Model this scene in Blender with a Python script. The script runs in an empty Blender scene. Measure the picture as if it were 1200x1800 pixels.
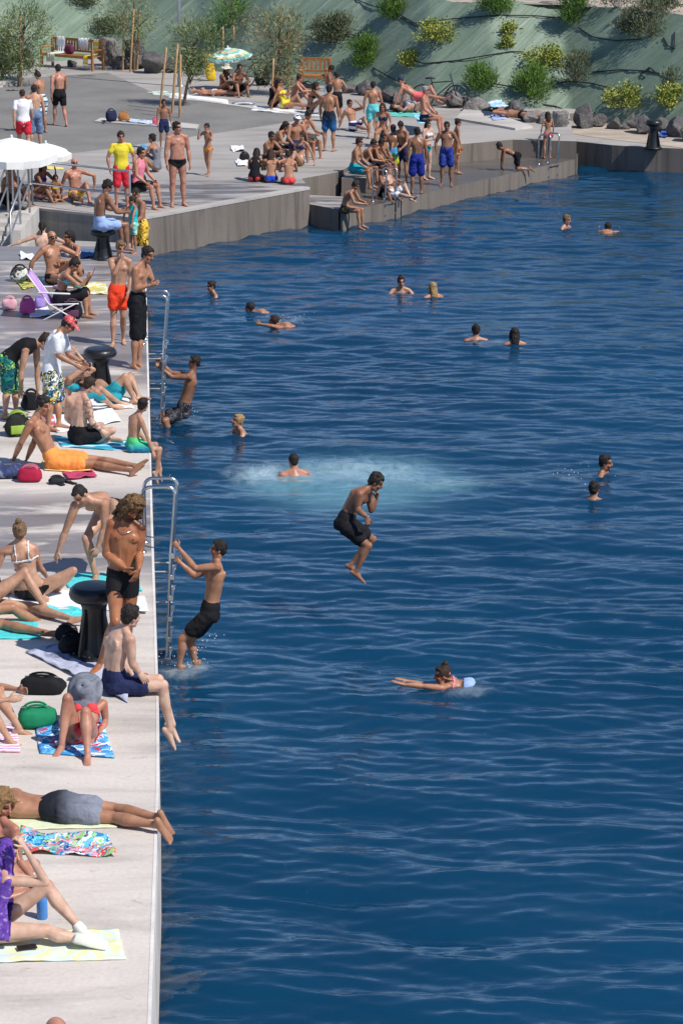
import bpy, bmesh, math, random
import numpy as np
from mathutils import Vector, noise as mnoise
rng = np.random.default_rng(7)
random.seed(7)
SC = bpy.context.scene
COL = SC.collection
# ------------------------------------------------------------------ camera
FPX, CAMH = 4800.0, 8.95                  # focal length in pixels of a 1200x1800 frame, eye height over the quay
PITCH = math.atan(1300.0 / FPX)
cam = bpy.data.cameras.new("camera"); camo = bpy.data.objects.new("camera", cam); COL.objects.link(camo)
cam.sensor_fit = 'VERTICAL'; cam.sensor_height = 36.0; cam.lens = 36.0 * FPX / 1800.0
cam.clip_start = 0.5; cam.clip_end = 3000
camo.location = (0, 0, CAMH); camo.rotation_euler = (math.pi / 2 - PITCH, 0, 0)
SC.camera = camo
# ------------------------------------------------------------------ sky, sun, exposure
SUN_EL, SUN_AZ = math.radians(50), math.radians(126)   # azimuth clockwise from +Y (away from the camera)
w = bpy.data.worlds.new("World"); SC.world = w; w.use_nodes = True
nt = w.node_tree; nt.nodes.clear()
sky = nt.nodes.new('ShaderNodeTexSky'); sky.sky_type = 'NISHITA'; sky.sun_disc = False
sky.sun_elevation = SUN_EL; sky.sun_rotation = SUN_AZ; sky.air_density = 0.75; sky.dust_density = 0.0; sky.ozone_density = 3.0; sky.altitude = 1200
bg = nt.nodes.new('ShaderNodeBackground'); bg.inputs[1].default_value = 0.135
wo = nt.nodes.new('ShaderNodeOutputWorld')
nt.links.new(sky.outputs[0], bg.inputs[0]); nt.links.new(bg.outputs[0], wo.inputs[0])
sl = bpy.data.lights.new("sun", 'SUN'); sl.energy = 4.6; sl.angle = math.radians(0.5); sl.color = (1.0, 0.95, 0.88)
slo = bpy.data.objects.new("sun", sl); COL.objects.link(slo)
sdir = Vector((math.sin(SUN_AZ) * math.cos(SUN_EL), math.cos(SUN_AZ) * math.cos(SUN_EL), math.sin(SUN_EL)))
slo.rotation_euler = sdir.to_track_quat('Z', 'Y').to_euler(); slo.location = (20, 0, 40)
SC.view_settings.view_transform = 'Standard'; SC.view_settings.look = 'None'
SC.view_settings.exposure = 0.08; SC.view_settings.gamma = 1.0
SC.render.engine = 'CYCLES'
SC.cycles.max_bounces = 6; SC.cycles.diffuse_bounces = 3; SC.cycles.glossy_bounces = 3
SC.cycles.caustics_reflective = False; SC.cycles.caustics_refractive = False
# ------------------------------------------------------------------ levels (metres) and pixel -> world helpers
Q, R, LP, W, LD, MS = 0.0, -0.50, -0.98, -1.38, -0.95, -0.90
CP, SP = math.cos(PITCH), math.sin(PITCH)
R2 = -0.72
C0 = np.array([0, 0, CAMH])
def ray(px, py):
    a, b = (px - 600) / FPX, (py - 900) / FPX
    return np.array([a, CP - b * SP, -SP - b * CP])
def G(px, py, z):
    d = ray(px, py); return C0 + d * ((z - CAMH) / d[2])
def atY(px, py, Y):
    d = ray(px, py); return C0 + d * (Y / d[1])
# ------------------------------------------------------------------ object helpers
def tag(o, label=None, cat=None, group=None, kind=None):
    if label: o['label'] = label
    if cat: o['category'] = cat
    if group: o['group'] = group
    if kind: o['kind'] = kind
    return o
def obj(name, me, mat=None, parent=None, loc=None):
    o = bpy.data.objects.new(name, me); COL.objects.link(o)
    if mat is not None and me is not None: me.materials.append(mat)
    if parent is not None: o.parent = parent
    if loc is not None: o.location = tuple(loc)
    return o
def thing(name, label, cat, loc=(0, 0, 0), group=None, rz=0.0):
    o = bpy.data.objects.new(name, None); COL.objects.link(o); o.location = tuple(loc); o.rotation_euler = (0, 0, rz)
    o.empty_display_size = .2
    return tag(o, label, cat, group)
class MB:
    """collects closed shapes as plain vertex / face lists"""
    def __init__(s): s.V = []; s.F = []; s.n = 0
    def add(s, V, F):
        V = np.asarray(V, float); s.V.append(V); s.F += [tuple(i + s.n for i in f) for f in F]; s.n += len(V); return s
    def arr(s): return np.vstack(s.V) if s.V else np.zeros((0, 3))
    def mesh(s, name='m', smooth=True, off=None):
        V = s.arr()
        if off is not None: V = V - np.asarray(off)
        me = bpy.data.meshes.new(name); me.from_pydata(V.tolist(), [], s.F); me.update()
        if smooth: me.polygons.foreach_set('use_smooth', [True] * len(me.polygons))
        return me
    def tube(s, pts, rad, ref=None, seg=10, cap=True):
        P = np.asarray(pts, float); n = len(P)
        Rr = np.array([(r, r) if np.isscalar(r) else r for r in rad], float)
        T = np.gradient(P, axis=0) if n > 2 else np.repeat((P[1] - P[0])[None], 2, 0)
        T = T / (np.linalg.norm(T, axis=1, keepdims=True) + 1e-9)
        if cap:
            def capr(i, sg):
                out = []
                for a in (0.62, 0.9):
                    out.append((P[i] + sg * T[i] * a * Rr[i].min() * .9, Rr[i] * math.sqrt(1 - a * a), T[i]))
                return out
            A = capr(0, -1)[::-1]; B = capr(-1, 1)
            P = np.vstack([[a[0] for a in A], P, [b[0] for b in B]]); Rr = np.vstack([[a[1] for a in A], Rr, [b[1] for b in B]])
            T = np.vstack([[a[2] for a in A], T, [b[2] for b in B]]); n = len(P)
        if ref is None:
            ref = np.array([0, 0, 1.0]) if abs(T[0][2]) < .9 else np.array([1.0, 0, 0])
        refs = np.asarray(ref, float)
        u = refs if refs.ndim == 1 else None
        V = []; th = np.linspace(0, 2 * math.pi, seg, endpoint=False)
        for i in range(n):
            r0 = u if u is not None else refs[min(max(i - (2 if cap else 0), 0), len(refs) - 1)]
            uu = r0 - T[i] * np.dot(r0, T[i]); l = np.linalg.norm(uu)
            if l < 1e-6: uu = np.cross(T[i], [1, .3, .2]); l = np.linalg.norm(uu)
            uu = uu / l; vv = np.cross(T[i], uu)
            if refs.ndim == 1: u = uu
            V.append(P[i] + np.outer(np.cos(th) * Rr[i][0], uu) + np.outer(np.sin(th) * Rr[i][1], vv))
        V = np.vstack(V); F = []
        for i in range(n - 1):
            for j in range(seg):
                k = (j + 1) % seg
                F.append((i * seg + j, i * seg + k, (i + 1) * seg + k, (i + 1) * seg + j))
        F.append(tuple(range(seg))[::-1]); F.append(tuple((n - 1) * seg + j for j in range(seg)))
        return s.add(V, F)
    def ell(s, c, ax, seg=10, rings=7):
        c = np.asarray(c, float); ax = np.asarray(ax, float)
        V = [c - ax[2]]; F = []
        for i in range(1, rings):
            ph = -math.pi / 2 + math.pi * i / rings
            for j in range(seg):
                t = 2 * math.pi * j / seg
                V.append(c + math.cos(ph) * (math.cos(t) * ax[0] + math.sin(t) * ax[1]) + math.sin(ph) * ax[2])
        V.append(c + ax[2]); top = len(V) - 1
        for j in range(seg): F.append((0, 1 + (j + 1) % seg, 1 + j))
        for i in range(rings - 2):
            for j in range(seg):
                k = (j + 1) % seg; a = 1 + i * seg; b = a + seg
                F.append((a + j, a + k, b + k, b + j))
        a = 1 + (rings - 2) * seg
        for j in range(seg): F.append((a + j, a + (j + 1) % seg, top))
        return s.add(V, F)
    def box(s, c, h, bev=0.0, rz=0.0, axes=None):
        c = np.asarray(c, float)
        bm = bmesh.new(); bmesh.ops.create_cube(bm, size=2.0)
        for v in bm.verts: v.co = Vector((v.co.x * h[0], v.co.y * h[1], v.co.z * h[2]))
        if bev > 0: bmesh.ops.bevel(bm, geom=bm.edges[:], offset=bev, segments=2, affect='EDGES', profile=.5)
        bm.verts.index_update()
        V = np.array([v.co[:] for v in bm.verts]); F = [tuple(v.index for v in f.verts) for f in bm.faces]; bm.free()
        if axes is not None: V = V @ np.asarray(axes)
        elif rz:
            cz, sz = math.cos(rz), math.sin(rz); V = V @ np.array([[cz, sz, 0], [-sz, cz, 0], [0, 0, 1]])
        return s.add(V + c, F)
    def lathe(s, c, prof, seg=24):
        V = []; F = []; n = len(prof)
        for r, z in prof:
            for j in range(seg):
                t = 2 * math.pi * j / seg; V.append((c[0] + r * math.cos(t), c[1] + r * math.sin(t), c[2] + z))
        for i in range(n - 1):
            for j in range(seg):
                k = (j + 1) % seg; F.append((i * seg + j, i * seg + k, (i + 1) * seg + k, (i + 1) * seg + j))
        F.append(tuple(range(seg))[::-1]); F.append(tuple((n - 1) * seg + j for j in range(seg)))
        return s.add(V, F)
    def prism(s, poly, z0, z1):
        n = len(poly); P = np.asarray(poly, float)[:, :2]
        A = sum(P[i][0] * P[(i + 1) % n][1] - P[(i + 1) % n][0] * P[i][1] for i in range(n))
        if A < 0: P = P[::-1]
        V = [(p[0], p[1], z0) for p in P] + [(p[0], p[1], z1) for p in P]
        F = [tuple(range(n))[::-1], tuple(range(n, 2 * n))] + [(i, (i + 1) % n, n + (i + 1) % n, n + i) for i in range(n)]
        return s.add(V, F)
def norm(v): v = np.asarray(v, float); return v / (np.linalg.norm(v) + 1e-9)
def vnoise(V, f, seed=0.0):
    return np.array([mnoise.noise(Vector((p[0] * f + seed, p[1] * f + seed * 1.7, p[2] * f - seed))) for p in V])
# ------------------------------------------------------------------ materials
MATS = {}
def nmat(key):
    m = bpy.data.materials.new(key); m.use_nodes = True
    t = m.node_tree; b = t.nodes['Principled BSDF']; return m, t, b
def N(t, ty, **kw):
    n = t.nodes.new(ty)
    for k, v in kw.items():
        if isinstance(k, str) and hasattr(n, k): setattr(n, k, v)
    return n
def coords(t, scale=(1, 1, 1), out='Object'):
    tc = N(t, 'ShaderNodeTexCoord'); mp = N(t, 'ShaderNodeMapping'); mp.inputs['Scale'].default_value = scale
    t.links.new(tc.outputs[out], mp.inputs[0]); return mp.outputs[0]
def noise_tex(t, vec, scale, detail=4, rough=.55, dist=0.0):
    n = N(t, 'ShaderNodeTexNoise'); n.inputs['Scale'].default_value = scale; n.inputs['Detail'].default_value = detail
    n.inputs['Roughness'].default_value = rough; n.inputs['Distortion'].default_value = dist
    t.links.new(vec, n.inputs['Vector']); return n.outputs['Fac']
def ramp(t, fac, stops, interp='LINEAR'):
    r = N(t, 'ShaderNodeValToRGB'); cr = r.color_ramp; cr.interpolation = interp
    while len(cr.elements) < len(stops): cr.elements.new(.5)
    for e, (p, c) in zip(cr.elements, stops): e.position = p; e.color = (*c, 1) if len(c) == 3 else c
    t.links.new(fac, r.inputs[0]); return r.outputs[0]
def mix(t, a, b, fac, mode='MIX'):
    m = N(t, 'ShaderNodeMix'); m.data_type = 'RGBA'; m.blend_type = mode
    for s, v in ((0, fac), (6, a), (7, b)):
        if hasattr(v, 'is_output'): t.links.new(v, m.inputs[s])
        elif s == 0: m.inputs[0].default_value = v
        else: m.inputs[s].default_value = (*v, 1) if len(v) == 3 else v
    return m.outputs[2]
def bump(t, b, h, strength=.3, dist=.01):
    bp = N(t, 'ShaderNodeBump'); bp.inputs['Strength'].default_value = strength; bp.inputs['Distance'].default_value = dist
    t.links.new(h, bp.inputs['Height']); t.links.new(bp.outputs[0], b.inputs['Normal'])
def C(r, g, b):            # sRGB 0-255 -> linear
    return tuple((c / 255 / 12.92) if c <= 10 else ((c / 255 + .055) / 1.055) ** 2.4 for c in (r, g, b))
def plain(key, col, rough=.6, metal=0.0, var=.15, scale=8.0, bmp=0.0, spec=.5):
    k = (key, col, rough)
    if k in MATS: return MATS[k]
    m, t, b = nmat(key); v = coords(t)
    n = noise_tex(t, v, scale, 5)
    c = ramp(t, n, [(.25, tuple(x * (1 - var) for x in col)), (.75, tuple(min(1, x * (1 + var)) for x in col))])
    t.links.new(c, b.inputs['Base Color']); b.inputs['Roughness'].default_value = rough; b.inputs['Metallic'].default_value = metal
    b.inputs['Specular IOR Level'].default_value = spec
    if bmp: bump(t, b, noise_tex(t, v, scale * 6, 4), bmp, .01)
    MATS[k] = m; return m
def skin(col, oil=.5):
    k = ('skin', col, oil)
    if k in MATS: return MATS[k]
    m, t, b = nmat('skin'); v = coords(t)
    n = noise_tex(t, v, 9, 4); n2 = noise_tex(t, v, 60, 2)
    c = ramp(t, n, [(.3, (col[0] * .80, col[1] * .74, col[2] * .72)), (.7, (min(1, col[0] * 1.16), col[1] * 1.18, col[2] * 1.2))])
    at = N(t, 'ShaderNodeAttribute'); at.attribute_name = 'tone'
    c = mix(t, c, at.outputs['Color'], 1.0, 'MULTIPLY')
    t.links.new(c, b.inputs['Base Color']); b.inputs['Roughness'].default_value = oil; b.inputs['Specular IOR Level'].default_value = .34
    bump(t, b, n2, .12, .004)
    MATS[k] = m; return m
def cloth(kind, cols, scale=1.0, rough=.85):
    k = ('cloth', kind, cols, scale, rough)
    if k in MATS: return MATS[k]
    m, t, b = nmat('cloth_' + kind); v = coords(t)
    b.inputs['Roughness'].default_value = rough; b.inputs['Specular IOR Level'].default_value = .25
    if kind == 'solid':
        n = noise_tex(t, v, 7, 4)
        c = ramp(t, n, [(.3, tuple(x * .85 for x in cols[0])), (.7, tuple(min(1, x * 1.12) for x in cols[0]))])
    elif kind == 'fade':      # two dyes running into each other down the cloth
        tc = N(t, 'ShaderNodeTexCoord'); sx = N(t, 'ShaderNodeSeparateXYZ'); t.links.new(tc.outputs['Generated'], sx.inputs[0])
        c = ramp(t, sx.outputs[{'x': 0, 'y': 1, 'z': 2}['x' if scale < 0 else 'z']], [(.3, cols[0]), (.72, cols[1])])
    elif kind in ('floral', 'print'):
        vo = N(t, 'ShaderNodeTexVoronoi'); vo.inputs['Scale'].default_value = (16 if kind == 'floral' else 11) * scale
        ds = noise_tex(t, v, 9 * scale, 2)
        va = N(t, 'ShaderNodeVectorMath'); va.operation = 'ADD'; t.links.new(v, va.inputs[0]); t.links.new(ds, va.inputs[1]); t.links.new(va.outputs[0], vo.inputs['Vector'])
        sp = N(t, 'ShaderNodeSeparateColor'); t.links.new(vo.outputs['Color'], sp.inputs[0])
        st = [(i / len(cols), cc) for i, cc in enumerate(cols)]
        c = ramp(t, sp.outputs[0], st, 'CONSTANT')
    elif kind == 'stripe':
        sx = N(t, 'ShaderNodeSeparateXYZ'); t.links.new(v, sx.inputs[0])
        mt = N(t, 'ShaderNodeMath'); mt.operation = 'MULTIPLY'; mt.inputs[1].default_value = 6 * abs(scale); t.links.new(sx.outputs[2 if scale > 0 else 1], mt.inputs[0])
        fr = N(t, 'ShaderNodeMath'); fr.operation = 'FRACT'; t.links.new(mt.outputs[0], fr.inputs[0])
        c = ramp(t, fr.outputs[0], [(i / len(cols), cc) for i, cc in enumerate(cols)], 'CONSTANT')
    elif kind == 'marble':
        n = noise_tex(t, v, 6 * scale, 6, .6, 2.5)
        c = ramp(t, n, [(.3 + .4 * i / max(1, len(cols) - 1), cc) for i, cc in enumerate(cols)])
    t.links.new(c, b.inputs['Base Color'])
    bump(t, b, noise_tex(t, v, 90, 3), .15, .004)
    MATS[k] = m; return m
# ================================================================== the setting
def concrete(key, base, streak_axis='x', wet=None, stain=.5, drip=False):
    m, t, b = nmat(key)
    v = coords(t, (.35, 1.6, 1) if not drip else (3.2, 3.2, .22))
    n1 = noise_tex(t, v, 1.1 if not drip else 1.6, 6, .62, .4)
    n2 = noise_tex(t, coords(t), 22, 5, .6)
    n3 = noise_tex(t, coords(t), .45, 3)
    c = ramp(t, n1, [(.28, tuple(x * (1 - stain) for x in base)), (.5, base), (.75, tuple(min(.9, x * 1.12) for x in base))])
    c = mix(t, c, ramp(t, n2, [(.3, (.84, .83, .82)), (.65, (1.04, 1.04, 1.04))]), .55, 'MULTIPLY')
    n4 = noise_tex(t, coords(t, (1, 1.5, 1)), 5.5, 4, .65, .8)
    c = mix(t, c, ramp(t, n4, [(.27, (.62, .60, .58)), (.36, (1, 1, 1))]), .75 if not drip else 0.0, 'MULTIPLY')
    c = mix(t, c, ramp(t, n3, [(.35, (.84, .83, .82)), (.6, (1, 1, 1))]), .8, 'MULTIPLY')
    rough = .8
    if wet:                # damp patches between two distances along the quay, with ragged outlines
        sx = N(t, 'ShaderNodeSeparateXYZ'); t.links.new(coords(t), sx.inputs[0])
        wm = None
        for (y0, y1, lo, hi) in wet:
            mr = N(t, 'ShaderNodeMapRange'); mr.interpolation_type = 'SMOOTHSTEP'; mr.inputs[1].default_value = y0 - .8; mr.inputs[2].default_value = y0 + .8
            t.links.new(sx.outputs[1], mr.inputs[0])
            m2 = N(t, 'ShaderNodeMapRange'); m2.interpolation_type = 'SMOOTHSTEP'; m2.inputs[1].default_value = y1 + .8; m2.inputs[2].default_value = y1 - .8
            t.links.new(sx.outputs[1], m2.inputs[0])
            mu = N(t, 'ShaderNodeMath'); mu.operation = 'MULTIPLY'; t.links.new(mr.outputs[0], mu.inputs[0]); t.links.new(m2.outputs[0], mu.inputs[1])
            ns = noise_tex(t, coords(t, (.55, 2.0, 1)), 1.0, 5, .6, .5)
            sm = N(t, 'ShaderNodeMapRange'); sm.interpolation_type = 'SMOOTHSTEP'; sm.inputs[1].default_value = lo; sm.inputs[2].default_value = hi
            t.links.new(ns, sm.inputs[0])
            mm = N(t, 'ShaderNodeMath'); mm.operation = 'MULTIPLY'; t.links.new(mu.outputs[0], mm.inputs[0]); t.links.new(sm.outputs[0], mm.inputs[1])
            if wm is None: wm = mm.outputs[0]
            else:
                mx = N(t, 'ShaderNodeMath'); mx.operation = 'MAXIMUM'; t.links.new(wm, mx.inputs[0]); t.links.new(mm.outputs[0], mx.inputs[1]); wm = mx.outputs[0]
        c = mix(t, c, mix(t, c, (.40, .39, .42), 1.0, 'MULTIPLY'), wm)
        rr = N(t, 'ShaderNodeMapRange'); rr.inputs[3].default_value = .82; rr.inputs[4].default_value = .38; t.links.new(wm, rr.inputs[0]); t.links.new(rr.outputs[0], b.inputs['Roughness'])
    else: b.inputs['Roughness'].default_value = rough
    t.links.new(c, b.inputs['Base Color'])
    bump(t, b, n2, .35, .01)
    return m
def Yof(py, z=0.0): return G(600, py, z)[1]
M_quay = concrete('quay_concrete', (.66, .60, .545), stain=.34, wet=[(Yof(1015), Yof(868), .34, .54), (Yof(680), Yof(455), .28, .52), (Yof(840), Yof(700), .58, .8)])
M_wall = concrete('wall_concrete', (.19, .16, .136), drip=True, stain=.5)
M_plat = concrete('platform_concrete', (.40, .375, .35), stain=.3, wet=[(Yof(358, R), Yof(318, R), .42, .6)])
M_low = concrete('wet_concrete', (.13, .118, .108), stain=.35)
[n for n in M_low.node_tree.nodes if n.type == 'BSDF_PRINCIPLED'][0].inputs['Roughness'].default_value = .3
M_strip = concrete('dark_strip', (.235, .235, .255), stain=.2)
M_light = concrete('pale_concrete', (.55, .52, .48), stain=.2)
# near quay: a block whose water edge bends slightly
EDGE_PX = [(259, 1990), (265, 1800), (279.5, 1372), (279, 1240), (268, 900), (258, 520), (256.5, 459)]
edge = [G(x, y, Q) for x, y in EDGE_PX]
xl = -16.0
mb = MB(); mb.prism([(xl, edge[0][1])] + [(p[0], p[1]) for p in edge] + [(xl, edge[-1][1])], -3.5, 0)
me = mb.mesh(smooth=False)
quay = tag(obj('quay', me, M_quay), kind='structure')
# bright edge highlight painted as a pale strip along the water, laid 4 mm proud
mb = MB()
for i in range(len(edge) - 1):
    a, b_ = edge[i], edge[i + 1]
    mb.prism([(a[0] - .025, a[1]), (a[0] + .004, a[1]), (b_[0] + .004, b_[1]), (b_[0] - .025, b_[1])], -.3, .004)
tag(obj('quay_edge_highlight', mb.mesh(smooth=False), concrete('edge_highlight_concrete', (.76, .72, .68), stain=.2)), kind='structure')
# darker end strip of the quay and the lower landing beyond it
e0, e1 = edge[-1], G(256, 434, Q)
mb = MB(); mb.prism([(xl, e0[1] + .012), (e0[0], e0[1] + .012), (e1[0], e1[1]), (xl, G(0, 434, Q)[1])], -3.4, .012)
tag(obj('quay_end_pavement', mb.mesh(smooth=False), M_strip), kind='structure')
mb = MB(); mb.prism([(xl, e1[1] + .003), (e1[0] - .02, e1[1] + .003), (G(244, 384, R)[0] + .05, 58.9), (xl, 62)], -3.5, LD)
tag(obj('lower_landing_pavement', mb.mesh(smooth=False), M_plat), kind='structure')
# raised platform
WX = lambda px, py, z=R: tuple(G(px, py, z)[:2])
platform = [WX(-220, 352), WX(50, 364), WX(244, 384), WX(544, 329.5), WX(530, 314), WX(597, 302), WX(650, 303, LP), WX(760, 289, LP), WX(825, 284, LP), WX(900, 277, LP), WX(1012, 280, LP), WX(1003, 222), WX(1000, 200), (30, 100), (45, 110), (-40, 110), (-40, 62)]
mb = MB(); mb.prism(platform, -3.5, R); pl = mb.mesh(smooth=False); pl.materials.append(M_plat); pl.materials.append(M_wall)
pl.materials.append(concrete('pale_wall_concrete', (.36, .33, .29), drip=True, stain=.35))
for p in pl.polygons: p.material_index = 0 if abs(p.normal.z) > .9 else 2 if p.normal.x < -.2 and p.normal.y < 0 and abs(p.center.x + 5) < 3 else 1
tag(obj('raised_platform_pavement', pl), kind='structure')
fq = [WX(1011, 291, W), WX(1074, 298, W), WX(1130, 302, W), WX(1160, 303, W), WX(1200, 305, W), WX(1340, 312, W), (40, 60), (40, 100), WX(990, 190), WX(1003, 222)]
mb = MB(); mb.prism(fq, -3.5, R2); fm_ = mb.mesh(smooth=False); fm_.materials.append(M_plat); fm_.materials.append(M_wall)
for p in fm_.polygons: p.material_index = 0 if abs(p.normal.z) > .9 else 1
tag(obj('far_quay_pavement', fm_), kind='structure')
mb = MB()      # coping lip of the platform
for a, b_ in zip(platform[1:4], platform[2:4]):
    d = norm(np.array(b_) - np.array(a)); n_ = np.array([d[1], -d[0]])
    q = [np.array(a) - n_ * .25, np.array(a) + n_ * .012, np.array(b_) + n_ * .012, np.array(b_) - n_ * .25]
    mb.prism(q, R - .05, R + .005)
tag(obj('platform_kerb', mb.mesh(smooth=False), concrete('coping_concrete', (.47, .44, .41), stain=.3)), kind='structure')
# middle step, stair block and low wet platform
mb = MB(); mb.prism([WX(544, 350, MS), WX(600, 357, MS), WX(640, 330, MS), WX(560, 315, MS)], -3.5, MS)
a544 = np.array(platform[3]); lowL = np.array(WX(598, 374, LP)); 
mb = MB(); mb.prism([a544 + (.01, .02), lowL + (-.05, .0), lowL + (.3, 1.9), a544 + (-.1, 1.5)], -3.5, MS)
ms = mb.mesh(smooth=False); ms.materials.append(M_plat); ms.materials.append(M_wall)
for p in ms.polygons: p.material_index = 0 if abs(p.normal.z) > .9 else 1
tag(obj('middle_step_pavement', ms), kind='structure')
mb = MB(); mb.prism([WX(600, 313, -.62), WX(650, 313, -.62), WX(668, 296, -.62), WX(610, 299, -.62)], -3.5, -.62)
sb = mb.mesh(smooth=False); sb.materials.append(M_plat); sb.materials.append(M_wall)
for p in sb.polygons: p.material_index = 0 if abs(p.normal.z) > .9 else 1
tag(obj('stair_step_pavement', sb), kind='structure')
lowR = np.array(WX(1014, 279, LP))
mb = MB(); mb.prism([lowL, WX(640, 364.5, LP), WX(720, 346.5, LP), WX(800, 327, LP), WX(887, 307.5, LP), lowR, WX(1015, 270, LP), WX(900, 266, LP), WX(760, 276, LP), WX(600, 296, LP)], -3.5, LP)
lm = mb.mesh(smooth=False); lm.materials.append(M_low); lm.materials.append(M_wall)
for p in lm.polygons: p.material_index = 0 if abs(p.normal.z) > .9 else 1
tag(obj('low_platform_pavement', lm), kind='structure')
# gravel yard sheet with its pale kerbs, 4 mm steps
M_gravel, t, b = nmat('gravel')
v = coords(t); n1 = noise_tex(t, v, 30, 6, .7); n2 = noise_tex(t, v, .6, 4)
c = ramp(t, n1, [(.3, (.135, .129, .122)), (.7, (.30, .288, .272))]); c = mix(t, c, ramp(t, n2, [(.3, (.78, .78, .78)), (.7, (1.12, 1.11, 1.1))]), 1, 'MULTIPLY')
t.links.new(c, b.inputs['Base Color']); b.inputs['Roughness'].default_value = .9; bump(t, b, n1, .8, .02)
mb = MB(); mb.prism([WX(-80, 278), WX(110, 271), WX(190, 262), WX(400, 231), WX(500, 216), WX(556, 205), WX(340, 176), WX(270, 163), WX(190, 128), WX(-90, 146)], R - .1, R + .006)
tag(obj('gravel_ground', mb.mesh(smooth=False), M_gravel), kind='structure')
def kerbline(name, pts, wd=.12, h=.03, mat=None):
    mb = MB()
    for a, b_ in zip(pts, pts[1:]):
        a = np.array(a); b_ = np.array(b_); d = norm(b_ - a); n_ = np.array([-d[1], d[0]]) * wd
        mb.prism([a, b_, b_ + n_, a + n_], R - .1, R + h)
    return tag(obj(name, mb.mesh(smooth=False), mat or M_light), kind='structure')
kerbline('yard_kerb', [WX(556, 204), WX(340, 174), WX(268, 162)], .25, .02)
# paved island with the bags on it
mb = MB(); mb.prism([WX(166, 216), WX(345, 229), WX(350, 222), WX(300, 216), WX(178, 210)], R - .1, R + .05)
tag(obj('island_pavement', mb.mesh(smooth=False), M_light), kind='structure')
mb = MB(); mb.prism([WX(-30, 158), WX(34, 150), WX(34, 139), WX(-30, 146)], R - .1, R + .18)
tag(obj('planter_kerb', mb.mesh(smooth=False), M_light), kind='structure')
# pale ledge on the upper platform under the sunbather with the black briefs
mb = MB(); mb.prism([WX(800, 211, R), WX(905, 229, R), WX(935, 225, R), WX(860, 199, R), WX(815, 195, R)], R - .1, R + .06)
tag(obj('ledge_pavement', mb.mesh(smooth=False), M_light), kind='structure')
# ------------------------------------------------------------------ hillside under green fabric
TOE_PX = [(-260, 134), (-60, 124), (60, 110), (180, 103), (260, 110), (340, 118), (430, 134), (480, 142), (640, 158), (760, 180), (870, 190), (1000, 206), (1100, 222), (1300, 252)]
TOE = np.array([G(x, y, R)[:2] if x < 1000 else G(x, y, R2)[:2] + [0, .31] for x, y in TOE_PX]); TOE = np.vstack([[-60, TOE[0][1] + 6], TOE, [60, 55]])
HS, HT = .70, 2.72
def ytoe(x): return np.interp(x, TOE[:, 0], TOE[:, 1])
def hillz(x, y):
    d = y - ytoe(x); return R + np.clip(d, -1, HT / HS) * HS
def HP(px, py):
    d = ray(px, py)
    for Y in np.arange(50, 130, .04):
        p = C0 + d * (Y / d[1])
        if p[2] <= hillz(p[0], p[1]): return p
    return p
nx, ny = 700, 70
X = np.linspace(-45, 45, nx); vv = np.linspace(-.45, HT / HS, ny)
V = np.zeros((nx * ny, 3)); k = 0
for i, x in enumerate(X):
    y0 = ytoe(x)
    V[i * ny:(i + 1) * ny] = np.c_[np.full(ny, x), y0 + vv, R + vv * HS - .02]
dv = V[:, 1] - ytoe(V[:, 0]); FU = np.c_[V[:, 0] - .85 * dv, dv, dv * 0]
def ridge(a): return 1 - np.abs(a) * 2
fold = vnoise(FU * np.array([1.3, .3, 1]), 1.0, 3) * .075 + ridge(vnoise(FU * np.array([3.2, .32, 1]), 1.0, 9)) * .036 + ridge(vnoise(FU * np.array([7.0, .6, 1]), 1.0, 5)) * .018
V[:, 2] += fold
F = [(i * ny + j, (i + 1) * ny + j, (i + 1) * ny + j + 1, i * ny + j + 1) for i in range(nx - 1) for j in range(ny - 1)]
M_geo, t, b = nmat('green_fabric')
tc = N(t, 'ShaderNodeAttribute'); tc.attribute_name = 'fabric'; mp = N(t, 'ShaderNodeMapping'); mp.inputs['Scale'].default_value = (3.0, .32, 1)
t.links.new(tc.outputs['Vector'], mp.inputs[0])
n1 = noise_tex(t, mp.outputs[0], 1.5, 7, .68, .3); n2 = noise_tex(t, coords(t), .5, 4); n3 = noise_tex(t, coords(t), 40, 3)
c = ramp(t, n1, [(.25, (.125, .18, .13)), (.48, (.185, .25, .185)), (.6, (.225, .285, .22)), (.72, (.36, .41, .335))])
c = mix(t, c, ramp(t, n2, [(.3, (.72, .78, .74)), (.7, (1.1, 1.08, 1.08))]), 1, 'MULTIPLY')
t.links.new(c, b.inputs['Base Color']); b.inputs['Roughness'].default_value = .62; bump(t, b, n1, .9, .08)
me = bpy.data.meshes.new('hillside'); me.from_pydata(V.tolist(), [], F); me.polygons.foreach_set('use_smooth', [True] * len(F))
at = me.attributes.new('fabric', 'FLOAT_VECTOR', 'POINT'); at.data.foreach_set('vector', FU.ravel().astype(np.float32))
tag(obj('hillside_terrain', me, M_geo), kind='structure')
M_soil = plain('soil', (.42, .35, .28), .95, var=.3, scale=1.5, bmp=.5)
V = []; n = 0
for x in np.linspace(-45, 45, 60): V.append((x, ytoe(x) + HT / HS - .05, R + HT - .03))
for x in np.linspace(-45, 45, 60): V.append((x * 12, 900, R + HT + 2))
V.append((-900, 70, R + HT)); V.append((900, 60, R + HT)); V.append((-900, 900, R + HT + 2)); V.append((900, 900, R + HT + 2))
F = [(i, i + 1, 60 + i + 1, 60 + i) for i in range(59)] + [(120, 0, 60, 122), (59, 121, 123, 119)]
me = bpy.data.meshes.new('terrace'); me.from_pydata(V, [], F)
tag(obj('terrace_ground', me, M_soil), kind='structure')
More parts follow.
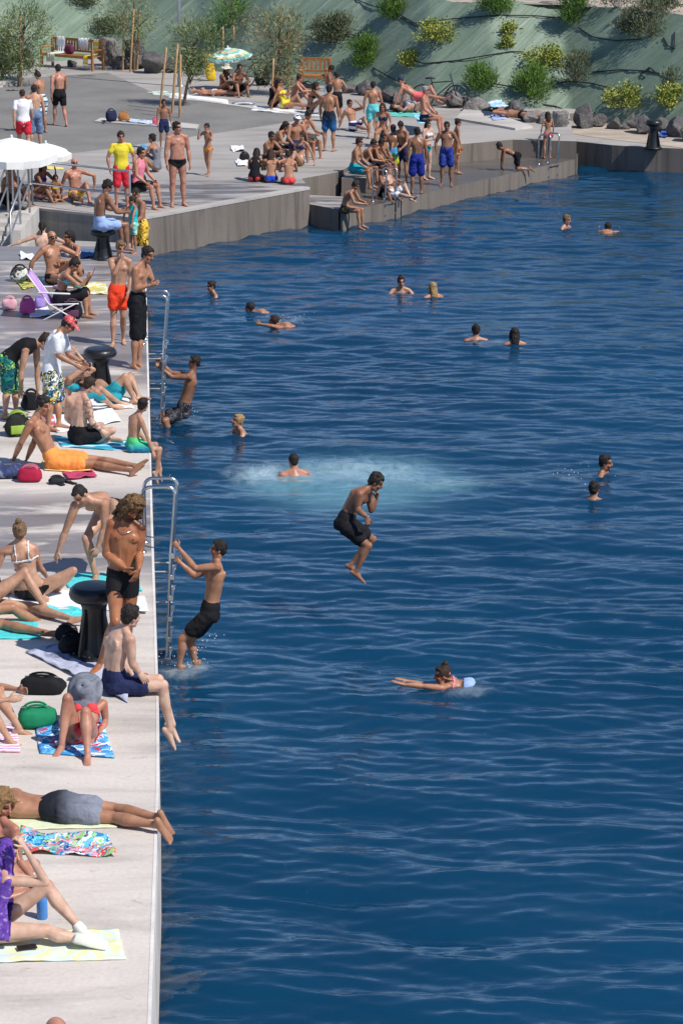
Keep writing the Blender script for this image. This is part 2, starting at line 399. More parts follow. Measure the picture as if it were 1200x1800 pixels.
# earth showing between the rocks at the foot of the slope
mb = MB()
tp = [G(x, y, R2) for x, y in [(1006, 236), (1060, 244), (1130, 252), (1210, 262), (1210, 235), (1100, 215), (1006, 208)]]
mb.prism(tp, R2 - .1, R2 + .01)
tag(obj('soil_ground', mb.mesh(smooth=False), M_soil), kind='structure')
# ------------------------------------------------------------------ water
xs = np.arange(-4.6, 17, .045).astype(np.float32); ys = np.concatenate([np.arange(20, 34, .03), np.arange(34, 50, .045), np.arange(50, 80, .07)]).astype(np.float32)
XX, YY = np.meshgrid(xs, ys); Z = np.zeros_like(XX); 
wr = np.random.default_rng(3)
for k in range(90):
    lam = .16 * (1.04 ** k) if k < 52 else wr.uniform(.16, .5) if k < 84 else wr.uniform(1.2, 3.0)
    th = math.radians(-94 + wr.normal(0, 21)); kk = 2 * math.pi / lam
    amp = .0047 * lam ** .92 * (1 if lam < .9 else 1.4)
    ph = wr.uniform(0, 6.28)
    wob = .75 * np.sin(XX * wr.uniform(.5, 2.0) + wr.uniform(0, 6)) + .8 * np.sin(YY * wr.uniform(.15, .6) + wr.uniform(0, 6))
    env = .6 + .45 * np.sin(XX * wr.uniform(.4, 1.8) + YY * wr.uniform(-.5, .5) + wr.uniform(0, 6))
    s_ = np.sin(kk * (XX * math.cos(th) + YY * math.sin(th)) + ph + wob)
    Z += amp * env * (s_ + .06 * (1 - 2 * np.abs(np.sin(.5 * (kk * (XX * math.cos(th) + YY * math.sin(th)) + ph + wob)))))
big = np.sin(XX * .35 + YY * .16 + 1) * np.sin(YY * .27 - XX * .1) * .5 + .5
Z *= (.70 + .55 * big) * (1 + .15 * np.clip((34 - YY) / 10, 0, 1))
foam = np.zeros_like(XX); turq = np.zeros_like(XX)
def patch(px, py, rx, ry, arr, amt, soft=1.0):
    p = G(px, py, W); e = np.exp(-np.maximum(0, ((XX - p[0]) / rx) ** 2 + ((YY - p[1]) / ry) ** 2) ** soft)
    arr[:] = np.maximum(arr, amt * e)
for a in [(470, 836, .38, .5), (560, 838, .7, 1.2), (640, 832, .9, 1.1), (700, 835, .8, 1.0), (760, 848, .7, .7), (520, 852, .8, 1.0), (620, 858, 1.3, 1.3)]: patch(*a, turq, 1.0, 1.6)
for a in [(465, 832, .6, .7, .68), (540, 832, .55, .7, .52), (620, 826, .8, .9, .55), (690, 828, .7, .8, .5), (780, 852, .7, .5, .4), (570, 834, .8, .6, .45)]: patch(*a[:4], foam, a[4])
for a in [(318, 1182, .32, .3, .55), (345, 1172, .22, .25, .6), (300, 1180, .25, .15, .5), (310, 742, .35, .25, .5), (340, 740, .3, .2, .4), (520, 562, .35, .5, .4), (1000, 843, .4, .2, .35), (1085, 830, .25, .15, .3), (860, 600, .4, .15, .45), (705, 512, .25, .3, .4), (830, 1220, .35, .2, .5), (425, 545, .25, .25, .35)]: patch(*a[:4], foam, a[4])
SW = [(374, 520), (447, 548), (492, 574), (704, 512), (760, 522), (993, 402), (1067, 405), (836, 597), (904, 605), (421, 768), (517, 838), (1060, 835), (1042, 878), (778, 1205), (325, 1178), (315, 742)]
for (px, py) in SW:                       # rings spreading from each swimmer
    p = G(px, py, W); rr = np.hypot(XX - p[0], YY - p[1])
    Z += .010 * np.sin(rr * 2 * math.pi / .34) * np.exp(-rr / .55) + .006 * np.sin(rr * 2 * math.pi / .6) * np.exp(-rr / 1.1)
V = np.c_[XX.ravel(), YY.ravel(), (W + Z).ravel()]
ny_, nx_ = XX.shape
idx = np.arange(ny_ * nx_).reshape(ny_, nx_)
F = np.stack([idx[:-1, :-1], idx[:-1, 1:], idx[1:, 1:], idx[1:, :-1]], -1).reshape(-1, 4)
ox = np.array([[-600, -300], [xs[0], ys[0]], [xs[-1], ys[0]], [900, -300], [xs[-1], ys[-1]], [900, ys[-1] + 200], [xs[0], ys[-1]], [-600, ys[-1]]])
n0 = len(V); V = np.vstack([V, np.c_[ox, np.full(len(ox), W - .02)]])
F2 = [(n0, n0 + 3, n0 + 2, n0 + 1), (n0 + 2, n0 + 3, n0 + 5, n0 + 4), (n0, n0 + 1, n0 + 6, n0 + 7)]
me = bpy.data.meshes.new('water')
me.vertices.add(len(V)); me.vertices.foreach_set('co', V.ravel().astype(np.float32))
Fl = np.concatenate([F.ravel(), np.array(F2).ravel()]).astype(np.int32); nf = len(F) + len(F2)
me.loops.add(len(Fl)); me.loops.foreach_set('vertex_index', Fl)
me.polygons.add(nf); me.polygons.foreach_set('loop_start', np.arange(nf, dtype=np.int32) * 4)
me.update(calc_edges=True); me.polygons.foreach_set('use_smooth', [True] * nf)
for nm_, arr in (('foam', foam), ('turq', turq)):
    at = me.attributes.new(nm_, 'FLOAT', 'POINT'); at.data.foreach_set('value', np.concatenate([arr.ravel(), np.zeros(len(ox))]).astype(np.float32))
M_water, t, b = nmat('water')
v = coords(t)
af = N(t, 'ShaderNodeAttribute'); af.attribute_name = 'foam'; au = N(t, 'ShaderNodeAttribute'); au.attribute_name = 'turq'
nf1 = noise_tex(t, coords(t, (1, .6, 1)), 5, 7, .7, .6); nb = noise_tex(t, v, .12, 3)
base = ramp(t, nb, [(.3, (.0020, .032, .076)), (.7, (.0040, .047, .108))])
def mul(a, b_):
    m_ = N(t, 'ShaderNodeMath'); m_.operation = 'MULTIPLY'
    for i, q in enumerate((a, b_)):
        if hasattr(q, 'is_output'): t.links.new(q, m_.inputs[i])
        else: m_.inputs[i].default_value = q
    return m_.outputs[0]
def mrange(x, lo, hi):
    m_ = N(t, 'ShaderNodeMapRange'); m_.interpolation_type = 'SMOOTHSTEP'; m_.inputs[1].default_value = lo; m_.inputs[2].default_value = hi; t.links.new(x, m_.inputs[0]); return m_.outputs[0]
tq = mul(au.outputs['Fac'], mrange(nf1, .08, .52))
c = mix(t, base, (.10, .24, .30), mul(tq, .95))
ad = N(t, 'ShaderNodeMath'); ad.operation = 'ADD'; t.links.new(af.outputs['Fac'], ad.inputs[0]); t.links.new(nf1, ad.inputs[1])
fm = mul(mrange(ad.outputs[0], .6, 1.7), .85)
c = mix(t, c, (.55, .68, .74), fm)
t.links.new(c, b.inputs['Base Color']); [q for q in t.nodes if q.type == 'BSDF_PRINCIPLED'][0].subsurface_method = 'BURLEY'; b.inputs['Subsurface Weight'].default_value = 1.0; b.inputs['Subsurface Radius'].default_value = (.35, .8, 1.0); b.inputs['Subsurface Scale'].default_value = 1.1; b.inputs['IOR'].default_value = 1.34; b.inputs['Specular IOR Level'].default_value = .72
rg = N(t, 'ShaderNodeMapRange'); rg.inputs[3].default_value = .045; rg.inputs[4].default_value = .5; t.links.new(fm, rg.inputs[0]); t.links.new(rg.outputs[0], b.inputs['Roughness'])
h1 = noise_tex(t, coords(t, (.55, 1.2, 1)), 9.0, 3, .55, .3); bump(t, b, h1, .36, .018)
me.materials.append(M_water)
tag(obj('water', me), kind='structure')
# ================================================================== objects
M_iron = plain('black_paint', (.014, .014, .016), .36, var=.5, scale=5, bmp=.25)
M_steel = plain('stainless', (.62, .62, .62), .22, 1.0, var=.08, scale=14, bmp=.05)
M_galv = plain('galvanised', (.42, .43, .44), .45, .8, var=.12, scale=9)
M_wood = plain('bench_wood', (.36, .16, .055), .55, var=.3, scale=6, bmp=.15)
M_stake = plain('stake_wood', (.46, .27, .13), .8, var=.3, scale=7)
M_bark = plain('bark', (.17, .12, .085), .9, var=.35, scale=14, bmp=.4)
# ------------------------------------------------------------------ bollards
def bollard(loc, label, s=1.0, zs=1.0):
    t = thing('mooring_bollard', label, 'bollard', loc, 'mooring bollards'); t.scale = (1, 1, zs)
    mb = MB(); mb.lathe((0, 0, 0), [(.19 * s, .02), (.175 * s, .05), (.145 * s, .16), (.130 * s, .32), (.135 * s, .44), (.165 * s, .51)])
    obj('stem', mb.mesh(), M_iron, t)
    mb = MB(); mb.lathe((0, 0, 0), [(.10 * s, .49), (.215 * s, .50), (.255 * s, .525), (.268 * s, .56), (.255 * s, .60), (.22 * s, .625), (.20 * s, .628), (.06 * s, .632), (.005, .632)], 36)
    obj('cap', mb.mesh(), M_iron, t)
    mb = MB(); mb.lathe((0, 0, 0), [(.27 * s, -.02), (.275 * s, .02), (.26 * s, .035), (.15 * s, .045)], 28)
    for k in range(6):
        a = k * math.pi / 3 + .3; mb.lathe((.225 * s * math.cos(a), .225 * s * math.sin(a), .03), [(.024, 0), (.024, .022), (.012, .028)], 8)
    obj('base_flange', mb.mesh(), M_iron, t)
    mb = MB()
    for k in range(4):
        a = k * math.pi / 2 + .9; d = np.array([math.cos(a), math.sin(a), 0]); n = np.array([-d[1], d[0], 0])
        V = [d * .12 * s, d * .25 * s, d * .25 * s + [0, 0, .05], d * .15 * s + [0, 0, .40], d * .12 * s + [0, 0, .42]]
        V = np.array([v + n * .012 + [0, 0, .03] for v in V] + [v - n * .012 + [0, 0, .03] for v in V]); m = 5
        mb.add(V, [tuple(range(5)), tuple(range(5, 10))[::-1]] + [(i, i + 5, (i + 1) % 5 + 5, (i + 1) % 5) for i in range(5)])
    obj('web', mb.mesh(smooth=False), M_iron, t)
    return t
bollard(G(168, 1154, Q), 'big black mooring bollard with a tanned man standing against it', .97, 1.24)
bollard(G(178, 690, Q), 'black mooring bollard standing free on the quay behind a lying sunbather', .93, 1.08)
bollard(G(182, 455, Q), 'black mooring bollard at the quay end with a man sitting on it', .95, .92)
bollard(G(1147, 261, R2), 'lone black mooring bollard on the far quay in front of the boulders', .85, 1.2)
# ------------------------------------------------------------------ ladders
def ladder(loc, rz, label, hgt=.80, out=.40, lo=-1.75, wd=.42, lean=.15):
    t = thing('pool_ladder', label, 'ladder', loc, 'steel water ladders', rz)
    for s in (-1, 1):
        y = s * wd / 2; P = [(0, y, 0), (0, y, hgt * .6), (0, y, hgt - .12)]
        for a in np.linspace(180, 90, 6)[1:]: P.append((.11 + .11 * math.cos(math.radians(a)), y, hgt - .11 + .11 * math.sin(math.radians(a))))
        for a in np.linspace(90, 0, 6): P.append((out - .09 + .09 * math.cos(math.radians(a)), y, hgt - .09 + .09 * math.sin(math.radians(a))))
        P += [(out - lean * .4, y, hgt - .8), (out - lean * .75, y, lo * .55), (out - lean, y, lo)]
        mb = MB(); mb.tube(P, [.021] * len(P), seg=12); obj('rail', mb.mesh(), M_steel, t)
        mb = MB(); mb.lathe((0, y, 0), [(.055, .004), (.055, .014), (.03, .02), (.022, .05)], 16); obj('foot_plate', mb.mesh(), M_steel, t)
    for i, z in enumerate(np.arange(-.05, lo + .1, -.26)):
        x = out - lean * (.35 + .65 * (hgt - .8 - z) / (hgt - .8 - lo)); mb = MB(); mb.box((x, 0, z), (.035, wd / 2 - .022, .012), .006)
        for s in (-1, 1): mb.box((x + .012, s * (wd / 2 + .0), z), (.034, .026, .03), .006)
        obj('rung', mb.mesh(smooth=False), M_steel, t)
    for z in (-.25, -.75):
        mb = MB()
        for s in (-1, 1): mb.tube([(.02, s * wd / 2 * .92, z), (out - lean * .6, s * wd / 2 * .92, z)], [.014, .014], seg=8)
        obj('bracket', mb.mesh(), M_galv, t)
    return t
ladder(G(253, 962, Q), 0.0, 'tall stainless ladder with a boy in plain black shorts gripping it')
ladder(G(253.5, 600, Q), 0.0, 'stainless ladder where a stocky boy climbs out beside the man in long black shorts')
pv = lowR - lowL; rzL = math.atan2(pv[1], pv[0]) - math.pi / 2
ladder(G(664, 352, LP), rzL, 'stainless ladder on the low wet platform among the sitting boys', .78, .40, -.9, .45)
ladder(G(953, 287, LP), rzL, 'stainless ladder on the low platform beside the long-haired girl', .78, .36, -.9, .45)
# ------------------------------------------------------------------ railing and stair block at the edge of the raised platform
t = thing('guard_railing', 'grey steel guard railing with two bars along the platform edge', 'railing', G(60, 362, R))
o0 = np.array(G(60, 362, R)); pts = [G(33, 372, R), G(57, 362, R), G(229, 384, R)]
for nm_, z in (('top_bar', 1.02), ('middle_bar', .5)):
    mb = MB(); q = [p - o0 + [0, .1, z] for p in pts]; mb.tube(q, [.026] * 3, seg=10); obj(nm_, mb.mesh(), M_galv, t)
for p in pts:
    mb = MB(); b0 = p - o0 + [0, .1, 0]; mb.tube([b0, b0 + [0, 0, 1.02]], [.024, .024], seg=10); mb.lathe(b0, [(.07, 0), (.07, .012), (.03, .02)], 14); obj('post', mb.mesh(), M_galv, t)
t = thing('stair_wall', 'pale concrete stair wall with steps below the railing', 'stair wall', G(20, 450, LD))
o0 = np.array(G(20, 450, LD)); a = np.array(G(22, 446, LD)); b_ = np.array(G(38, 446, LD))
mb = MB(); mb.prism([(b_ - o0)[:2] + (-.2, 0), (b_ - o0)[:2], (b_ - o0)[:2] + (.05, 3.2), (b_ - o0)[:2] + (-.2, 3.2)], 0, .50); obj('wall', mb.mesh(smooth=False), M_light, t)
mb = MB()
for i in range(5): mb.prism([(b_ - o0)[:2] + (-1.8, .55 * i), (b_ - o0)[:2] + (-.203, .55 * i), (b_ - o0)[:2] + (-.203, .55 * i + .56), (b_ - o0)[:2] + (-1.8, .55 * i + .56)], 0, .1 * (i + 1))
obj('steps', mb.mesh(smooth=False), M_light, t)
t = thing('stair_handrail', 'galvanised handrail slanting down the stairs past the white parasol', 'handrail', G(12, 452, LD))
o0 = np.array(G(12, 452, LD))
for dx in (-.35, .12):
    A0 = np.array([dx, -.1, 0]); B0 = np.array([dx + .10, 2.6, .55])
    mb = MB(); mb.tube([A0, A0 + [0, 0, .95], B0 + [0, 0, 1.05], B0], [.024] * 4, seg=10); mb.tube([A0 + [0, 0, .5], B0 + [0, 0, .6]], [.02, .02], seg=8)
    mb.tube([(A0 + B0) / 2, (A0 + B0) / 2 + [0, 0, 1.0]], [.022, .022], seg=8); obj('rail', mb.mesh(), M_galv, t)
# ------------------------------------------------------------------ lamp post
p = G(317, 152, R)
t = thing('lamp_post', 'slim grey lamp post rising out of the frame behind the saplings', 'lamp post', p)
mb = MB(); mb.tube([(0, 0, 0), (0, 0, 3), (0, 0, 6)], [.075, .062, .05], seg=14); obj('pole', mb.mesh(), M_galv, t)
mb = MB(); mb.lathe((0, 0, 0), [(.16, 0), (.16, .03), (.09, .05), (.085, .3)], 16); obj('base', mb.mesh(), M_galv, t)
mb = MB(); mb.tube([(0, 0, 5.98), (.3, 0, 6.1), (.8, 0, 6.12)], [.03, .028, .03], seg=10); mb.box((.95, 0, 6.12), (.25, .1, .04), .02); obj('lamp_head', mb.mesh(), M_galv, t)
# ------------------------------------------------------------------ benches
def bench(loc, rz, L, label):
    t = thing('park_bench', label, 'bench', loc, 'wooden benches', rz)
    mb = MB()
    for i in range(5): mb.box((0, -.20 + i * .105, .45), (L / 2, .045, .014), .005)
    obj('seat', mb.mesh(smooth=False), M_wood, t)
    mb = MB(); mb.box((0, .30, .92), (L / 2, .022, .045), .008); mb.box((0, .27, .56), (L / 2, .022, .03), .006)
    n = int(L / .12)
    for i in range(n): mb.box((-L / 2 + (i + .5) * L / n, .285, .74), (.035, .012, .145), .003)
    obj('backrest', mb.mesh(smooth=False), M_wood, t)
    for s in (-1, 1):
        for y in (-.24, .28):
            mb = MB(); mb.box((s * (L / 2 - .04), y, (.63 if y < 0 else .94) / 2), (.038, .035, (.63 if y < 0 else .94) / 2), .006); obj('leg', mb.mesh(smooth=False), M_wood, t)
        mb = MB(); mb.box((s * (L / 2 - .04), 0, .655), (.045, .29, .022), .008); obj('armrest', mb.mesh(smooth=False), M_wood, t)
    mb = MB(); mb.box((0, -.235, .405), (L / 2 - .085, .018, .03), .004); obj('apron', mb.mesh(smooth=False), M_wood, t)
    return t
bA, bB = np.array(G(80, 118, R)), np.array(G(172, 126, R)); bd = bB - bA
BRZ = math.atan2(bd[1], bd[0]); bench((bA + bB) / 2 + [0, .3, 0], BRZ, float(np.linalg.norm(bd)), 'long brown wooden bench draped with towels on the gravel')
BC = (bA + bB) / 2 + np.array([0, .3, 0])
bench(G(552, 158, R), math.radians(-12), .95, 'brown wooden bench with an upright slatted back behind the bushy sapling')
# ------------------------------------------------------------------ parasols
def parasol(base, hz, rad, mat, label, tilt=(0, 0), n=8, drop=.30, val=.12, arr=None):
    t = thing('parasol', label, 'parasol', base, 'beach parasols')
    mb = MB(); top = np.array([tilt[0], tilt[1], hz]); mb.tube([(0, 0, 0), top * .5, top], [.02, .02, .018], seg=10); obj('pole', mb.mesh(), plain('pole_white', (.7, .7, .7), .4), t)
    up = norm(np.array([tilt[0] * 1.6, tilt[1] * 1.6, hz])); x = norm(np.cross([0, 1, 0], up)); y = np.cross(up, x)
    V = []; F = []; m = n * 4; rings = 7
    for i in range(rings + 2):
        for j in range(m):
            a = 2 * math.pi * j / m; rr = i / rings if i <= rings else 1.0
            sc = math.cos(math.pi / n) / math.cos((a % (2 * math.pi / n)) - math.pi / n) * (1 - .03 * (1 - abs(math.cos(n * a / 2))) * rr)
            z = -drop * (.75 * rr + .25 * rr * rr) - (0 if i <= rings else val) - .02 * (1 - abs(math.cos(n * a / 2))) * (rr if i <= rings else 1.6)
            V.append(top + up * (z + .02) + (x * math.cos(a) + y * math.sin(a)) * rad * max(rr, .01) * sc)
    for i in range(rings + 1):
        for j in range(m): F.append((i * m + j, i * m + (j + 1) % m, (i + 1) * m + (j + 1) % m, (i + 1) * m + j))
    mb = MB(); mb.add(V, F); o = obj('canopy', mb.mesh(smooth=False), None, t)
    for q in mat: o.data.materials.append(q)
    if len(mat) > 1:
        for k, p in enumerate(o.data.polygons): p.material_index = ((k % m) // (m // len(mat))) if arr is None else arr[(k // m) % len(arr)]
    sd = o.modifiers.new('thick', 'SOLIDIFY'); sd.thickness = .004
    mb = MB(); mb.ell(top + up * .04, [[.03, 0, 0], [0, .03, 0], [0, 0, .05]]); obj('finial', mb.mesh(), plain('pole_white', (.7, .7, .7), .4), t)
    return t, top, up, x, y
canv = plain('canvas_white', (.80, .795, .76), .8, var=.05, scale=3)
pb = np.array(G(24, 374, R))
t, top, up, x, y = parasol(pb, 1.66, 1.0, [canv], 'large white parasol with a small red heart on its rim by the stair rail', (.02, -.08), drop=.34, val=.16)
# small red heart printed on the valance, facing the viewer
th = np.linspace(0, 2 * math.pi, 30, endpoint=False)
hx = 16 * np.sin(th) ** 3 / 16; hz_ = (13 * np.cos(th) - 5 * np.cos(2 * th) - 2 * np.cos(3 * th) - np.cos(4 * th)) / 16
a = math.radians(-112); c = top + up * (-.34 - .06) + (x * math.cos(a) + y * math.sin(a)) * .985
tx = norm(-x * math.sin(a) + y * math.cos(a))
V = [c + tx * hx[i] * .045 + up * hz_[i] * .04 + np.array([0, -.03, 0]) for i in range(30)]; V2 = [v + np.array([0, .02, 0]) for v in V]
mb = MB(); mb.add(V + V2, [tuple(range(30)), tuple(range(30, 60))[::-1]] + [(i, i + 30, (i + 1) % 30 + 30, (i + 1) % 30) for i in range(30)]); obj('heart_emblem', mb.mesh(smooth=False), plain('heart_red', C(205, 60, 70), .7), t)
parasol(np.array(G(80, 350, R)), 1.27, .60, [canv], 'smaller white parasol tucked behind the large one', (.05, -.06), drop=.2)
st = [cloth('solid', (C(*q),)) for q in ((225, 235, 228), (125, 195, 185), (225, 185, 135), (225, 235, 228), (150, 205, 195), (210, 210, 150))]
parasol(np.array(G(406, 158, R)), 1.28, .72, st, 'striped turquoise, white and orange parasol shading two sunbathers', (-.08, -.1), drop=.26, val=.06, arr=[0, 1, 2, 1, 3, 5, 1, 0])
# ------------------------------------------------------------------ towels and cloths lying about
def towel(px, z, label, mat, wr=.012, seed=1, name='beach_towel', cat='towel', n=26, lift_=.012, grp='towels on the quay'):
    wr *= 1.7; P = [np.array(G(x_, y_, z)) for x_, y_ in px]; c = sum(P) / 4; V = []
    for i in range(n):
        for j in range(n):
            u, v = i / (n - 1), j / (n - 1)
            p = P[0] * (1 - u) * (1 - v) + P[1] * u * (1 - v) + P[2] * u * v + P[3] * (1 - u) * v
            q = Vector((p[0] * 3.5 + seed, p[1] * 3.5, seed * .7)); nz = mnoise.noise(q) + .5 * mnoise.noise(q * 2.3)
            e = .25 * wr * 2.2 * mnoise.noise(Vector((p[0] * 2 + 9, p[1] * 2 + seed, 3)))
            rid = 1 - abs(mnoise.noise(Vector((p[0] * 4 + seed * 3, p[1] * 4 - seed, 1.3))))
            V.append(p + np.array([e, e * 1.2, lift_ + wr * max(0, nz) + wr * 1.6 * max(0, rid - .75)]))
    F = [(i * n + j, (i + 1) * n + j, (i + 1) * n + j + 1, i * n + j + 1) for i in range(n - 1) for j in range(n - 1)]
    A_ = np.cross(V[n] - V[0], V[1] - V[0])
    if A_[2] < 0: F = [f[::-1] for f in F]
    mb = MB(); mb.add(V, F); o = obj(name, mb.mesh(off=c), mat, loc=c); sd = o.modifiers.new('thick', 'SOLIDIFY'); sd.thickness = .008; sd.offset = -1
    return tag(o, label, cat, grp)
TC = lambda *c, s=1.0, k='floral': cloth(k, tuple(C(*q) for q in c), s)
T_turq = TC((60, 190, 195), (90, 210, 210), (40, 165, 180), k='marble'); T_white = TC((222, 224, 226), (235, 235, 236), k='marble')
towel([(62, 1274), (178, 1262), (202, 1334), (70, 1326)], Q, 'blue towel with white and red pattern under the woman in red', TC((40, 130, 200), (120, 190, 230), (235, 240, 245), (60, 150, 215), (90, 170, 225), (190, 60, 80), s=.7), .01, 1)
towel([(-40, 1404), (196, 1412), (206, 1456), (-40, 1462)], Q, 'pale lime towel under the man lying face down', TC((205, 215, 170), (225, 230, 205), k='marble'), .008, 2)
towel([(38, 1462), (190, 1478), (206, 1508), (30, 1504)], Q, 'crumpled towel with a busy blue, red and green print', TC((40, 130, 190), (110, 195, 215), (230, 240, 240), (225, 90, 70), (25, 60, 120), (150, 205, 130), (240, 170, 190), s=.9), .035, 3)
towel([(-40, 1640), (208, 1636), (222, 1688), (-40, 1694)], Q, 'yellow towel with pale blue patches under the white sneakers', TC((225, 225, 150), (232, 228, 175), (205, 225, 230), (215, 220, 140), k='marble', s=.6), .012, 4)
towel([(-160, 1078), (66, 1096), (72, 1124), (-160, 1124)], Q, 'turquoise towel under the crossed tanned legs', T_turq, .01, 5)
towel([(28, 1030), (255, 1050), (260, 1076), (10, 1070)], Q, 'white towel spread behind the big bollard', T_white, .01, 6)
towel([(62, 1068), (150, 1072), (154, 1084), (84, 1088)], Q, 'crumpled turquoise cloth between bare feet and the bollard', T_turq, .04, 7)
towel([(104, 1006), (236, 1014), (252, 1040), (120, 1034)], Q, 'bright turquoise towel with navy end beyond the bollard', T_turq, .014, 8)
towel([(46, 1148), (120, 1134), (226, 1205), (226, 1236)], Q, 'pale lilac sheet with navy corners beneath the man sitting on the edge', TC((70, 75, 115), (176, 180, 200), (190, 194, 212), (182, 186, 205), k='marble', s=.35), .03, 9)
towel([(-50, 1276), (30, 1278), (36, 1324), (-50, 1322)], Q, 'white towel with pink and lilac stripes at the frame edge', TC((235, 225, 232), (220, 150, 175), (240, 236, 240), (190, 170, 210), k='stripe', s=-1.2), .012, 10)
towel([(96, 768), (236, 776), (252, 796), (108, 786)], Q, 'turquoise and white striped towel under the tattooed man', TC((50, 165, 195), (225, 235, 238), (70, 180, 200), (50, 150, 190), k='stripe', s=-.7), .014, 11)
towel([(88, 722), (196, 716), (214, 742), (100, 762)], Q, 'white towel beside the tattooed man', T_white, .014, 12)
towel([(128, 706), (222, 698), (236, 718), (150, 722)], Q, 'white towel under the man with raised knees', T_white, .016, 13)
towel([(74, 812), (160, 820), (168, 833), (78, 828)], Q, 'thin yellow towel under the orange shorts', TC((225, 190, 120), (235, 205, 150), k='marble'), .008, 14)
towel([(112, 830), (164, 828), (170, 840), (118, 846)], Q, 'crumpled crimson pink cloth in front of the stretched legs', TC((160, 50, 85), (200, 80, 110), k='marble'), .03, 15, name='cloth', cat='cloth')
towel([(30, 497), (58, 488), (68, 503), (40, 510)], Q, 'yellow and black cloth beside the zebra tote', TC((210, 205, 90), (45, 60, 50), (215, 210, 120), k='stripe', s=-1.6), .02, 16, name='cloth', cat='cloth')
towel([(146, 498), (186, 500), (190, 518), (150, 518)], Q, 'yellow and white patterned towel behind the phone', TC((220, 205, 80), (235, 232, 215), (200, 190, 120), k='print', s=.6), .02, 17)
towel([(50, 548), (84, 540), (92, 556), (54, 560)], Q, 'small white towel below the lilac chair', T_white, .02, 18)
towel([(36, 448), (58, 446), (62, 458), (38, 457)], Q + .012, 'crumpled white cloth on the dark strip of the quay', T_white, .04, 19, name='cloth', cat='cloth')
towel([(140, 442), (166, 440), (170, 452), (144, 455)], Q + .012, 'slate blue cloth beside the occupied bollard', TC((75, 100, 145), (95, 120, 165), k='marble'), .03, 20, name='cloth', cat='cloth')
towel([(300, 164), (400, 176), (402, 184), (296, 172)], R, 'white towel under the pink-skinned sunbather', T_white, .012, 21)
towel([(446, 186), (560, 196), (570, 205), (440, 195)], R, 'long white towel below the bushy sapling', T_white, .014, 22)
towel([(218, 208), (268, 213), (272, 220), (214, 214)], R + .05, 'blue and white towel on the paved island', TC((110, 150, 200), (225, 228, 232), (180, 200, 215), k='print', s=.5), .02, 23)
towel([(266, 160), (318, 164), (320, 172), (268, 167)], R, 'white towel with a green edge next to the saplings', TC((230, 232, 230), (225, 228, 226), (60, 150, 110), k='stripe', s=-.4), .012, 24)
towel([(678, 196), (748, 196), (762, 207), (684, 205)], R, 'turquoise green towel spread under the boulders', TC((90, 195, 190), (70, 170, 160), (120, 205, 180), k='stripe', s=-.6), .012, 25)
towel([(856, 180), (880, 178), (892, 187), (862, 190)], R + .30, 'pale blue patterned towel drying on a flat rock', TC((170, 205, 225), (220, 232, 240), (150, 190, 215), k='print', s=.5), .03, 26)
towel([(1157, 240), (1166, 214), (1176, 220), (1172, 242)], R2 + .03, 'blue cloth draped at the foot of the boulders', TC((60, 85, 160), (75, 100, 175), k='marble'), .04, 27, name='cloth', cat='cloth')
towel([(404, 258), (428, 258), (430, 267), (408, 268)], R, 'crumpled white cloth on bare concrete before the sitting group', T_white, .05, 28, name='cloth', cat='cloth')
towel([(414, 284), (436, 281), (438, 292), (418, 293)], R, 'crumpled white cloth by a dark bag near the three girls', T_white, .05, 29, name='cloth', cat='cloth')
towel([(80, 292), (112, 295), (112, 299), (80, 298)], R, 'pale yellow cloth behind the sunburnt man', TC((225, 200, 110), (230, 215, 150), k='marble'), .01, 30, name='cloth', cat='cloth')
towel([(724, 200), (752, 203), (756, 216), (736, 218)], R + .33, 'bright turquoise towel hanging on the ledge beneath the upright man', TC((60, 175, 205), (225, 240, 240), (70, 185, 210), k='stripe', s=-.8), .02, 31)
towel([(860, 202), (885, 200), (890, 210), (866, 212)], R + .06, 'lilac blue towel under the head of the man in black briefs', TC((150, 165, 215), (175, 185, 225), k='marble'), .02, 32)
towel([(236, 1058), (258, 1060), (259, 1076), (238, 1075)], Q + .03, 'small white folded cloth by the water edge of the quay', T_white, .01, 33, name='cloth', cat='cloth')
# towels and a bag on the long bench
def bench_item(u, w_, h, mat, label, seat=True, name='bench_towel'):
    rot = np.array([[math.cos(BRZ), math.sin(BRZ), 0], [-math.sin(BRZ), math.cos(BRZ), 0], [0, 0, 1]]); V = []; prof = []
    if seat: prof = [(-.27, .20), (-.262, .40), (-.24, .475), (-.05, .475), (.2, .476), (.245, .50), (.262, .75), (.265, .93), (.30, .985), (.35, .93), (.35, .7)]
    else: prof = [(.25, .62), (.252, .8), (.255, .93), (.30, .985), (.35, .93), (.352, .66)]
    n = 14
    for i in range(n):
        for (yy, zz) in prof:
            V.append(np.array([u + w_ * (i / (n - 1) - .5), yy + .008 * math.sin(i * 1.7), zz + .012 * math.sin(i * 1.3 + yy * 8)]) @ rot)
    m = len(prof); F = [(i * m + j, (i + 1) * m + j, (i + 1) * m + j + 1, i * m + j + 1) for i in range(n - 1) for j in range(m - 1)]
    mb = MB(); mb.add(V, F); o = obj(name, mb.mesh(), mat, loc=BC); o.modifiers.new('thick', 'SOLIDIFY').thickness = .01
    tag(o, label, 'towel', 'towels on the long bench')
bL = float(np.linalg.norm(bd))
bench_item(-bL * .31, .36, 1, TC((225, 226, 226), (232, 232, 230), (190, 195, 170), (228, 228, 228), k='print', s=.4), 'white patterned towel over seat and back of the long bench')
bench_item(bL * .12, .44, 1, T_white, 'plain white towel hanging from the back of the long bench', False)
bench_item(bL * .36, .22, 1, TC((235, 195, 40), (225, 220, 200), (235, 190, 40), k='stripe', s=.8), 'yellow and cream towel hanging over the end of the long bench')
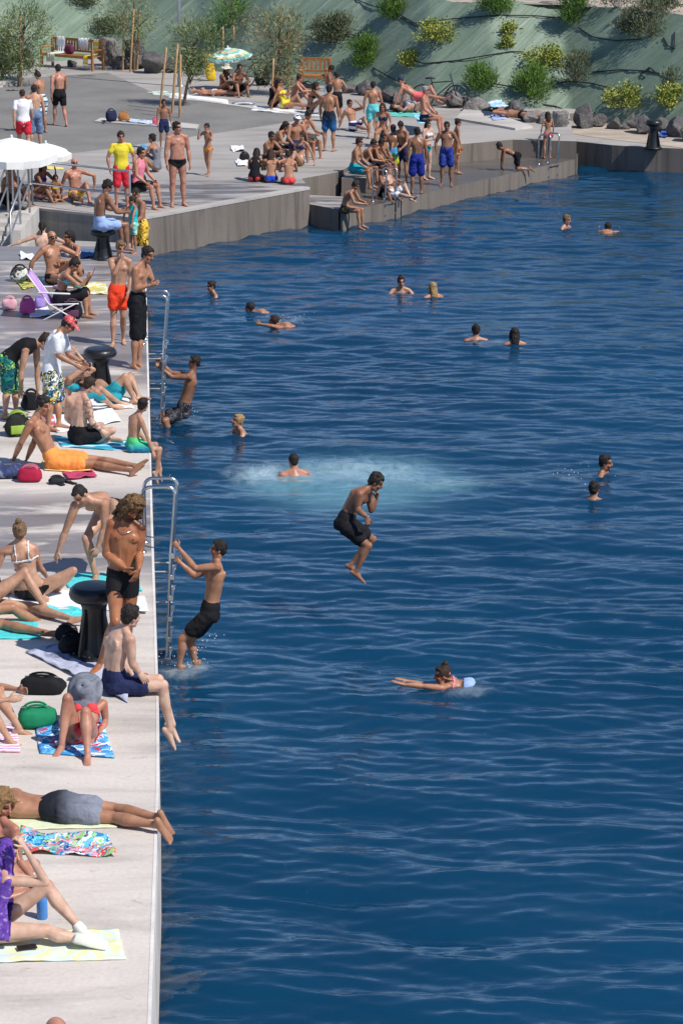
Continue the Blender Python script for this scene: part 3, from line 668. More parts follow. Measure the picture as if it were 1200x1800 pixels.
# ------------------------------------------------------------------ bags and small belongings
def bag(loc, size, mat, label, rz=0.0, name='bag', cat='bag', handle=True, hm=None, seed=1, sq=.62, lean=0, sag=.2, pocket=False, grp='bags and belongings'):
    mb = MB(); n, m = 20, 12; V = []; F = []
    for i in range(m + 1):
        ph = -math.pi / 2 + math.pi * i / m
        for j in range(n):
            a = 2 * math.pi * j / n; pw = lambda q: math.copysign(abs(q) ** sq, q)
            V.append((pw(math.cos(ph)) * pw(math.cos(a)), pw(math.cos(ph)) * pw(math.sin(a)), pw(math.sin(ph))))
    V = np.array(V); V[:, :2] *= (1 - .18 * (V[:, 2:3] * .5 + .5)); V = V * (np.array(size) / 2); V[:, 2] += size[2] / 2
    d = vnoise(V, 9, seed) * sag * min(size) + vnoise(V, 24, seed + 4) * sag * .35 * min(size); V += V / (np.linalg.norm(V, axis=1, keepdims=True) + 1e-6) * d[:, None]
    V[:, 2] = np.maximum(V[:, 2], .004); V[:, 0] += lean * V[:, 2]
    for i in range(m):
        for j in range(n): F.append((i * n + j, i * n + (j + 1) % n, (i + 1) * n + (j + 1) % n, (i + 1) * n + j))
    mb.add(V, F); o = obj(name, mb.mesh(), mat, loc=loc); o.rotation_euler = (0, 0, rz); tag(o, label, cat, grp)
    hm = hm or mat
    if handle:
        mb = MB()
        for s in (-1, 1):
            P = [(size[0] * .28 * math.cos(q), s * size[1] * .16 + (1 - math.sin(q)) * 0, size[2] * (.86 + .30 * math.sin(q))) for q in np.linspace(0, math.pi, 9)]
            mb.tube(P, [(.012, .006)] * 9, seg=6)
        obj('handle', mb.mesh(), hm, o)
    if pocket:
        mb = MB(); mb.box((0, -size[1] * .46, size[2] * .36), (size[0] * .3, size[1] * .08, size[2] * .2), .012); obj('pocket', mb.mesh(), hm, o)
    mb = MB(); mb.tube([(-size[0] * .34, 0, size[2] * .965), (0, 0, size[2] * .985), (size[0] * .34, 0, size[2] * .965)], [(.009, .005)] * 3, seg=6); obj('zip', mb.mesh(), plain('zip_grey', (.2, .2, .2), .5), o)
    return o
SB = lambda r, g, b: cloth('solid', (C(r, g, b),), 1.0, .78)
bag(G(75, 1217, Q), (.50, .26, .17), SB(26, 26, 30), 'black duffel bag behind the grey sun hat', -.1, 'duffel_bag')
bag(G(64, 1276, Q), (.40, .28, .20), SB(25, 130, 90), 'slouchy green bag beside the blue patterned towel', .2, seed=4, sag=.22)
bag(G(128, 1148, Q), (.28, .22, .20), SB(22, 22, 26), 'black camera bag at the foot of the big bollard', .2, 'camera_bag', pocket=True)
bag(G(118, 1126, Q), (.26, .18, .16), SB(30, 30, 34), 'small black pouch beyond the camera bag', -.3, seed=6)
bag(G(54, 846, Q), (.36, .22, .19), SB(165, 30, 62), 'crimson wash bag by the orange shorts', -.05, 'wash_bag', seed=3, hm=SB(205, 110, 130))
bag(G(14, 838, Q), (.50, .34, .17), TC((35, 42, 75), (60, 72, 110), (200, 205, 215), k='marble', s=.5), 'heap of dark blue clothes at the frame edge', .1, 'clothes_bundle', 'clothes', False, seed=8, sag=.3)
bag(G(100, 850, Q), (.24, .16, .09), SB(38, 38, 42), 'dark crumpled pouch near the crimson cloth', .3, seed=9, sag=.3)
bag(G(36, 494, Q), (.36, .20, .26), TC((215, 215, 205), (40, 40, 42), (225, 225, 215), (70, 70, 70), k='print', s=.8), 'zebra patterned tote bag behind the lilac chair', .1, 'tote_bag', hm=SB(30, 30, 32), seed=2)
bag(G(49, 552, Q), (.28, .20, .27), SB(205, 90, 155), 'bright pink bag in front of the lilac chair', .1, seed=5, sag=.16)
bag(G(18, 544, Q), (.28, .20, .20), SB(225, 170, 180), 'pale pink bag at the frame edge', -.1, seed=7, sag=.2)
bag(G(70, 541, Q), (.20, .18, .18), SB(150, 125, 195), 'small violet bag between the pink bag and the chair', .4, seed=11)
bag(G(128, 560, Q), (.36, .24, .30), SB(28, 26, 30), 'big black rucksack hanging under the lilac chair', .05, 'rucksack', hm=SB(95, 60, 85), seed=12, pocket=True)
bag(G(32, 765, Q), (.40, .28, .30), TC((36, 38, 34), (28, 30, 28), (95, 120, 50), (40, 42, 38), k='print', s=.4), 'dark green rucksack with lime strap below the black tank top', .3, 'rucksack', hm=SB(150, 180, 70), seed=13, pocket=True)
bag(G(56, 720, Q), (.30, .2, .26), SB(24, 26, 34), 'black bag held by the man bending over', .1, seed=14, sag=.2)
bag(G(84, 752, Q), (.2, .16, .2), TC((225, 120, 140), (235, 230, 232), (215, 90, 120), k='stripe', s=2.0), 'pink and white striped bag beside the white towel', .2, seed=15)
bag(G(196, 213, R + .05), (.34, .26, .30), SB(35, 40, 70), 'navy rucksack on the paved island', .2, 'rucksack', seed=16, pocket=True)
bag(G(218, 213, R + .05), (.34, .22, .24), SB(165, 110, 60), 'tan brown bag next to the navy rucksack', .1, seed=17)
bag(G(274, 219, R + .05), (.18, .14, .18), SB(235, 90, 120), 'bright pink bag at the end of the paved island', 0, seed=18)
bag(G(430, 283, R), (.28, .22, .20), SB(28, 28, 32), 'dark bag beside white cloths near the three girls', .2, seed=19, sag=.22)
bag(G(253, 288, R), (.3, .22, .42), TC((120, 190, 225), (235, 240, 245), (90, 160, 210), k='print', s=.5), 'pale blue beach bag behind the man in the pink vest', .1, seed=20)
rot = np.array([math.cos(BRZ), math.sin(BRZ), 0])
bag(BC - rot * bL * .04 + np.array([0, 0, .476]), (.40, .22, .30), TC((40, 48, 90), (120, 40, 60), (50, 58, 100), k='marble', s=.5), 'navy and maroon sports bag standing on the long bench', BRZ, 'sports_bag', seed=21)
bag(G(428, 183, R), (.75, .45, .08), TC((90, 95, 105), (200, 205, 210), (120, 125, 135), k='stripe', s=-1.4), 'folded grey striped beach mat beside the striped parasol', .05, 'beach_mat', 'beach mat', False, seed=22, sag=.1)
bag(G(462, 150, R), (.5, .35, .42), SB(30, 30, 34), 'dark rucksack leaning by the bicycle wheel', .2, 'rucksack', seed=23)
bag(G(540, 170, R), (.5, .35, .40), SB(26, 28, 34), 'dark bundle of bags under the upright bench', .2, seed=24, sag=.25)
bag(G(372, 142, R), (.34, .22, .85), SB(235, 190, 30), 'yellow air mattress propped upright behind the striped parasol', .2, 'air_mattress', 'air mattress', False, seed=25, sag=.18, lean=-.15)
bag(G(243, 336, R), (.42, .36, .40), SB(40, 40, 44), 'black cool box under the man in the pink vest', .3, 'cool_box', 'cool box', True, seed=26, sq=.35, sag=.02)
bag(G(530, 258, R), (.9, .5, .32), SB(70, 70, 76), 'low grey seat pad under the boys of the sitting group', .5, 'seat_pad', 'seat', False, seed=27, sq=.35, sag=.03)
bag(G(938, 272, LP), (.5, .4, .32), SB(24, 24, 28), 'black bag against the wall of the wet platform', .2, seed=28, sag=.2)
bag(G(720, 197, R), (.34, .26, .28), TC((200, 205, 212), (120, 125, 135), (225, 228, 232), k='marble', s=.6), 'silver grey bag under the reclining man with the cap', .2, seed=29, sag=.3)
# seats hidden under people on the raised platform
def stone(loc, size, label, seed, light=False): 
    bm = bmesh.new(); bmesh.ops.create_icosphere(bm, subdivisions=4, radius=1.0); r_ = np.random.default_rng(seed)
    pl_ = [(norm(r_.normal(size=3)), r_.uniform(.48, .86)) for _ in range(17)]
    for v in bm.verts:
        p = np.array(v.co)
        for n_, d_ in pl_:
            q = p @ n_
            if q > d_: p = p - n_ * (q - d_) * .98
        nz = mnoise.fractal(Vector(p * 1.6 + seed), .9, 2.1, 5) * .16 - abs(mnoise.noise(Vector(p * 3.1 - seed))) * .10
        p = p * (1 + nz); v.co = p * np.array(size) / 2
    me = bpy.data.meshes.new('boulder'); bm.to_mesh(me); bm.free(); me.polygons.foreach_set('use_smooth', [True] * len(me.polygons))
    o = obj('boulder', me, M_rockl if light else M_rock, loc=np.array(loc) + [0, 0, size[2] * .34]); o.rotation_euler = (0, 0, r_.uniform(0, 6))
    return tag(o, label, 'boulder', 'boulders at the foot of the slope')
def rockmat(key, a, b2):
    m, t, b = nmat(key); v = coords(t); n = noise_tex(t, v, 4, 8, .7); n2 = noise_tex(t, v, 26, 4, .6)
    c = ramp(t, n, [(.3, a), (.7, b2)]); c = mix(t, c, ramp(t, n2, [(.3, (.55, .55, .55)), (.7, (1.25, 1.25, 1.25))]), 1, 'MULTIPLY')
    t.links.new(c, b.inputs['Base Color']); b.inputs['Roughness'].default_value = .85; bump(t, b, n, 1.0, .12); return m
M_rock = rockmat('basalt', (.075, .07, .07), (.20, .185, .18)); M_rockl = rockmat('pale_basalt', (.17, .155, .145), (.33, .30, .28))
RK = [
 (1021, 226, .80, .80, 'tall dark upright boulder behind the long-haired girl', 0), (984, 224, .75, .55, 'pale boulder just beside the tall dark one', 1), (938, 215, .9, .45, 'low pale boulder past the feet of the man in black briefs', 1),
 (1078, 228, .55, .38, 'small rounded boulder on bare earth', 0), (1098, 229, .34, .26, 'smallest stone on the bare earth', 0), (1133, 236, 1.0, .58, 'broad dark boulder directly behind the lone bollard', 0), (1190, 242, .9, .62, 'dark boulder at the right-hand end beside the blue cloth', 0), (1050, 224, .6, .45, 'grey boulder between the tall dark one and the bare earth', 0), (1112, 226, .7, .5, 'dark boulder half hidden behind the broad one', 0), (1163, 232, .6, .5, 'dark boulder right behind the blue cloth', 0), (962, 218, .6, .4, 'grey stone filling the gap before the pale boulder', 1), (906, 200, .7, .4, 'low grey stone behind the sunbather in black briefs', 0), (822, 190, .6, .45, 'grey stone between the pointed boulder and the long flat one', 0), (1222, 250, .9, .7, 'boulder half cut off by the frame', 0),
 (690, 180, 1.0, .46, 'flat-topped grey boulder behind the turquoise shorts', 0), (716, 184, .9, .55, 'pale boulder under the reclining man', 1), (640, 168, .7, .55, 'dark boulder near the boy with hands on hips', 0), (660, 170, .5, .4, 'small pale stone between two dark boulders', 1), (612, 164, .7, .4, 'low dark stone behind the hands-on-hips boy', 0),
 (798, 190, .8, .55, 'pointed grey boulder behind the upright sitting man', 1), (770, 186, .8, .4, 'dark boulder behind the leaning bicycle', 0), (843, 196, 1.15, .42, 'long flat pale boulder by the drying towel', 1), (880, 196, .8, .35, 'flat stone carrying the pale blue towel', 1),
 (192, 116, 1.0, 1.15, 'mottled upright boulder beside the end of the long bench', 1), (213, 122, .95, .6, 'dark boulder leaning on the mottled one', 0), (240, 120, 1.25, 1.0, 'big grey boulder behind the three stakes', 0), (268, 129, 1.1, .75, 'very dark boulder beside the stakes', 0), (300, 128, .8, .5, 'grey boulder behind the lamp post', 0), (50, 122, .6, .85, 'narrow grey boulder beside the leafy sapling', 0), (10, 124, .9, .6, 'grey boulder in the corner under the leafy sapling', 0),
 (345, 132, .7, .45, 'dark boulder under the round green sapling', 0), (502, 150, .8, .45, 'dark stone behind the bushy sapling', 0), (126, 118, .5, .3, 'small dark stone under the long bench', 0)]
for i, (x_, y_, w_, h_, lb, lt) in enumerate(RK): stone(G(x_, y_, R2 if x_ > 1005 else R) + np.array([0, .15, -.05]), (w_, w_ * .85, h_ * 1.25), lb, 40 + i, lt)
# little things
def bottle(loc, col, label, h=.22, r=.034, capc=(.7, .7, .72)):
    o = thing('water_bottle', label, 'bottle', loc)
    mb = MB(); mb.lathe((0, 0, 0), [(r * .9, 0), (r, .01), (r, h * .62), (r * .9, h * .72), (r * .42, h * .86), (r * .4, h * .9)], 18); obj('body', mb.mesh(), plain('bottle', col, .2), o)
    mb = MB(); mb.lathe((0, 0, h * .9), [(r * .48, 0), (r * .48, h * .1), (r * .3, h * .11)], 14); obj('cap', mb.mesh(), plain('bottle_cap', capc, .4), o)
bottle(G(75, 1614, Q), C(70, 130, 200), 'blue water bottle standing between the bent legs', .24, .045)
bottle(G(129, 440, Q + .012), C(30, 34, 44), 'dark steel bottle with a pale cap standing at the quay end', .34, .042)
mb = MB(); mb.ell((0, 0, 0), np.eye(3) * .115, 24, 14); o = obj('beach_ball', mb.mesh(), plain('navy_gloss', C(18, 26, 58), .12), loc=G(101, 492, Q) + np.array([0, 0, .115])); tag(o, 'glossy navy ball held between the couple and the lilac chair', 'ball')
mb = MB(); mb.ell((0, 0, -.113), np.diag([.02, .02, .006]), 10, 6); obj('valve', mb.mesh(), plain('navy_gloss2', C(40, 48, 80), .3), o)
o = thing('mobile_phone', 'black phone lying on the yellow towel', 'phone', G(48, 1672, Q) + np.array([0, 0, .035]), rz=.3)
mb = MB(); mb.box((0, 0, 0), (.078, .04, .005), .004); obj('body', mb.mesh(smooth=False), plain('phone_black', (.015, .015, .017), .2), o)
mb = MB(); mb.box((0, 0, .0055), (.072, .036, .001), 0); obj('screen', mb.mesh(smooth=False), plain('phone_screen', (.008, .008, .01), .08), o)
def shoe_pair(px, py, z, mat, label, rz):
    for k, off in enumerate((-.07, .07)):
        o = thing('flip_flop', label, 'sandal', G(px, py, z) + np.array([off, off * .4, 0]), 'loose sandals', rz + .15 * k)
        mb = MB(); mb.tube([(0, -.12, .012), (0, 0, .012), (0, .12, .012)], [(.038, .012), (.034, .012), (.044, .012)], ref=np.array([1., 0, 0]), seg=12); obj('sole', mb.mesh(), mat, o)
        mb = MB(); mb.tube([(-.036, -.01, .016), (-.015, .06, .045), (0, .085, .02)], [.006] * 3, seg=6); mb.tube([(.036, -.01, .016), (.015, .06, .045), (0, .085, .02)], [.006] * 3, seg=6); obj('strap', mb.mesh(), mat, o)
shoe_pair(112, 850, Q, SB(30, 30, 34), 'black flip-flops lying in front of the crimson cloth', .7)
shoe_pair(24, 753, Q, SB(70, 50, 36), 'brown sandals at the feet of the bending man', .4)
shoe_pair(188, 214, R + .05, SB(40, 40, 44), 'dark shoes beside the navy rucksack', .2)
shoe_pair(22, 160, R, SB(50, 50, 54), 'grey shoes by the planter kerb', 1.4)
shoe_pair(860, 268, LP, SB(205, 200, 195), 'pale sandals left on the wet platform', .5)
# lilac beach chair
M_lil = cloth('solid', (C(190, 150, 225),))
t = thing('beach_chair', 'low lilac folding beach chair with a white frame', 'beach chair', G(105, 560, Q) + np.array([0, 0.1, 0]), rz=math.radians(0))
def sling(pts, w_, name):
    V = []; n = 9
    for (x_, z_) in pts:
        for j in range(n): q = j / (n - 1) - .5; V.append((x_, q * w_, z_ - .03 * (1 - 4 * q * q)))
    F = [(i * n + j, (i + 1) * n + j, (i + 1) * n + j + 1, i * n + j + 1) for i in range(len(pts) - 1) for j in range(n - 1)]
    mb = MB(); mb.add(V, F); o = obj(name, mb.mesh(), M_lil, t); o.modifiers.new('thick', 'SOLIDIFY').thickness = .006
sling([(-.52, .78), (-.47, .76), (-.37, .60), (-.25, .42), (-.15, .27)], .5, 'backrest'); sling([(-.15, .27), (.05, .25), (.2, .265), (.32, .28)], .5, 'seat')
M_wf = plain('chair_frame', (.72, .72, .72), .35)
for s in (-1, 1):
    mb = MB(); mb.tube([(-.51, s * .26, .79), (-.15, s * .26, .27), (.34, s * .26, .285)], [.012] * 3, seg=8); obj('frame', mb.mesh(), M_wf, t)
    for a0, b0 in (((-.25, .01), (.28, .28)), ((.30, .01), (-.15, .28))):
        mb = MB(); mb.tube([(a0[0], s * .28, a0[1]), (b0[0], s * .28, b0[1])], [.011, .011], seg=8); obj('leg', mb.mesh(), M_wf, t)
    mb = MB(); mb.tube([(-.32, s * .29, .48), (.2, s * .29, .46)], [.016, .016], seg=8); obj('armrest', mb.mesh(), M_wf, t)
# bicycles leaning by the slope
def bicycle(loc, rz, label):
    t = thing('bicycle', label, 'bicycle', loc, 'bicycles at the slope', rz)
    dk = plain('bike_black', (.02, .02, .022), .35); 
    for x_ in (-.5, .5):
        mb = MB(); th = np.linspace(0, 2 * math.pi, 33); mb.tube([(x_ + .33 * math.cos(a), 0, .34 + .33 * math.sin(a)) for a in th], [.021] * 33, ref=np.array([0, 1., 0]), seg=8, cap=False); wobj = obj('wheel', mb.mesh(), dk, t)
        mb = MB()
        for k in range(14): a = k * math.pi / 7; mb.tube([(x_, .02 * (-1) ** k, .34), (x_ + .31 * math.cos(a), 0, .34 + .31 * math.sin(a))], [.003, .003], seg=4, cap=False)
        obj('spokes', mb.mesh(), M_galv, wobj)
    mb = MB()
    for a0, b0 in (((-.5, .34), (-.12, .34)), ((-.12, .34), (-.25, .82)), ((-.5, .34), (-.22, .74)), ((-.22, .74), (.34, .78)), ((-.12, .34), (.34, .72)), ((.5, .34), (.32, .92))): mb.tube([(a0[0], 0, a0[1]), (b0[0], 0, b0[1])], [.017, .017], seg=8)
    obj('frame', mb.mesh(), dk, t)
    mb = MB(); mb.tube([(.30, -.28, .98), (.32, 0, .95), (.30, .28, .98)], [.014] * 3, seg=8); obj('handlebar', mb.mesh(), dk, t)
    mb = MB(); mb.tube([(-.40, 0, .86), (-.25, 0, .87), (-.14, 0, .86)], [(.07, .03), (.05, .03), (.02, .02)], ref=np.array([0, 1., 0]), seg=10); obj('saddle', mb.mesh(), dk, t)
bicycle(G(458, 153, R), .2, 'dark bicycle half hidden behind the bushy sapling')
bicycle(G(772, 190, R), -.1, 'dark bicycle leaning against the boulders behind the upright sitting man')
# ------------------------------------------------------------------ plants
def leafmat(key, cols):
    m, t, b = nmat(key); at = N(t, 'ShaderNodeAttribute'); at.attribute_name = 'leaf'
    c = ramp(t, at.outputs['Fac'], [(i / (len(cols) - 1), q) for i, q in enumerate(cols)]); t.links.new(c, b.inputs['Base Color']); b.inputs['Roughness'].default_value = .6
    b.inputs['Specular IOR Level'].default_value = .3; return m
L_green = leafmat('shrub_leaf', [(.05, .11, .02), (.11, .21, .035), (.19, .31, .06)]); L_dull = leafmat('dull_leaf', [(.06, .08, .04), (.13, .155, .08), (.22, .22, .13)])
L_yel = leafmat('yellow_leaf', [(.12, .18, .035), (.26, .30, .06), (.48, .44, .08)]); L_tam = leafmat('tamarisk_leaf', [(.09, .13, .045), (.19, .25, .09), (.32, .31, .16)])
L_rust = leafmat('rust_leaf', [(.11, .15, .06), (.21, .25, .11), (.42, .25, .15)])
def leaves(P, D, ln, wd, tone, mat, name, parent, rg):
    n = len(P); D = D / (np.linalg.norm(D, axis=1, keepdims=True) + 1e-9); r = rg.normal(size=(n, 3)); S = np.cross(D, r); S /= np.linalg.norm(S, axis=1, keepdims=True) + 1e-9
    L = ln * rg.uniform(.6, 1.3, (n, 1)); Wd = wd * rg.uniform(.6, 1.3, (n, 1))
    V = np.stack([P, P + D * L * .5 + S * Wd, P + D * L, P + D * L * .5 - S * Wd], 1).reshape(-1, 3)
    me = bpy.data.meshes.new(name); me.from_pydata(V.tolist(), [], [(4 * i, 4 * i + 1, 4 * i + 2, 4 * i + 3) for i in range(n)])
    at = me.attributes.new('leaf', 'FLOAT', 'FACE'); at.data.foreach_set('value', np.clip(tone, 0, 1).astype(np.float32)); me.materials.append(mat)
    return obj(name, me, None, parent)
def shrub(px, py, w_, h_, kind, label, on='hill', seed=1):
    base = HP(px, py) if on == 'hill' else np.array(G(px, py, R)); rg = np.random.default_rng(seed + 100)
    t = thing('shrub', label, 'shrub', base, 'shrubs on the fabric slope')
    dens = {'green': 2600, 'wispy': 900, 'yellow': 1500, 'dark': 2200}[kind] * min(1.6, max(.35, w_ * h_ / .5))
    n = int(dens); cl = int(10 + 22 * w_); cen = []
    for k in range(cl):
        a = rg.uniform(0, 6.28); r = math.sqrt(rg.uniform(0, 1)); z = rg.uniform(.1, 1)
        q = np.array([math.cos(a) * r * w_ / 2 * math.sqrt(max(.05, 1 - (z * .85) ** 2)), math.sin(a) * r * w_ / 2 * .8 * math.sqrt(max(.05, 1 - (z * .85) ** 2)), z * h_]); cen.append(q)
    cen = np.array(cen); cen[:, 2] += np.maximum(0, cen[:, 1]) * HS * (1 if on == 'hill' else 0)
    ci = rg.integers(0, cl, n); sp = {'green': .13, 'wispy': .11, 'yellow': .10, 'dark': .15}[kind]
    P = cen[ci] + rg.normal(0, 1, (n, 3)) * sp * max(.5, w_ ** .5) * np.array([1, 1, .8]); P[:, 2] = np.maximum(P[:, 2], .02 + np.maximum(0, P[:, 1]) * (HS if on == 'hill' else 0))
    up = np.array([0, 0, .7 if kind != 'yellow' else .3]); D = P * np.array([1, 1, .6]) / max(w_, h_) + up * .6 + rg.normal(0, .35, (n, 3))
    tone = rg.normal(.45, .2, n) + rg.normal(0, .18, cl)[ci]
    ln, wd = {'green': (.13, .011), 'wispy': (.12, .012), 'yellow': (.07, .03), 'dark': (.11, .016)}[kind]
    leaves(P, D, ln, wd, tone, {'green': L_green, 'wispy': L_dull, 'yellow': L_yel, 'dark': L_dull}[kind], 'foliage', t, rg)
    mb = MB()
    for q in cen[:min(cl, 14)]: mb.tube([np.zeros(3), q * [.3, .3, .5], q], [.012, .008, .004], seg=5)
    obj('stems', mb.mesh(), M_bark, t)
SH = [
 (871, 26, .95, .70, 'green', 'bright green rounded shrub at the top of the slope over the flat yellow plant'), (1008, 44, .75, .85, 'green', 'upright green shrub near the crest below the rocks'), (1142, 66, 1.15, .95, 'wispy', 'big straggly grey-green shrub under the crest'), (1110, 60, .7, .6, 'dark', 'dark straggly shrub touching the big grey-green one'),
 (771, 72, 1.25, .42, 'yellow', 'spreading yellow-green plant high on the slope'), (898, 62, .5, .30, 'yellow', 'small yellow-green plant below the topmost green shrub'), (890, 86, .3, .3, 'yellow', 'tiny yellow-green tuft under the small plant'), (956, 118, 1.35, .42, 'yellow', 'wide flat yellow-green mat of leaves in the middle of the slope'),
 (844, 158, .85, .62, 'green', 'dark green rounded shrub near the pale ledge'), (931, 176, .90, .85, 'green', 'tall bright green shrub by the stretched sunbather'), (1012, 150, .8, .9, 'wispy', 'wispy half-dry shrub above the tall boulder'), (1098, 186, 1.3, .45, 'yellow', 'wide yellow-flowered plant above the bare earth'), (1176, 190, 1.0, .5, 'yellow', 'yellow-green plant above the lone bollard'),
 (1178, 160, .6, .5, 'wispy', 'wispy shrub beside the frame above the lone bollard'), (716, 120, .6, .45, 'yellow', 'pale leafy plant above the cap-wearing man'), (688, 34, .78, .70, 'green', 'bright green shrub high above the turquoise shorts'), (638, 120, .82, .85, 'green', 'bright green shrub behind the hands-on-hips boy'), (590, 76, 1.0, .75, 'dark', 'dark sparse shrub above the upright bench'),
 (560, 70, .5, .7, 'wispy', 'thin grey shrub beside the dark sparse one'), (1080, 14, 1.2, .4, 'wispy', 'dry scrub along the crest'), (1160, 22, 1.2, .5, 'dark', 'dark scrub on the crest above the straggly shrub'), (820, -4, .6, .5, 'wispy', 'sparse shrub cut by the top of the frame'), (190, 60, 1.2, .35, 'dark', 'low dark creeping shrub above the boulders by the stakes'), (150, 10, 1.0, .4, 'dark', 'dark creeping shrub at the top over the long bench')]
for i, a in enumerate(SH): shrub(*a, seed=i)
def stake(px, pyb, hgt, label, tilt=0.0):
    b0 = np.array(G(px, pyb, R)); mb = MB(); mb.tube([(0, 0, -.1), (tilt * .5, 0, hgt * .5), (tilt, 0, hgt)], [.036, .035, .033], seg=8)
    o = obj('tree_stake', mb.mesh(), M_stake, loc=b0); tag(o, label, 'stake', 'wooden tree stakes')
def tree(px, pyb, th, cr, label, mat, n=2400, seed=1, lean=0.0, zc=.62, open_=0):
    base = np.array(G(px, pyb, R)); rg = np.random.default_rng(seed + 300); t = thing('tree', label, 'tree', base, 'young staked trees')
    mb = MB(); mb.tube([(0, 0, -.05), (lean * .3, .02, th * .3), (lean * .7, -.02, th * .6), (lean, 0, th * .92)], [.05, .042, .032, .012], seg=8)
    cen = []; cl = 46
    for k in range(cl):
        a = rg.uniform(0, 6.28); z = rg.uniform(-1, 1); r = rg.uniform(.25, 1) ** .6 * math.sqrt(1 - z * z * .8)
        cen.append((lean * .8 + cr[0] * r * math.cos(a), cr[0] * .8 * r * math.sin(a), th * zc + cr[1] * z))
    cen = np.array(cen)
    for q in cen[:22]:
        s0 = np.array([lean * .5, 0, max(th * .25, q[2] - .5)]); mb.tube([s0, s0 * .4 + q * .6 + [0, 0, .05], q], [.018, .011, .004], seg=5)
    obj('trunk', mb.mesh(), M_bark, t)
    ci = rg.integers(0, cl, n); P = cen[ci] + rg.normal(0, 1, (n, 3)) * np.array([.19, .19, .16]) * (1 if not open_ else .9)
    D = rg.normal(0, .5, (n, 3)) + np.array([0, 0, .25]) + (P - cen.mean(0)) * .7; tone = rg.normal(.45, .2, n) + rg.normal(0, .2, cl)[ci]
    leaves(P, D, .17, .012, tone, mat, 'crown', t, rg)
tree(34, 152, 2.5, (.70, .90), 'bushy round-headed young tree at the corner beside the long bench', L_tam, 3800, 1, .25, .60)
tree(6, 150, 1.9, (.6, .8), 'leafy young tree cut by the frame beside the planter', L_tam, 3000, 2, -.1, .6)
tree(236, 124, 3.0, (.75, .8), 'thin young tree tied between three stakes', L_tam, 1700, 3, .05, .56, 1)
tree(322, 186, 2.0, (.66, .60), 'round green young tree beside the lamp post', L_tam, 3600, 4, .42, .86)
tree(404, 118, 2.6, (.62, .8), 'dark-leaved young tree above the striped parasol', L_green, 2600, 5, .0, .56)
tree(487, 168, 2.3, (.78, .95), 'bushy rust-tinged young tree by the upright bench', L_rust, 4600, 6, .1, .62)
tree(440, 122, 1.9, (.5, .6), 'pale reddish young tree beyond the striped parasol', L_rust, 1700, 7, .1, .62, 1)
for a in [(38, 152, 2.15, 'stake standing through the bushy round-headed tree', .03), (16, 138, 1.2, 'short stake in the planter corner', .05), (30, 148, 1.4, 'second stake leaning by the bushy round-headed tree', .25),
          (216, 124, 1.95, 'stake on the bench side of the thin tree', .10), (229, 127, 2.0, 'middle stake of the thin tree', .16), (241, 123, 1.95, 'stake on the lamp post side of the thin tree', .12),
          (281, 192, 1.75, 'slanting stake at the bench side of the round green tree', .22), (302, 200, 1.95, 'dark stake in the middle of the round green tree', .20), (316, 207, 1.75, 'stake at the outer side of the round green tree', .05),
          (392, 122, 1.35, 'stake under the dark-leaved tree', .02), (410, 122, 1.40, 'second stake under the dark-leaved tree', .03), (507, 165, 1.8, 'pale stake inside the rust-tinged tree', .0), (478, 182, 1.3, 'thick reddish stake below the rust-tinged tree', .05)]: stake(*a)
# ------------------------------------------------------------------ irrigation hoses over the fabric
M_hose = plain('hose_black', (.015, .015, .016), .5)
def hose(pts, label):
    Q_ = []; 
    for a, b_ in zip(pts, pts[1:]):
        for f in np.linspace(0, 1, 8)[:-1]: Q_.append(HP(a[0] + (b_[0] - a[0]) * f, a[1] + (b_[1] - a[1]) * f) + np.array([0, -.035, .06]))
    Q_.append(HP(*pts[-1]) + np.array([0, -.035, .06])); mb = MB(); c = Q_[0]; mb.tube([q - c for q in Q_], [.019] * len(Q_), seg=7)
    o = obj('irrigation_hose', mb.mesh(), M_hose, loc=c); tag(o, label, 'hose', 'irrigation hoses on the slope')
hose([(700, 28), (728, 44), (800, 36), (870, 30), (940, 31), (995, 36)], 'black hose running along the top between the green shrubs')
hose([(1015, 52), (1040, 68), (1080, 75), (1125, 72)], 'black hose curving from the upright shrub to the straggly one')
hose([(715, 106), (745, 115), (800, 110), (860, 100), (895, 94), (935, 95)], 'black hose across the middle below the spreading plant')
hose([(540, 50), (600, 62), (660, 70)], 'black hose behind the dark sparse shrub')
hose([(620, 0), (650, 12), (680, 20), (706, 36), (735, 52)], 'black hose coming down past the high green shrub')
hose([(655, 122), (690, 142), (715, 152)], 'black hose below the bright green shrub by the boys')
hose([(865, 150), (900, 156), (960, 152), (1000, 146), (1040, 150), (1070, 158)], 'black hose low on the slope between round shrubs')
hose([(1040, 130), (1090, 126), (1130, 128), (1180, 136)], 'black hose above the yellow-flowered plant')
hose([(1165, 70), (1172, 84), (1184, 90), (1184, 60)], 'black hose looping beside the straggly shrub')
hose([(1132, 140), (1124, 134), (1140, 122), (1150, 130)], 'short coil of black hose above the yellow-flowered plant')
hose([(955, 187), (975, 190), (1000, 200)], 'loose end of black hose near the pale boulder')
# rocks along the crest
for i, (x_, y_, w_, h_, lb) in enumerate([(1086, 8, .5, .35, 'dark rock on the crest'), (1030, 6, .9, .25, 'flat pale rock on the crest'), (1110, 14, .9, .3, 'flat rock below the crest scrub'), (960, 2, 1.0, .25, 'long flat rock where the slope ends')]):
    stone(HP(x_, y_ + 14) + np.array([0, .3, .05]), (w_, w_ * .6, h_), lb, 90 + i, True)
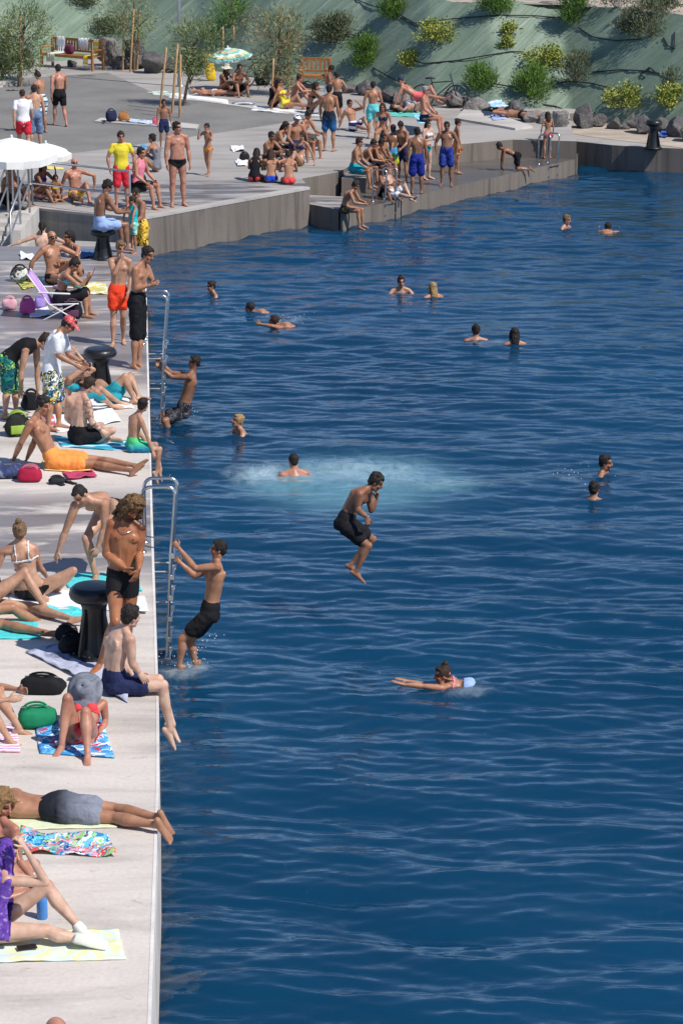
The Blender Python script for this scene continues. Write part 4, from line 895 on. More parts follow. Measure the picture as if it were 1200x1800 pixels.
# ================================================================== people
SK = dict(tan=(.375, .190, .112), mid=(.46, .265, .172), pale=(.58, .38, .28), dark=(.22, .11, .068), red=(.44, .215, .145), brown=(.265, .132, .078), bronze=(.37, .150, .070))
HC = dict(black=(.020, .015, .013), brown=(.035, .020, .013), blond=(.30, .19, .085), darkblond=(.16, .095, .05), grey=(.25, .24, .23), red=(.12, .04, .02))
BL = dict(nk=('pel', .54), hd=('nk', .165), sl=('nk', .185), sr=('nk', .185), el=('sl', .29), er=('sr', .29), wl=('el', .255), wr=('er', .255),
          hl=('pel', .09), hr=('pel', .09), kl=('hl', .43), kr=('hr', .43), al=('kl', .42), ar=('kr', .42))
GH = dict(pel=.11, hl=.10, hr=.10, kl=.06, kr=.06, al=.075, ar=.075, wl=.035, wr=.035, el=.05, er=.05, nk=.12, hd=.12, sl=.1, sr=.1)
def lift(spec, root, h, zg=0.0):
    """pixel joints with a near/far sign each -> world joints of true limb length"""
    k = h / 1.75; J = {}
    Y0 = G(root[0], root[1], root[2])[1] + (root[3] if len(root) > 3 else 0)
    for n in ['pel'] + list(BL):
        par, L = BL.get(n, (None, 0)); L *= k
        if n in ('hl', 'hr') and n not in spec:
            lat = norm(J['sl'] - J['sr']); up = norm(J['nk'] - J['pel']); lat = norm(lat - up * np.dot(lat, up))
            J[n] = J['pel'] + lat * (.09 * k if n == 'hl' else -.09 * k); continue
        if n not in spec: continue
        s = spec[n]; f = s[2] if len(s) > 2 else '0'
        if f == 'g': J[n] = G(s[0], s[1], zg + GH[n] * k); continue
        if par is None: J[n] = atY(s[0], s[1], Y0 + (f if not isinstance(f, str) else 0)); continue
        P = J[par]; d = norm(ray(s[0], s[1]))
        if not isinstance(f, str): J[n] = atY(s[0], s[1], P[1] + f); continue
        if f == '0': J[n] = atY(s[0], s[1], P[1]); continue
        m = C0 - P; bq = np.dot(d, m); cq = np.dot(m, m) - L * L; disc = bq * bq - cq
        q = math.sqrt(max(0, disc)); tau = -bq - q if f == '-' else -bq + q
        J[n] = C0 + d * tau
    for sd in 'lr':
        for nm_ in ('t', 'm'):
            if nm_ + sd in spec:
                s = spec[nm_ + sd]; par = J[('a' if nm_ == 't' else 'w') + sd]
                J[nm_ + sd] = atY(s[0], s[1], par[1] + (s[2] if len(s) > 2 else 0))
    return J
# ---- body directions for the small figures: (forward, left, up)
def mir(v): return (v[0], -v[1], v[2])
T = dict(
    stand=dict(to=(0, 0, 1), th=(.03, .06, -1), sh=(-.05, .02, -1), ua=(.02, .2, -1), fa=(.25, .04, -1), c='feet'),
    walk=dict(to=(.08, 0, 1), thl=(.38, .03, -1), shl=(.08, 0, -1), thr=(-.12, -.03, -1), shr=(-.5, 0, -1), ual=(-.35, .2, -1), fal=(.0, .05, -1), uar=(.35, -.2, -1), far=(.6, -.05, -1), c='feet'),
    hips=dict(to=(-.03, 0, 1), th=(.03, .1, -1), sh=(-.05, .04, -1), ua=(-.25, .55, -.85), fa=(.35, -.5, -.65), c='feet'),
    fold=dict(to=(.05, 0, 1), th=(.05, .06, -1), sh=(-.06, .02, -1), ua=(.2, .2, -1), fa=(.75, -.75, .15), c='feet'),
    lookdown=dict(to=(.14, 0, 1), th=(.05, .06, -1), sh=(-.06, .02, -1), ua=(.3, .15, -1), fa=(.7, -.25, -.5), c='feet', look=(.8, 0, -.7)),
    edge=dict(to=(.12, 0, 1), th=(1, .14, -.08), sh=(.12, 0, -1), ua=(.2, .28, -1), fa=(.75, -.25, -.6), c='seat'),
    hunch=dict(to=(.4, 0, .92), th=(1, .14, -.05), sh=(.05, 0, -1), ua=(.45, .2, -.9), fa=(.85, -.35, -.1), c='seat', look=(.85, 0, -.5), hu=.09),
    knees=dict(to=(.22, 0, .97), th=(.78, .16, .62), sh=(.5, 0, -.87), ua=(.6, .22, -.6), fa=(.85, -.35, .05), c='ground', hu=.07),
    lean=dict(to=(-.42, 0, .9), th=(1, .12, .12), sh=(1, .02, -.12), ua=(-.35, .25, -.9), fa=(-.2, .1, -1), c='ground'),
    leanknee=dict(to=(-.35, 0, .93), thl=(.75, .12, .65), shl=(.5, 0, -.85), thr=(1, -.15, .1), shr=(1, -.05, -.1), ua=(-.4, .25, -.9), fa=(-.3, .1, -1), c='ground'),
    cross=dict(to=(.1, 0, 1), th=(.7, .68, .12), sh=(.15, -.95, -.18), ua=(.3, .3, -.9), fa=(.8, -.3, -.3), c='ground', hu=.05),
    kneel=dict(to=(.5, 0, .87), th=(.9, .2, -.35), sh=(-1, -.05, -.03), ua=(.6, .15, -.8), fa=(.8, -.2, .35), c='ground', hu=.05),
    prone=dict(to=(1, 0, .04), th=(-1, .08, -.03), sh=(-1, .05, -.02), ua=(.55, .8, -.1), fa=(.8, -.7, 0), c='lie', look=(.2, .9, -.2)),
    supine=dict(to=(-1, 0, .05), th=(1, .1, .05), sh=(1, .03, -.05), ua=(.5, .45, -.05), fa=(.9, -.15, .0), c='lie', look=(.15, 0, 1)),
    supknee=dict(to=(-1, 0, .06), th=(.7, .08, .7), sh=(.55, 0, -.83), ua=(.3, .5, -.05), fa=(.7, -.6, .5), c='lie', look=(.3, 0, 1)),
    float=dict(to=(.12, 0, 1), th=(.2, .12, -1), sh=(-.3, .05, -1), ua=(.35, .6, -.75), fa=(.85, .2, -.25), c='neck'),
    swim=dict(to=(.93, 0, .30), th=(-1, .12, -.25), sh=(-1, .05, -.15), ua=(.92, .3, -.12), fa=(1, -.05, .1), c='neck', look=(1, 0, .1)),
    four=dict(to=(.9, 0, .42), th=(.0, .08, -1), sh=(-1, 0, -.03), ua=(.15, .12, -1), fa=(.05, 0, -1), c='ground', look=(.8, 0, -.5)),
    bendf=dict(to=(.75, 0, .62), th=(.12, .06, -1), sh=(-.12, .02, -1), ua=(.35, .1, -1), fa=(.3, -.05, -1), c='feet', look=(.6, 0, -.7)),
)
def pose(tm, px, py, z, yaw, h, ov):
    k = h / 1.75; p = dict(T[tm]); p.update(ov)
    a = math.radians(yaw); f = np.array([math.sin(a), -math.cos(a), 0]); u = np.array([0, 0, 1.]); l = np.cross(u, f)
    tw = math.radians(p.get('twist', 0)); f2 = f * math.cos(tw) + l * math.sin(tw); l2 = np.cross(u, f2)
    D = lambda v, fr=f, lr=l: norm(fr * v[0] + lr * v[1] + u * v[2])
    J = {'pel': np.zeros(3)}
    to = D(p['to']); J['nk'] = to * .54 * k
    J['hd'] = J['nk'] + norm(to * .8 + D(p.get('hn', (.25, 0, .6) if p['c'] != 'lie' else (p['to'][0], 0, .1))) * .5) * .165 * k
    for sd, sg in (('l', 1), ('r', -1)):
        g = lambda n: D(p[n + sd]) if n + sd in p else D(p[n] if sg > 0 else mir(p[n]))
        gu = lambda n: D(p[n + sd], f2, l2) if n + sd in p else D(p[n] if sg > 0 else mir(p[n]), f2, l2)
        J['h' + sd] = l * sg * .09 * k - to * .0
        J['k' + sd] = J['h' + sd] + g('th') * .43 * k; J['a' + sd] = J['k' + sd] + g('sh') * .42 * k
        J['s' + sd] = J['nk'] + l2 * sg * .183 * k - to * .035 * k
        J['e' + sd] = J['s' + sd] + gu('ua') * .29 * k; J['w' + sd] = J['e' + sd] + gu('fa') * .255 * k
    c = p['c']
    if c == 'feet': low = min(J['al'][2], J['ar'][2]) - .075 * k; ref = (J['al'] + J['ar']) / 2
    elif c == 'neck': low = J['nk'][2] - p.get('sink', .02); ref = J['nk']
    elif c == 'seat': low = J['pel'][2] - .11 * k; ref = J['pel']
    elif c == 'lie': low = min(J['pel'][2] - .11 * k, J['nk'][2] - .11 * k, J['al'][2] - .05 * k, J['ar'][2] - .05 * k); ref = (J['pel'] + J['nk']) / 2
    else: low = min(J['pel'][2] - .11 * k, J['al'][2] - .055 * k, J['ar'][2] - .055 * k); ref = J['pel']
    if p.get('refp'): ref = J[p['refp']]
    o = G(px, py, z); sh = np.array([o[0] - ref[0], o[1] - ref[1], z - low])
    J = {n: q + sh for n, q in J.items()}
    lk = p.get('look', (1, 0, -.1)); J['_fh'] = D(lk, f2, l2); J['_F'] = f
    return J
ALL = []
def hand(mb, w_, d, n, side, k, curl):
    s = norm(np.cross(d, n)) * side
    mb.tube([w_ - d * .015 * k, w_ + d * .03 * k, w_ + d * .06 * k, w_ + d * .088 * k], [(.024 * k, .019 * k), (.034 * k, .017 * k), (.039 * k, .016 * k), (.036 * k, .012 * k)], ref=s, seg=8)
    for i, (o, L) in enumerate(((.028, .068), (.0095, .078), (-.0095, .073), (-.027, .056))):
        p0 = w_ + d * .082 * k + s * o * k; c1 = curl * (.75 + .12 * i); c2 = curl * 1.7
        d1 = norm(d * math.cos(c1) + n * math.sin(c1) + s * o * 3); d2 = norm(d * math.cos(c1 + c2) + n * math.sin(c1 + c2))
        p1 = p0 + d1 * L * .5 * k; p2 = p1 + d2 * L * .5 * k
        mb.tube([p0 - d * .01 * k, p1, p2], [.0092 * k, .0084 * k, .0068 * k], seg=6)
    p0 = w_ + d * .025 * k + s * .026 * k; d1 = norm(d * .62 + s * .72 + n * .25); p1 = p0 + d1 * .038 * k; p2 = p1 + norm(d * .8 + s * .3 + n * (.3 + curl * .5)) * .032 * k
    mb.tube([p0, p1, p2], [.0125 * k, .0105 * k, .008 * k], seg=6)
class Person: pass
def body(J, h, sex, fat, vox, opt):
    """one continuous figure: torso, neck, head, limbs and feet as overlapping closed shapes fused into a single skin"""
    k = h / 1.75; P = Person(); P.J = J; P.k = k; P.opt = opt
    fem = sex == 'f'; kid = h < 1.42
    bw = (1 + .0 * fat) * (.93 if kid else 1)
    for sd, sg in (('l', 1), ('r', -1)):
        pass
    Lh = norm(J['hl'] - J['hr']); Ls = norm(J['sl'] - J['sr']); U = norm(J['nk'] - J['pel'])
    Lm = norm(Lh + Ls); F = norm(np.cross(Lm, U)); 
    Fh = norm(np.cross(Lh, U)); Fs = norm(np.cross(Ls, U))
    P.U, P.F, P.Lh, P.Ls, P.Fh, P.Fs = U, F, Lh, Ls, Fh, Fs
    hu = opt.get('hu', .02)
    mid = (J['pel'] + J['nk']) / 2 - F * hu * 2 * k
    B = lambda t: J['pel'] * (1 - t) ** 2 + mid * 2 * t * (1 - t) + J['nk'] * t * t
    P.B = B
    mb = MB()
    tors = [(-.13, .075, .07, 0), (-.04, .14, .10, -.012), (.05, .160, .110, -.008), (.16, .152, .105, 0), (.30, .130, .093, .008), (.45, .135, .096, .010), (.60, .153, .108, .008), (.74, .165, .112, .002), (.85, .160, .100, -.006), (.93, .125, .078, -.012), (1.0, .07, .062, -.014)]
    if fem: tors = [(-.13, .075, .07, 0), (-.04, .15, .105, -.012), (.05, .172, .116, -.010), (.16, .155, .106, 0), (.32, .115, .085, .008), (.46, .120, .088, .008), (.60, .136, .098, .008), (.74, .146, .100, 0), (.85, .142, .088, -.006), (.93, .112, .07, -.012), (1.0, .058, .055, -.014)]
    pts = []; rad = []; refs = []
    for t_, a, b_, fs in tors:
        g = math.exp(-((t_ - .28) / .25) ** 2) * fat
        tt = max(0, t_); f_ = norm(Fh * (1 - tt) + Fs * tt)
        pts.append(B(t_) + f_ * (fs + g * .035) * k); rad.append((a * bw * k * (1 + .22 * g), b_ * k * (1 + .36 * g) * (.95 if kid else 1))); refs.append(norm(Lh * (1 - tt) + Ls * tt))
    P.tors = (pts, rad, refs)
    mb.tube(pts, rad, ref=np.array(refs), seg=16)
    # pectorals / breasts, shoulder muscles, buttocks
    for sg, sd in ((1, 'l'), (-1, 'r')):
        c = B(.76) + Ls * sg * .068 * k + Fs * (.098 if fem else .082) * k
        if not kid:
            if fem: mb.ell(B(.70) + Ls * sg * .066 * k + Fs * .098 * k, [Ls * .054 * k, Fs * .052 * k, U * .055 * k])
            else: mb.ell(c - U * .02 * k, [Ls * .072 * k, Fs * .032 * k, U * .055 * k])
        mb.ell(B(.0) + Lh * sg * .075 * k - Fh * (.055 if hu > 0 else .035) * k - U * .03 * k, [Lh * (.085 if fem else .078) * k, Fh * .075 * k, U * .085 * k])
        if not fem and not kid:        # back muscles either side of the spine, shoulder blades, flank
            mb.tube([B(.12) + Lm * sg * .036 * k - F * .080 * k, B(.35) + Lm * sg * .038 * k - F * .067 * k, B(.62) + Ls * sg * .042 * k - Fs * .082 * k], [.022 * k, .025 * k, .02 * k], seg=8)
            mb.tube([B(.10) + Lm * sg * .034 * k + F * .082 * k, B(.34) + Lm * sg * .036 * k + F * .080 * k, B(.56) + Lm * sg * .036 * k + F * .090 * k], [.024 * k, .026 * k, .022 * k], seg=8)
        if not kid: mb.ell(B(.76) + Ls * sg * .085 * k - Fs * .088 * k, [Ls * .052 * k, Fs * .016 * k, U * .060 * k])
        S = J['s' + sd]
        nb = J['nk'] - F * .012 * k
        tz = [nb + U * .045 * k, nb * .6 + S * .4 + U * .022 * k, S]
        mb.tube(tz, [.038 * k, .042 * k, .046 * k], seg=10)
        E = J['e' + sd]; Wt = J['w' + sd]; fm = (.84 if fem else 1.0) * (.86 if kid else 1) * (1 + .12 * fat)
        d = E - S; d2 = Wt - E
        mb.ell(S + norm(d) * .01 * k, [Ls * .058 * fm * k, Fs * .058 * fm * k, U * .06 * fm * k])
        mb.tube([S, S + d * .25, S + d * .55, S + d * .85, E], [.053 * fm * k, .055 * fm * k, .052 * fm * k, .043 * fm * k, .040 * fm * k], seg=12)
        mb.tube([E, E + d2 * .2, E + d2 * .45, E + d2 * .8, Wt], [.039 * fm * k, .046 * fm * k, .042 * fm * k, .031 * fm * k, .026 * fm * k], seg=12)
        mb.tube([B(.86) + Ls * sg * .10 * k, S, S + d * .2], [.05 * k, .056 * fm * k, .046 * fm * k], seg=10)   # armpit
        H_ = J['h' + sd]; K_ = J['k' + sd]; A_ = J['a' + sd]; d = K_ - H_; d2 = A_ - K_
        fl = (1.04 if fem else 1.0) * (.88 if kid else 1) * (1 + .14 * fat)
        mb.tube([H_ - norm(d) * .02 * k, H_ + d * .18, H_ + d * .45, H_ + d * .8, K_], [.085 * fl * k, .087 * fl * k, .080 * fl * k, .061 * fl * k, .055 * fl * k], seg=14)
        nd = norm(d2); kf = norm(norm(d) - nd + F * .05); kf = norm(kf - nd * np.dot(kf, nd))   # front of the shin
        bk = -kf * .014 * k
        mb.ell(K_ + kf * .006 * k, [norm(np.cross(nd, kf)) * .05 * fl * k, kf * .052 * fl * k, nd * .062 * k])
        mb.tube([K_, K_ + d2 * .15 + bk * .6, K_ + d2 * .32 + bk, K_ + d2 * .6 + bk * .4, K_ + d2 * .88, A_], [.050 * fl * k, .057 * fl * k, .061 * fl * k, .046 * fl * k, .033 * fl * k, .034 * fl * k], seg=12)
        # foot
        if 't' + sd in J: fd = norm(J['t' + sd] - A_)
        else:
            fd0 = opt.get('foot', None)
            if opt.get('standing'): fd = norm(np.array([Fh[0], Fh[1], 0]) + Lh * sg * .2 * np.array([1, 1, 0]))
            elif opt.get('flat', True) and abs(nd[2]) > .45: fd = norm(np.array([kf[0], kf[1], -.12]))
            else: fd = norm(kf * .75 + nd * .65)
        dn = nd - fd * np.dot(nd, fd); dn = norm(dn) if np.linalg.norm(dn) > .05 else norm(np.cross(fd, Lh))
        sdv = norm(np.cross(fd, dn))
        o = A_
        mb.tube([o - fd * .045 * k + dn * .045 * k, o + fd * .02 * k + dn * .035 * k, o + fd * .09 * k + dn * .048 * k, o + fd * .15 * k + dn * .058 * k, o + fd * .185 * k + dn * .062 * k],
                [(.032 * k, .030 * k), (.036 * k, .040 * k), (.040 * k, .028 * k), (.045 * k, .018 * k), (.038 * k, .012 * k)], ref=sdv, seg=12)
        mb.tube([A_ - nd * .03 * k, A_ + dn * .02 * k - fd * .01 * k], [.034 * k, .034 * k], seg=10)
        if vox < .0115:
            for i in range(5):
                q = o + fd * (.195 - .008 * abs(i - 1) - .006 * i) * k + dn * .064 * k + sdv * (.034 - .0165 * i) * k * sg
                mb.ell(q, [sdv * (.011 if i else .014) * k * 0.85, fd * .02 * k, dn * .010 * k], 6, 5)
    # neck and head
    hk = k * (1.0 if h > 1.55 else 1.0 + (1.55 - h) * .32)
    hc = J['hd']; up0 = norm(hc - J['nk']); fh = J.get('_fh', None)
    if fh is None: fh = F
    fh = norm(fh); Uh = norm(up0 * .5 + U * .2 + np.array([0, 0, opt.get('hz', .45)]))
    lh = norm(np.cross(Uh, fh)); uh = norm(np.cross(fh, lh))
    P.hc, P.fh, P.lh, P.uh, P.hk = hc, fh, lh, uh, hk
    A = lambda f, l, u: hc + (fh * f + lh * l + uh * u) * hk
    P.A = A
    E = lambda c, l, f, u, sg=12, r=8: mb.ell(c, [lh * l * hk, fh * f * hk, uh * u * hk], sg, r)
    nr = .050 if fem else .057
    mb.tube([B(.97), J['nk'] + U * .03 * k, A(-.018, 0, -.05)], [nr * 1.15 * k, nr * k, nr * .96 * k], seg=12)
    E(A(-.012, 0, .035), .074, .094, .082); E(A(.018, 0, -.03), .060, .070, .083); E(A(.046, 0, -.088), .038, .034, .028)
    mb.tube([A(.084, 0, .022), A(.098, 0, -.004), A(.106, 0, -.022)], [.010 * hk, .012 * hk, .016 * hk], seg=8)
    E(A(.070, 0, .030), .052, .020, .011); E(A(.080, 0, -.055), .024, .012, .012)
    for sg in (1, -1):
        E(A(-.008, sg * .075, -.004), .009, .020, .031, 8, 6); E(A(.058, sg * .040, -.022), .022, .022, .020, 8, 6)
        jl = A(-.005, sg * .05, -.06); mb.tube([jl, A(.04, sg * .025, -.09)], [.020 * hk, .022 * hk], seg=8)
    P.mb = mb
    return P
def hairmesh(P, style):
    mb = MB(); A, lh, fh, uh, hk, k = P.A, P.lh, P.fh, P.uh, P.hk, P.k
    E = lambda f, l, u, a, b_, c: mb.ell(A(f, l, u), [lh * a * hk, fh * b_ * hk, uh * c * hk], 12, 8)
    def cap(x=0.0, lo=0.0):
        E(-.024, 0, .050, .079 + x, .090 + x, .076 + x); E(-.054, 0, .0 + lo, .068 + x, .052 + x, .072 + x)
        E(.040, 0, .094, .052 + x, .036 + x, .022 + x)
        for sg in (1, -1): E(-.012, sg * .06, .035, .022 + x, .055 + x, .05 + x)
    r = np.random.default_rng(int(abs(P.hc[0] * 1000)) % 9999)
    if style in ('short', 'bun', 'pony', 'curlyshort', 'tuft'): cap(.004)
    if style == 'buzz': cap(-.003)
    if style == 'swimcap': E(-.015, 0, .042, .080, .098, .084); E(-.03, 0, .0, .076, .075, .05)
    if style in ('short', 'pony', 'bun', 'topknot'):
        for i in range(26):
            a = r.uniform(0, 6.28); e = r.uniform(.25, 1.5); q = 1 + r.uniform(-.02, .07)
            mb.ell(A((-.024 + .086 * math.cos(a) * math.cos(e)) * q, .074 * math.sin(a) * math.cos(e) * q, .052 + .074 * math.sin(e) * q), [lh * .013 * hk, fh * .024 * hk, uh * .012 * hk], 7, 5)
    if style in ('curlyshort', 'tuft'):
        for i in range(34 if style == 'curlyshort' else 18):
            a = r.uniform(0, 6.28); e = r.uniform(.1, 1.5)
            E(-.02 + .09 * math.cos(a) * math.cos(e), .080 * math.sin(a) * math.cos(e), .055 + .080 * math.sin(e), .020, .020, .018)
    if style == 'bun': E(-.055, 0, .150, .040, .038, .036)
    if style == 'pony': mb.tube([A(-.09, 0, .05), A(-.125, 0, .02), A(-.12, 0, -.07), A(-.11, 0, -.15)], [.026 * hk, .03 * hk, .024 * hk, .010 * hk])
    if style == 'topknot': cap(.003); E(-.05, 0, .135, .034, .034, .034)
    if style == 'long':
        cap(.007)
        mb.tube([A(-.055, 0, .03), A(-.075, 0, -.06), A(-.085, 0, -.15), A(-.085, 0, -.24)], [(.078 * hk, .05 * hk), (.082 * hk, .045 * hk), (.080 * hk, .035 * hk), (.055 * hk, .02 * hk)], ref=lh, seg=14)
        for sg in (1, -1): mb.tube([A(.0, sg * .075, .04), A(-.005, sg * .085, -.04), A(.0, sg * .082, -.13)], [.024 * hk, .026 * hk, .016 * hk])
    if style == 'curlylong':
        cap(.012)
        for i in range(150):
            a = r.uniform(-2.6, 2.6); lv = r.uniform(-.25, .12)
            rad_ = .098 + r.uniform(-.01, .018) - max(0, lv - .03) * .55
            if abs(a) < .85 and lv < .07: continue
            s = r.uniform(.013, .021)
            x, y = math.cos(a) * rad_ - .015, math.sin(a) * rad_ * .98
            mb.tube([A(x, y, lv + .03), A(x + r.uniform(-.02, .02), y + r.uniform(-.02, .02), lv), A(x * .96 + r.uniform(-.02, .02), y + r.uniform(-.02, .02), lv - .035)], [s * hk, s * hk, s * .6 * hk], seg=7)
    return mb
def shortsmesh(P, length=.6, loose=.022):
    mb = MB(); k = P.k; J = P.J; pts, rad, refs = P.tors
    i0 = [i for i in range(5)]
    pp = [pts[i] for i in i0[:4]] + [pts[3] * .75 + pts[4] * .25]
    rr = [(rad[i][0] + .014 * k, rad[i][1] + .016 * k) for i in i0[:4]] + [(rad[3][0] * .85 + rad[4][0] * .15 + .012 * k, rad[3][1] + .012 * k)]
    mb.tube(pp, rr, ref=np.array([refs[i] for i in i0[:4]] + [refs[3]]), seg=16)
    for sd, sg in (('l', 1), ('r', -1)):
        H_ = J['h' + sd]; d = (J['k' + sd] - H_)
        n = [0, .25, .6, 1.0]; fl = (1.0 if P.opt['sex'] == 'm' else 1.02) * (.9 if P.opt['h'] < 1.42 else 1)
        mb.tube([H_ - norm(d) * .03 * k] + [H_ + d * length * q for q in n[1:]], [(.086 * fl + .012) * k, (.084 * fl + loose) * k, (.076 * fl + loose) * k, (.070 * fl + loose * 1.25) * k], seg=16)
        mb.ell(P.B(0) + P.Lh * sg * .075 * k - P.Fh * (.06 if P.opt['hu'] > 0 else .035) * k - P.U * .03 * k, [P.Lh * .09 * k, P.Fh * .085 * k, P.U * .09 * k])
    return mb
def shirtmesh(P, sleeve=.6, low=.0):
    mb = MB(); k = P.k; J = P.J; pts, rad, refs = P.tors
    sel = list(range(2 if low > 0 else 1, 10)); 
    mb.tube([pts[i] for i in sel], [(rad[i][0] + .022 * k, rad[i][1] + .024 * k) for i in sel], ref=np.array([refs[i] for i in sel]), seg=18)
    for sg, sd in ((1, 'l'), (-1, 'r')):
        S = J['s' + sd]; d = J['e' + sd] - S; nb = J['nk']
        q = .38 if sleeve > 0 else .5
        mb.tube([nb * .7 + S * .3 + P.U * .010 * k, nb * (.62 - q) + S * (.38 + q)] if sleeve > 0 else [nb * .62 + S * .38 + P.U * .012 * k, nb * .42 + S * .58], [.050 * k, .056 * k] if sleeve > 0 else [.05 * k, .046 * k], seg=10)
        if sleeve > 0:
            mb.tube([P.B(.84) + P.Ls * sg * .09 * k, S], [.066 * k, .058 * k], seg=10)
            mb.tube([S - d * .02, S + d * sleeve * .5, S + d * sleeve], [.060 * k, .061 * k, .063 * k], seg=12)
    return mb
def add(label, J, h, sex='m', sk='tan', hair=('short', 'black'), clothes=(), fat=0.0, vox=None, group=None, **opt):
    s = FPX / max(5, J['pel'][1]) * .569
    if vox is None: vox = float(np.clip(.9 / s, .0088, .0145))
    opt.update(sex=sex, h=h); opt.setdefault('hu', J.get('_hu', .03))
    P = body(J, h, sex, fat, vox, opt)
    if group is None: group = opt.get('grp', 'people on the quay')
    loc = np.array([J['pel'][0], J['pel'][1], min(J['pel'][2], J['al'][2], J['ar'][2]) - .07 * P.k])
    P.loc = loc; P.vox = vox
    o = obj('person', P.mb.mesh(off=loc), loc=loc); tag(o, label, 'person', group)
    m = o.modifiers.new('fuse', 'REMESH'); m.mode = 'VOXEL'; m.voxel_size = vox
    m = o.modifiers.new('smooth', 'SMOOTH'); m.factor = .5; m.iterations = 3 if vox > .012 else 4
    P.o = o; P.skin = skin(SK[sk] if isinstance(sk, str) else sk, opt.get('oil', .42)); P.kids = []
    def kid(name, mb, mat, v, sm=3, wr=(0, 0)):
        q = obj(name, mb.mesh(off=loc), mat, o)
        m = q.modifiers.new('fuse', 'REMESH'); m.mode = 'VOXEL'; m.voxel_size = v
        m = q.modifiers.new('smooth', 'SMOOTH'); m.factor = .5; m.iterations = sm
        P.kids.append((q, wr)); return q
    st, hcol = hair
    if st not in ('bald',):
        opt.setdefault('hv', min(vox, .009))
        hm = ('swimcap' if st == 'swimcap' else 'hair')
        hc_ = HC[hcol] if isinstance(hcol, str) else hcol
        kid(hm, hairmesh(P, st), hairmat(hc_, st), min(vox, .009), 2 if st.startswith('curly') else 3, (.008 if st not in ('swimcap', 'buzz') else .002 if st == 'buzz' else 0, 48))
    P.patch = []
    for c in clothes:
        ty, mat = c[0], c[1]; a = c[2] if len(c) > 2 else {}
        if ty == 'shorts': kid('swim_shorts', shortsmesh(P, a.get('len', .62), a.get('loose', .020)), mat, vox, 3, (.010, 16))
        elif ty == 'pants': kid('trousers', shortsmesh(P, 1.0, .02), mat, vox, 3, (.010, 14))
        elif ty == 'tee': kid('t_shirt', shirtmesh(P, a.get('sleeve', .62), a.get('low', 0)), mat, vox, 3, (.007, 11))
        elif ty == 'tank': kid('tank_top', shirtmesh(P, 0), mat, vox, 3, (.005, 12))
        else: P.patch.append((ty, mat))
    ALL.append(P); return P
def hairmat(c, st):
    k = ('hair', c, st)
    if k in MATS: return MATS[k]
    m, t, b = nmat('hair'); v = coords(t, (1, 1, .35)); n = noise_tex(t, v, 70, 3, .7)
    lt = tuple(min(1, x * 1.7 + .004) for x in c)
    if st == 'curlylong': lt = (.30, .165, .07)
    cc = ramp(t, n, [(.35, tuple(x * .6 for x in c)), (.7, lt)])
    t.links.new(cc, b.inputs['Base Color']); b.inputs['Roughness'].default_value = .6; b.inputs['Specular IOR Level'].default_value = .22
    bump(t, b, n, .8, .012); MATS[k] = m; return m
def patchsel(P, ty, Vw, Nw):
    """which skin points a tight garment covers"""
    k = P.k; q = Vw - P.J['pel']; l = q @ P.Lh / k; f = q @ P.Fh / k; u = q @ P.U / k
    if ty in ('briefs', 'bikini_bottom', 'trunks'):
        top, c0, sl = {'briefs': (.075, -.135, .62), 'bikini_bottom': (.045, -.14, .95), 'trunks': (.10, -.2, .25)}[ty]
        back = f < -.02
        lo = np.where(back, c0 - .02 + np.abs(l) * sl * .8, c0 + np.abs(l) * sl)
        return (u < top) & (u > lo) & (np.abs(f) < .20) & (np.abs(l) < .22) & (f < .165 - np.maximum(0, -u) * .3)
    qc = Vw - P.B(.68); l = qc @ P.Ls / k; f = qc @ P.Fs / k; u = qc @ P.U / k
    if ty in ('bikini_top', 'string_top'):
        w_ = .016 if ty == 'bikini_top' else .010
        band = (np.abs(u) < w_) & (np.abs(l) < .17)
        cup = (f > .03) & (((np.abs(l) - .066) / .068) ** 2 + ((u - .012) / .060) ** 2 < 1)
        strap = (np.abs(np.abs(l) - .075) < .010) & (u > 0) & (u < .2) & (np.abs(f) < .2)
        return band | cup | strap
    if ty == 'swimsuit':
        a = patchsel(P, 'bikini_bottom', Vw, Nw); q = Vw - P.J['pel']; uu = q @ P.U / k
        return a | ((uu > .03) & (uu < .45) & (np.abs(l) < .165) & (np.abs(f) < .2))
    return np.zeros(len(Vw), bool)
def smoothstep(x): x = np.clip(x, 0, 1); return x * x * (3 - 2 * x)
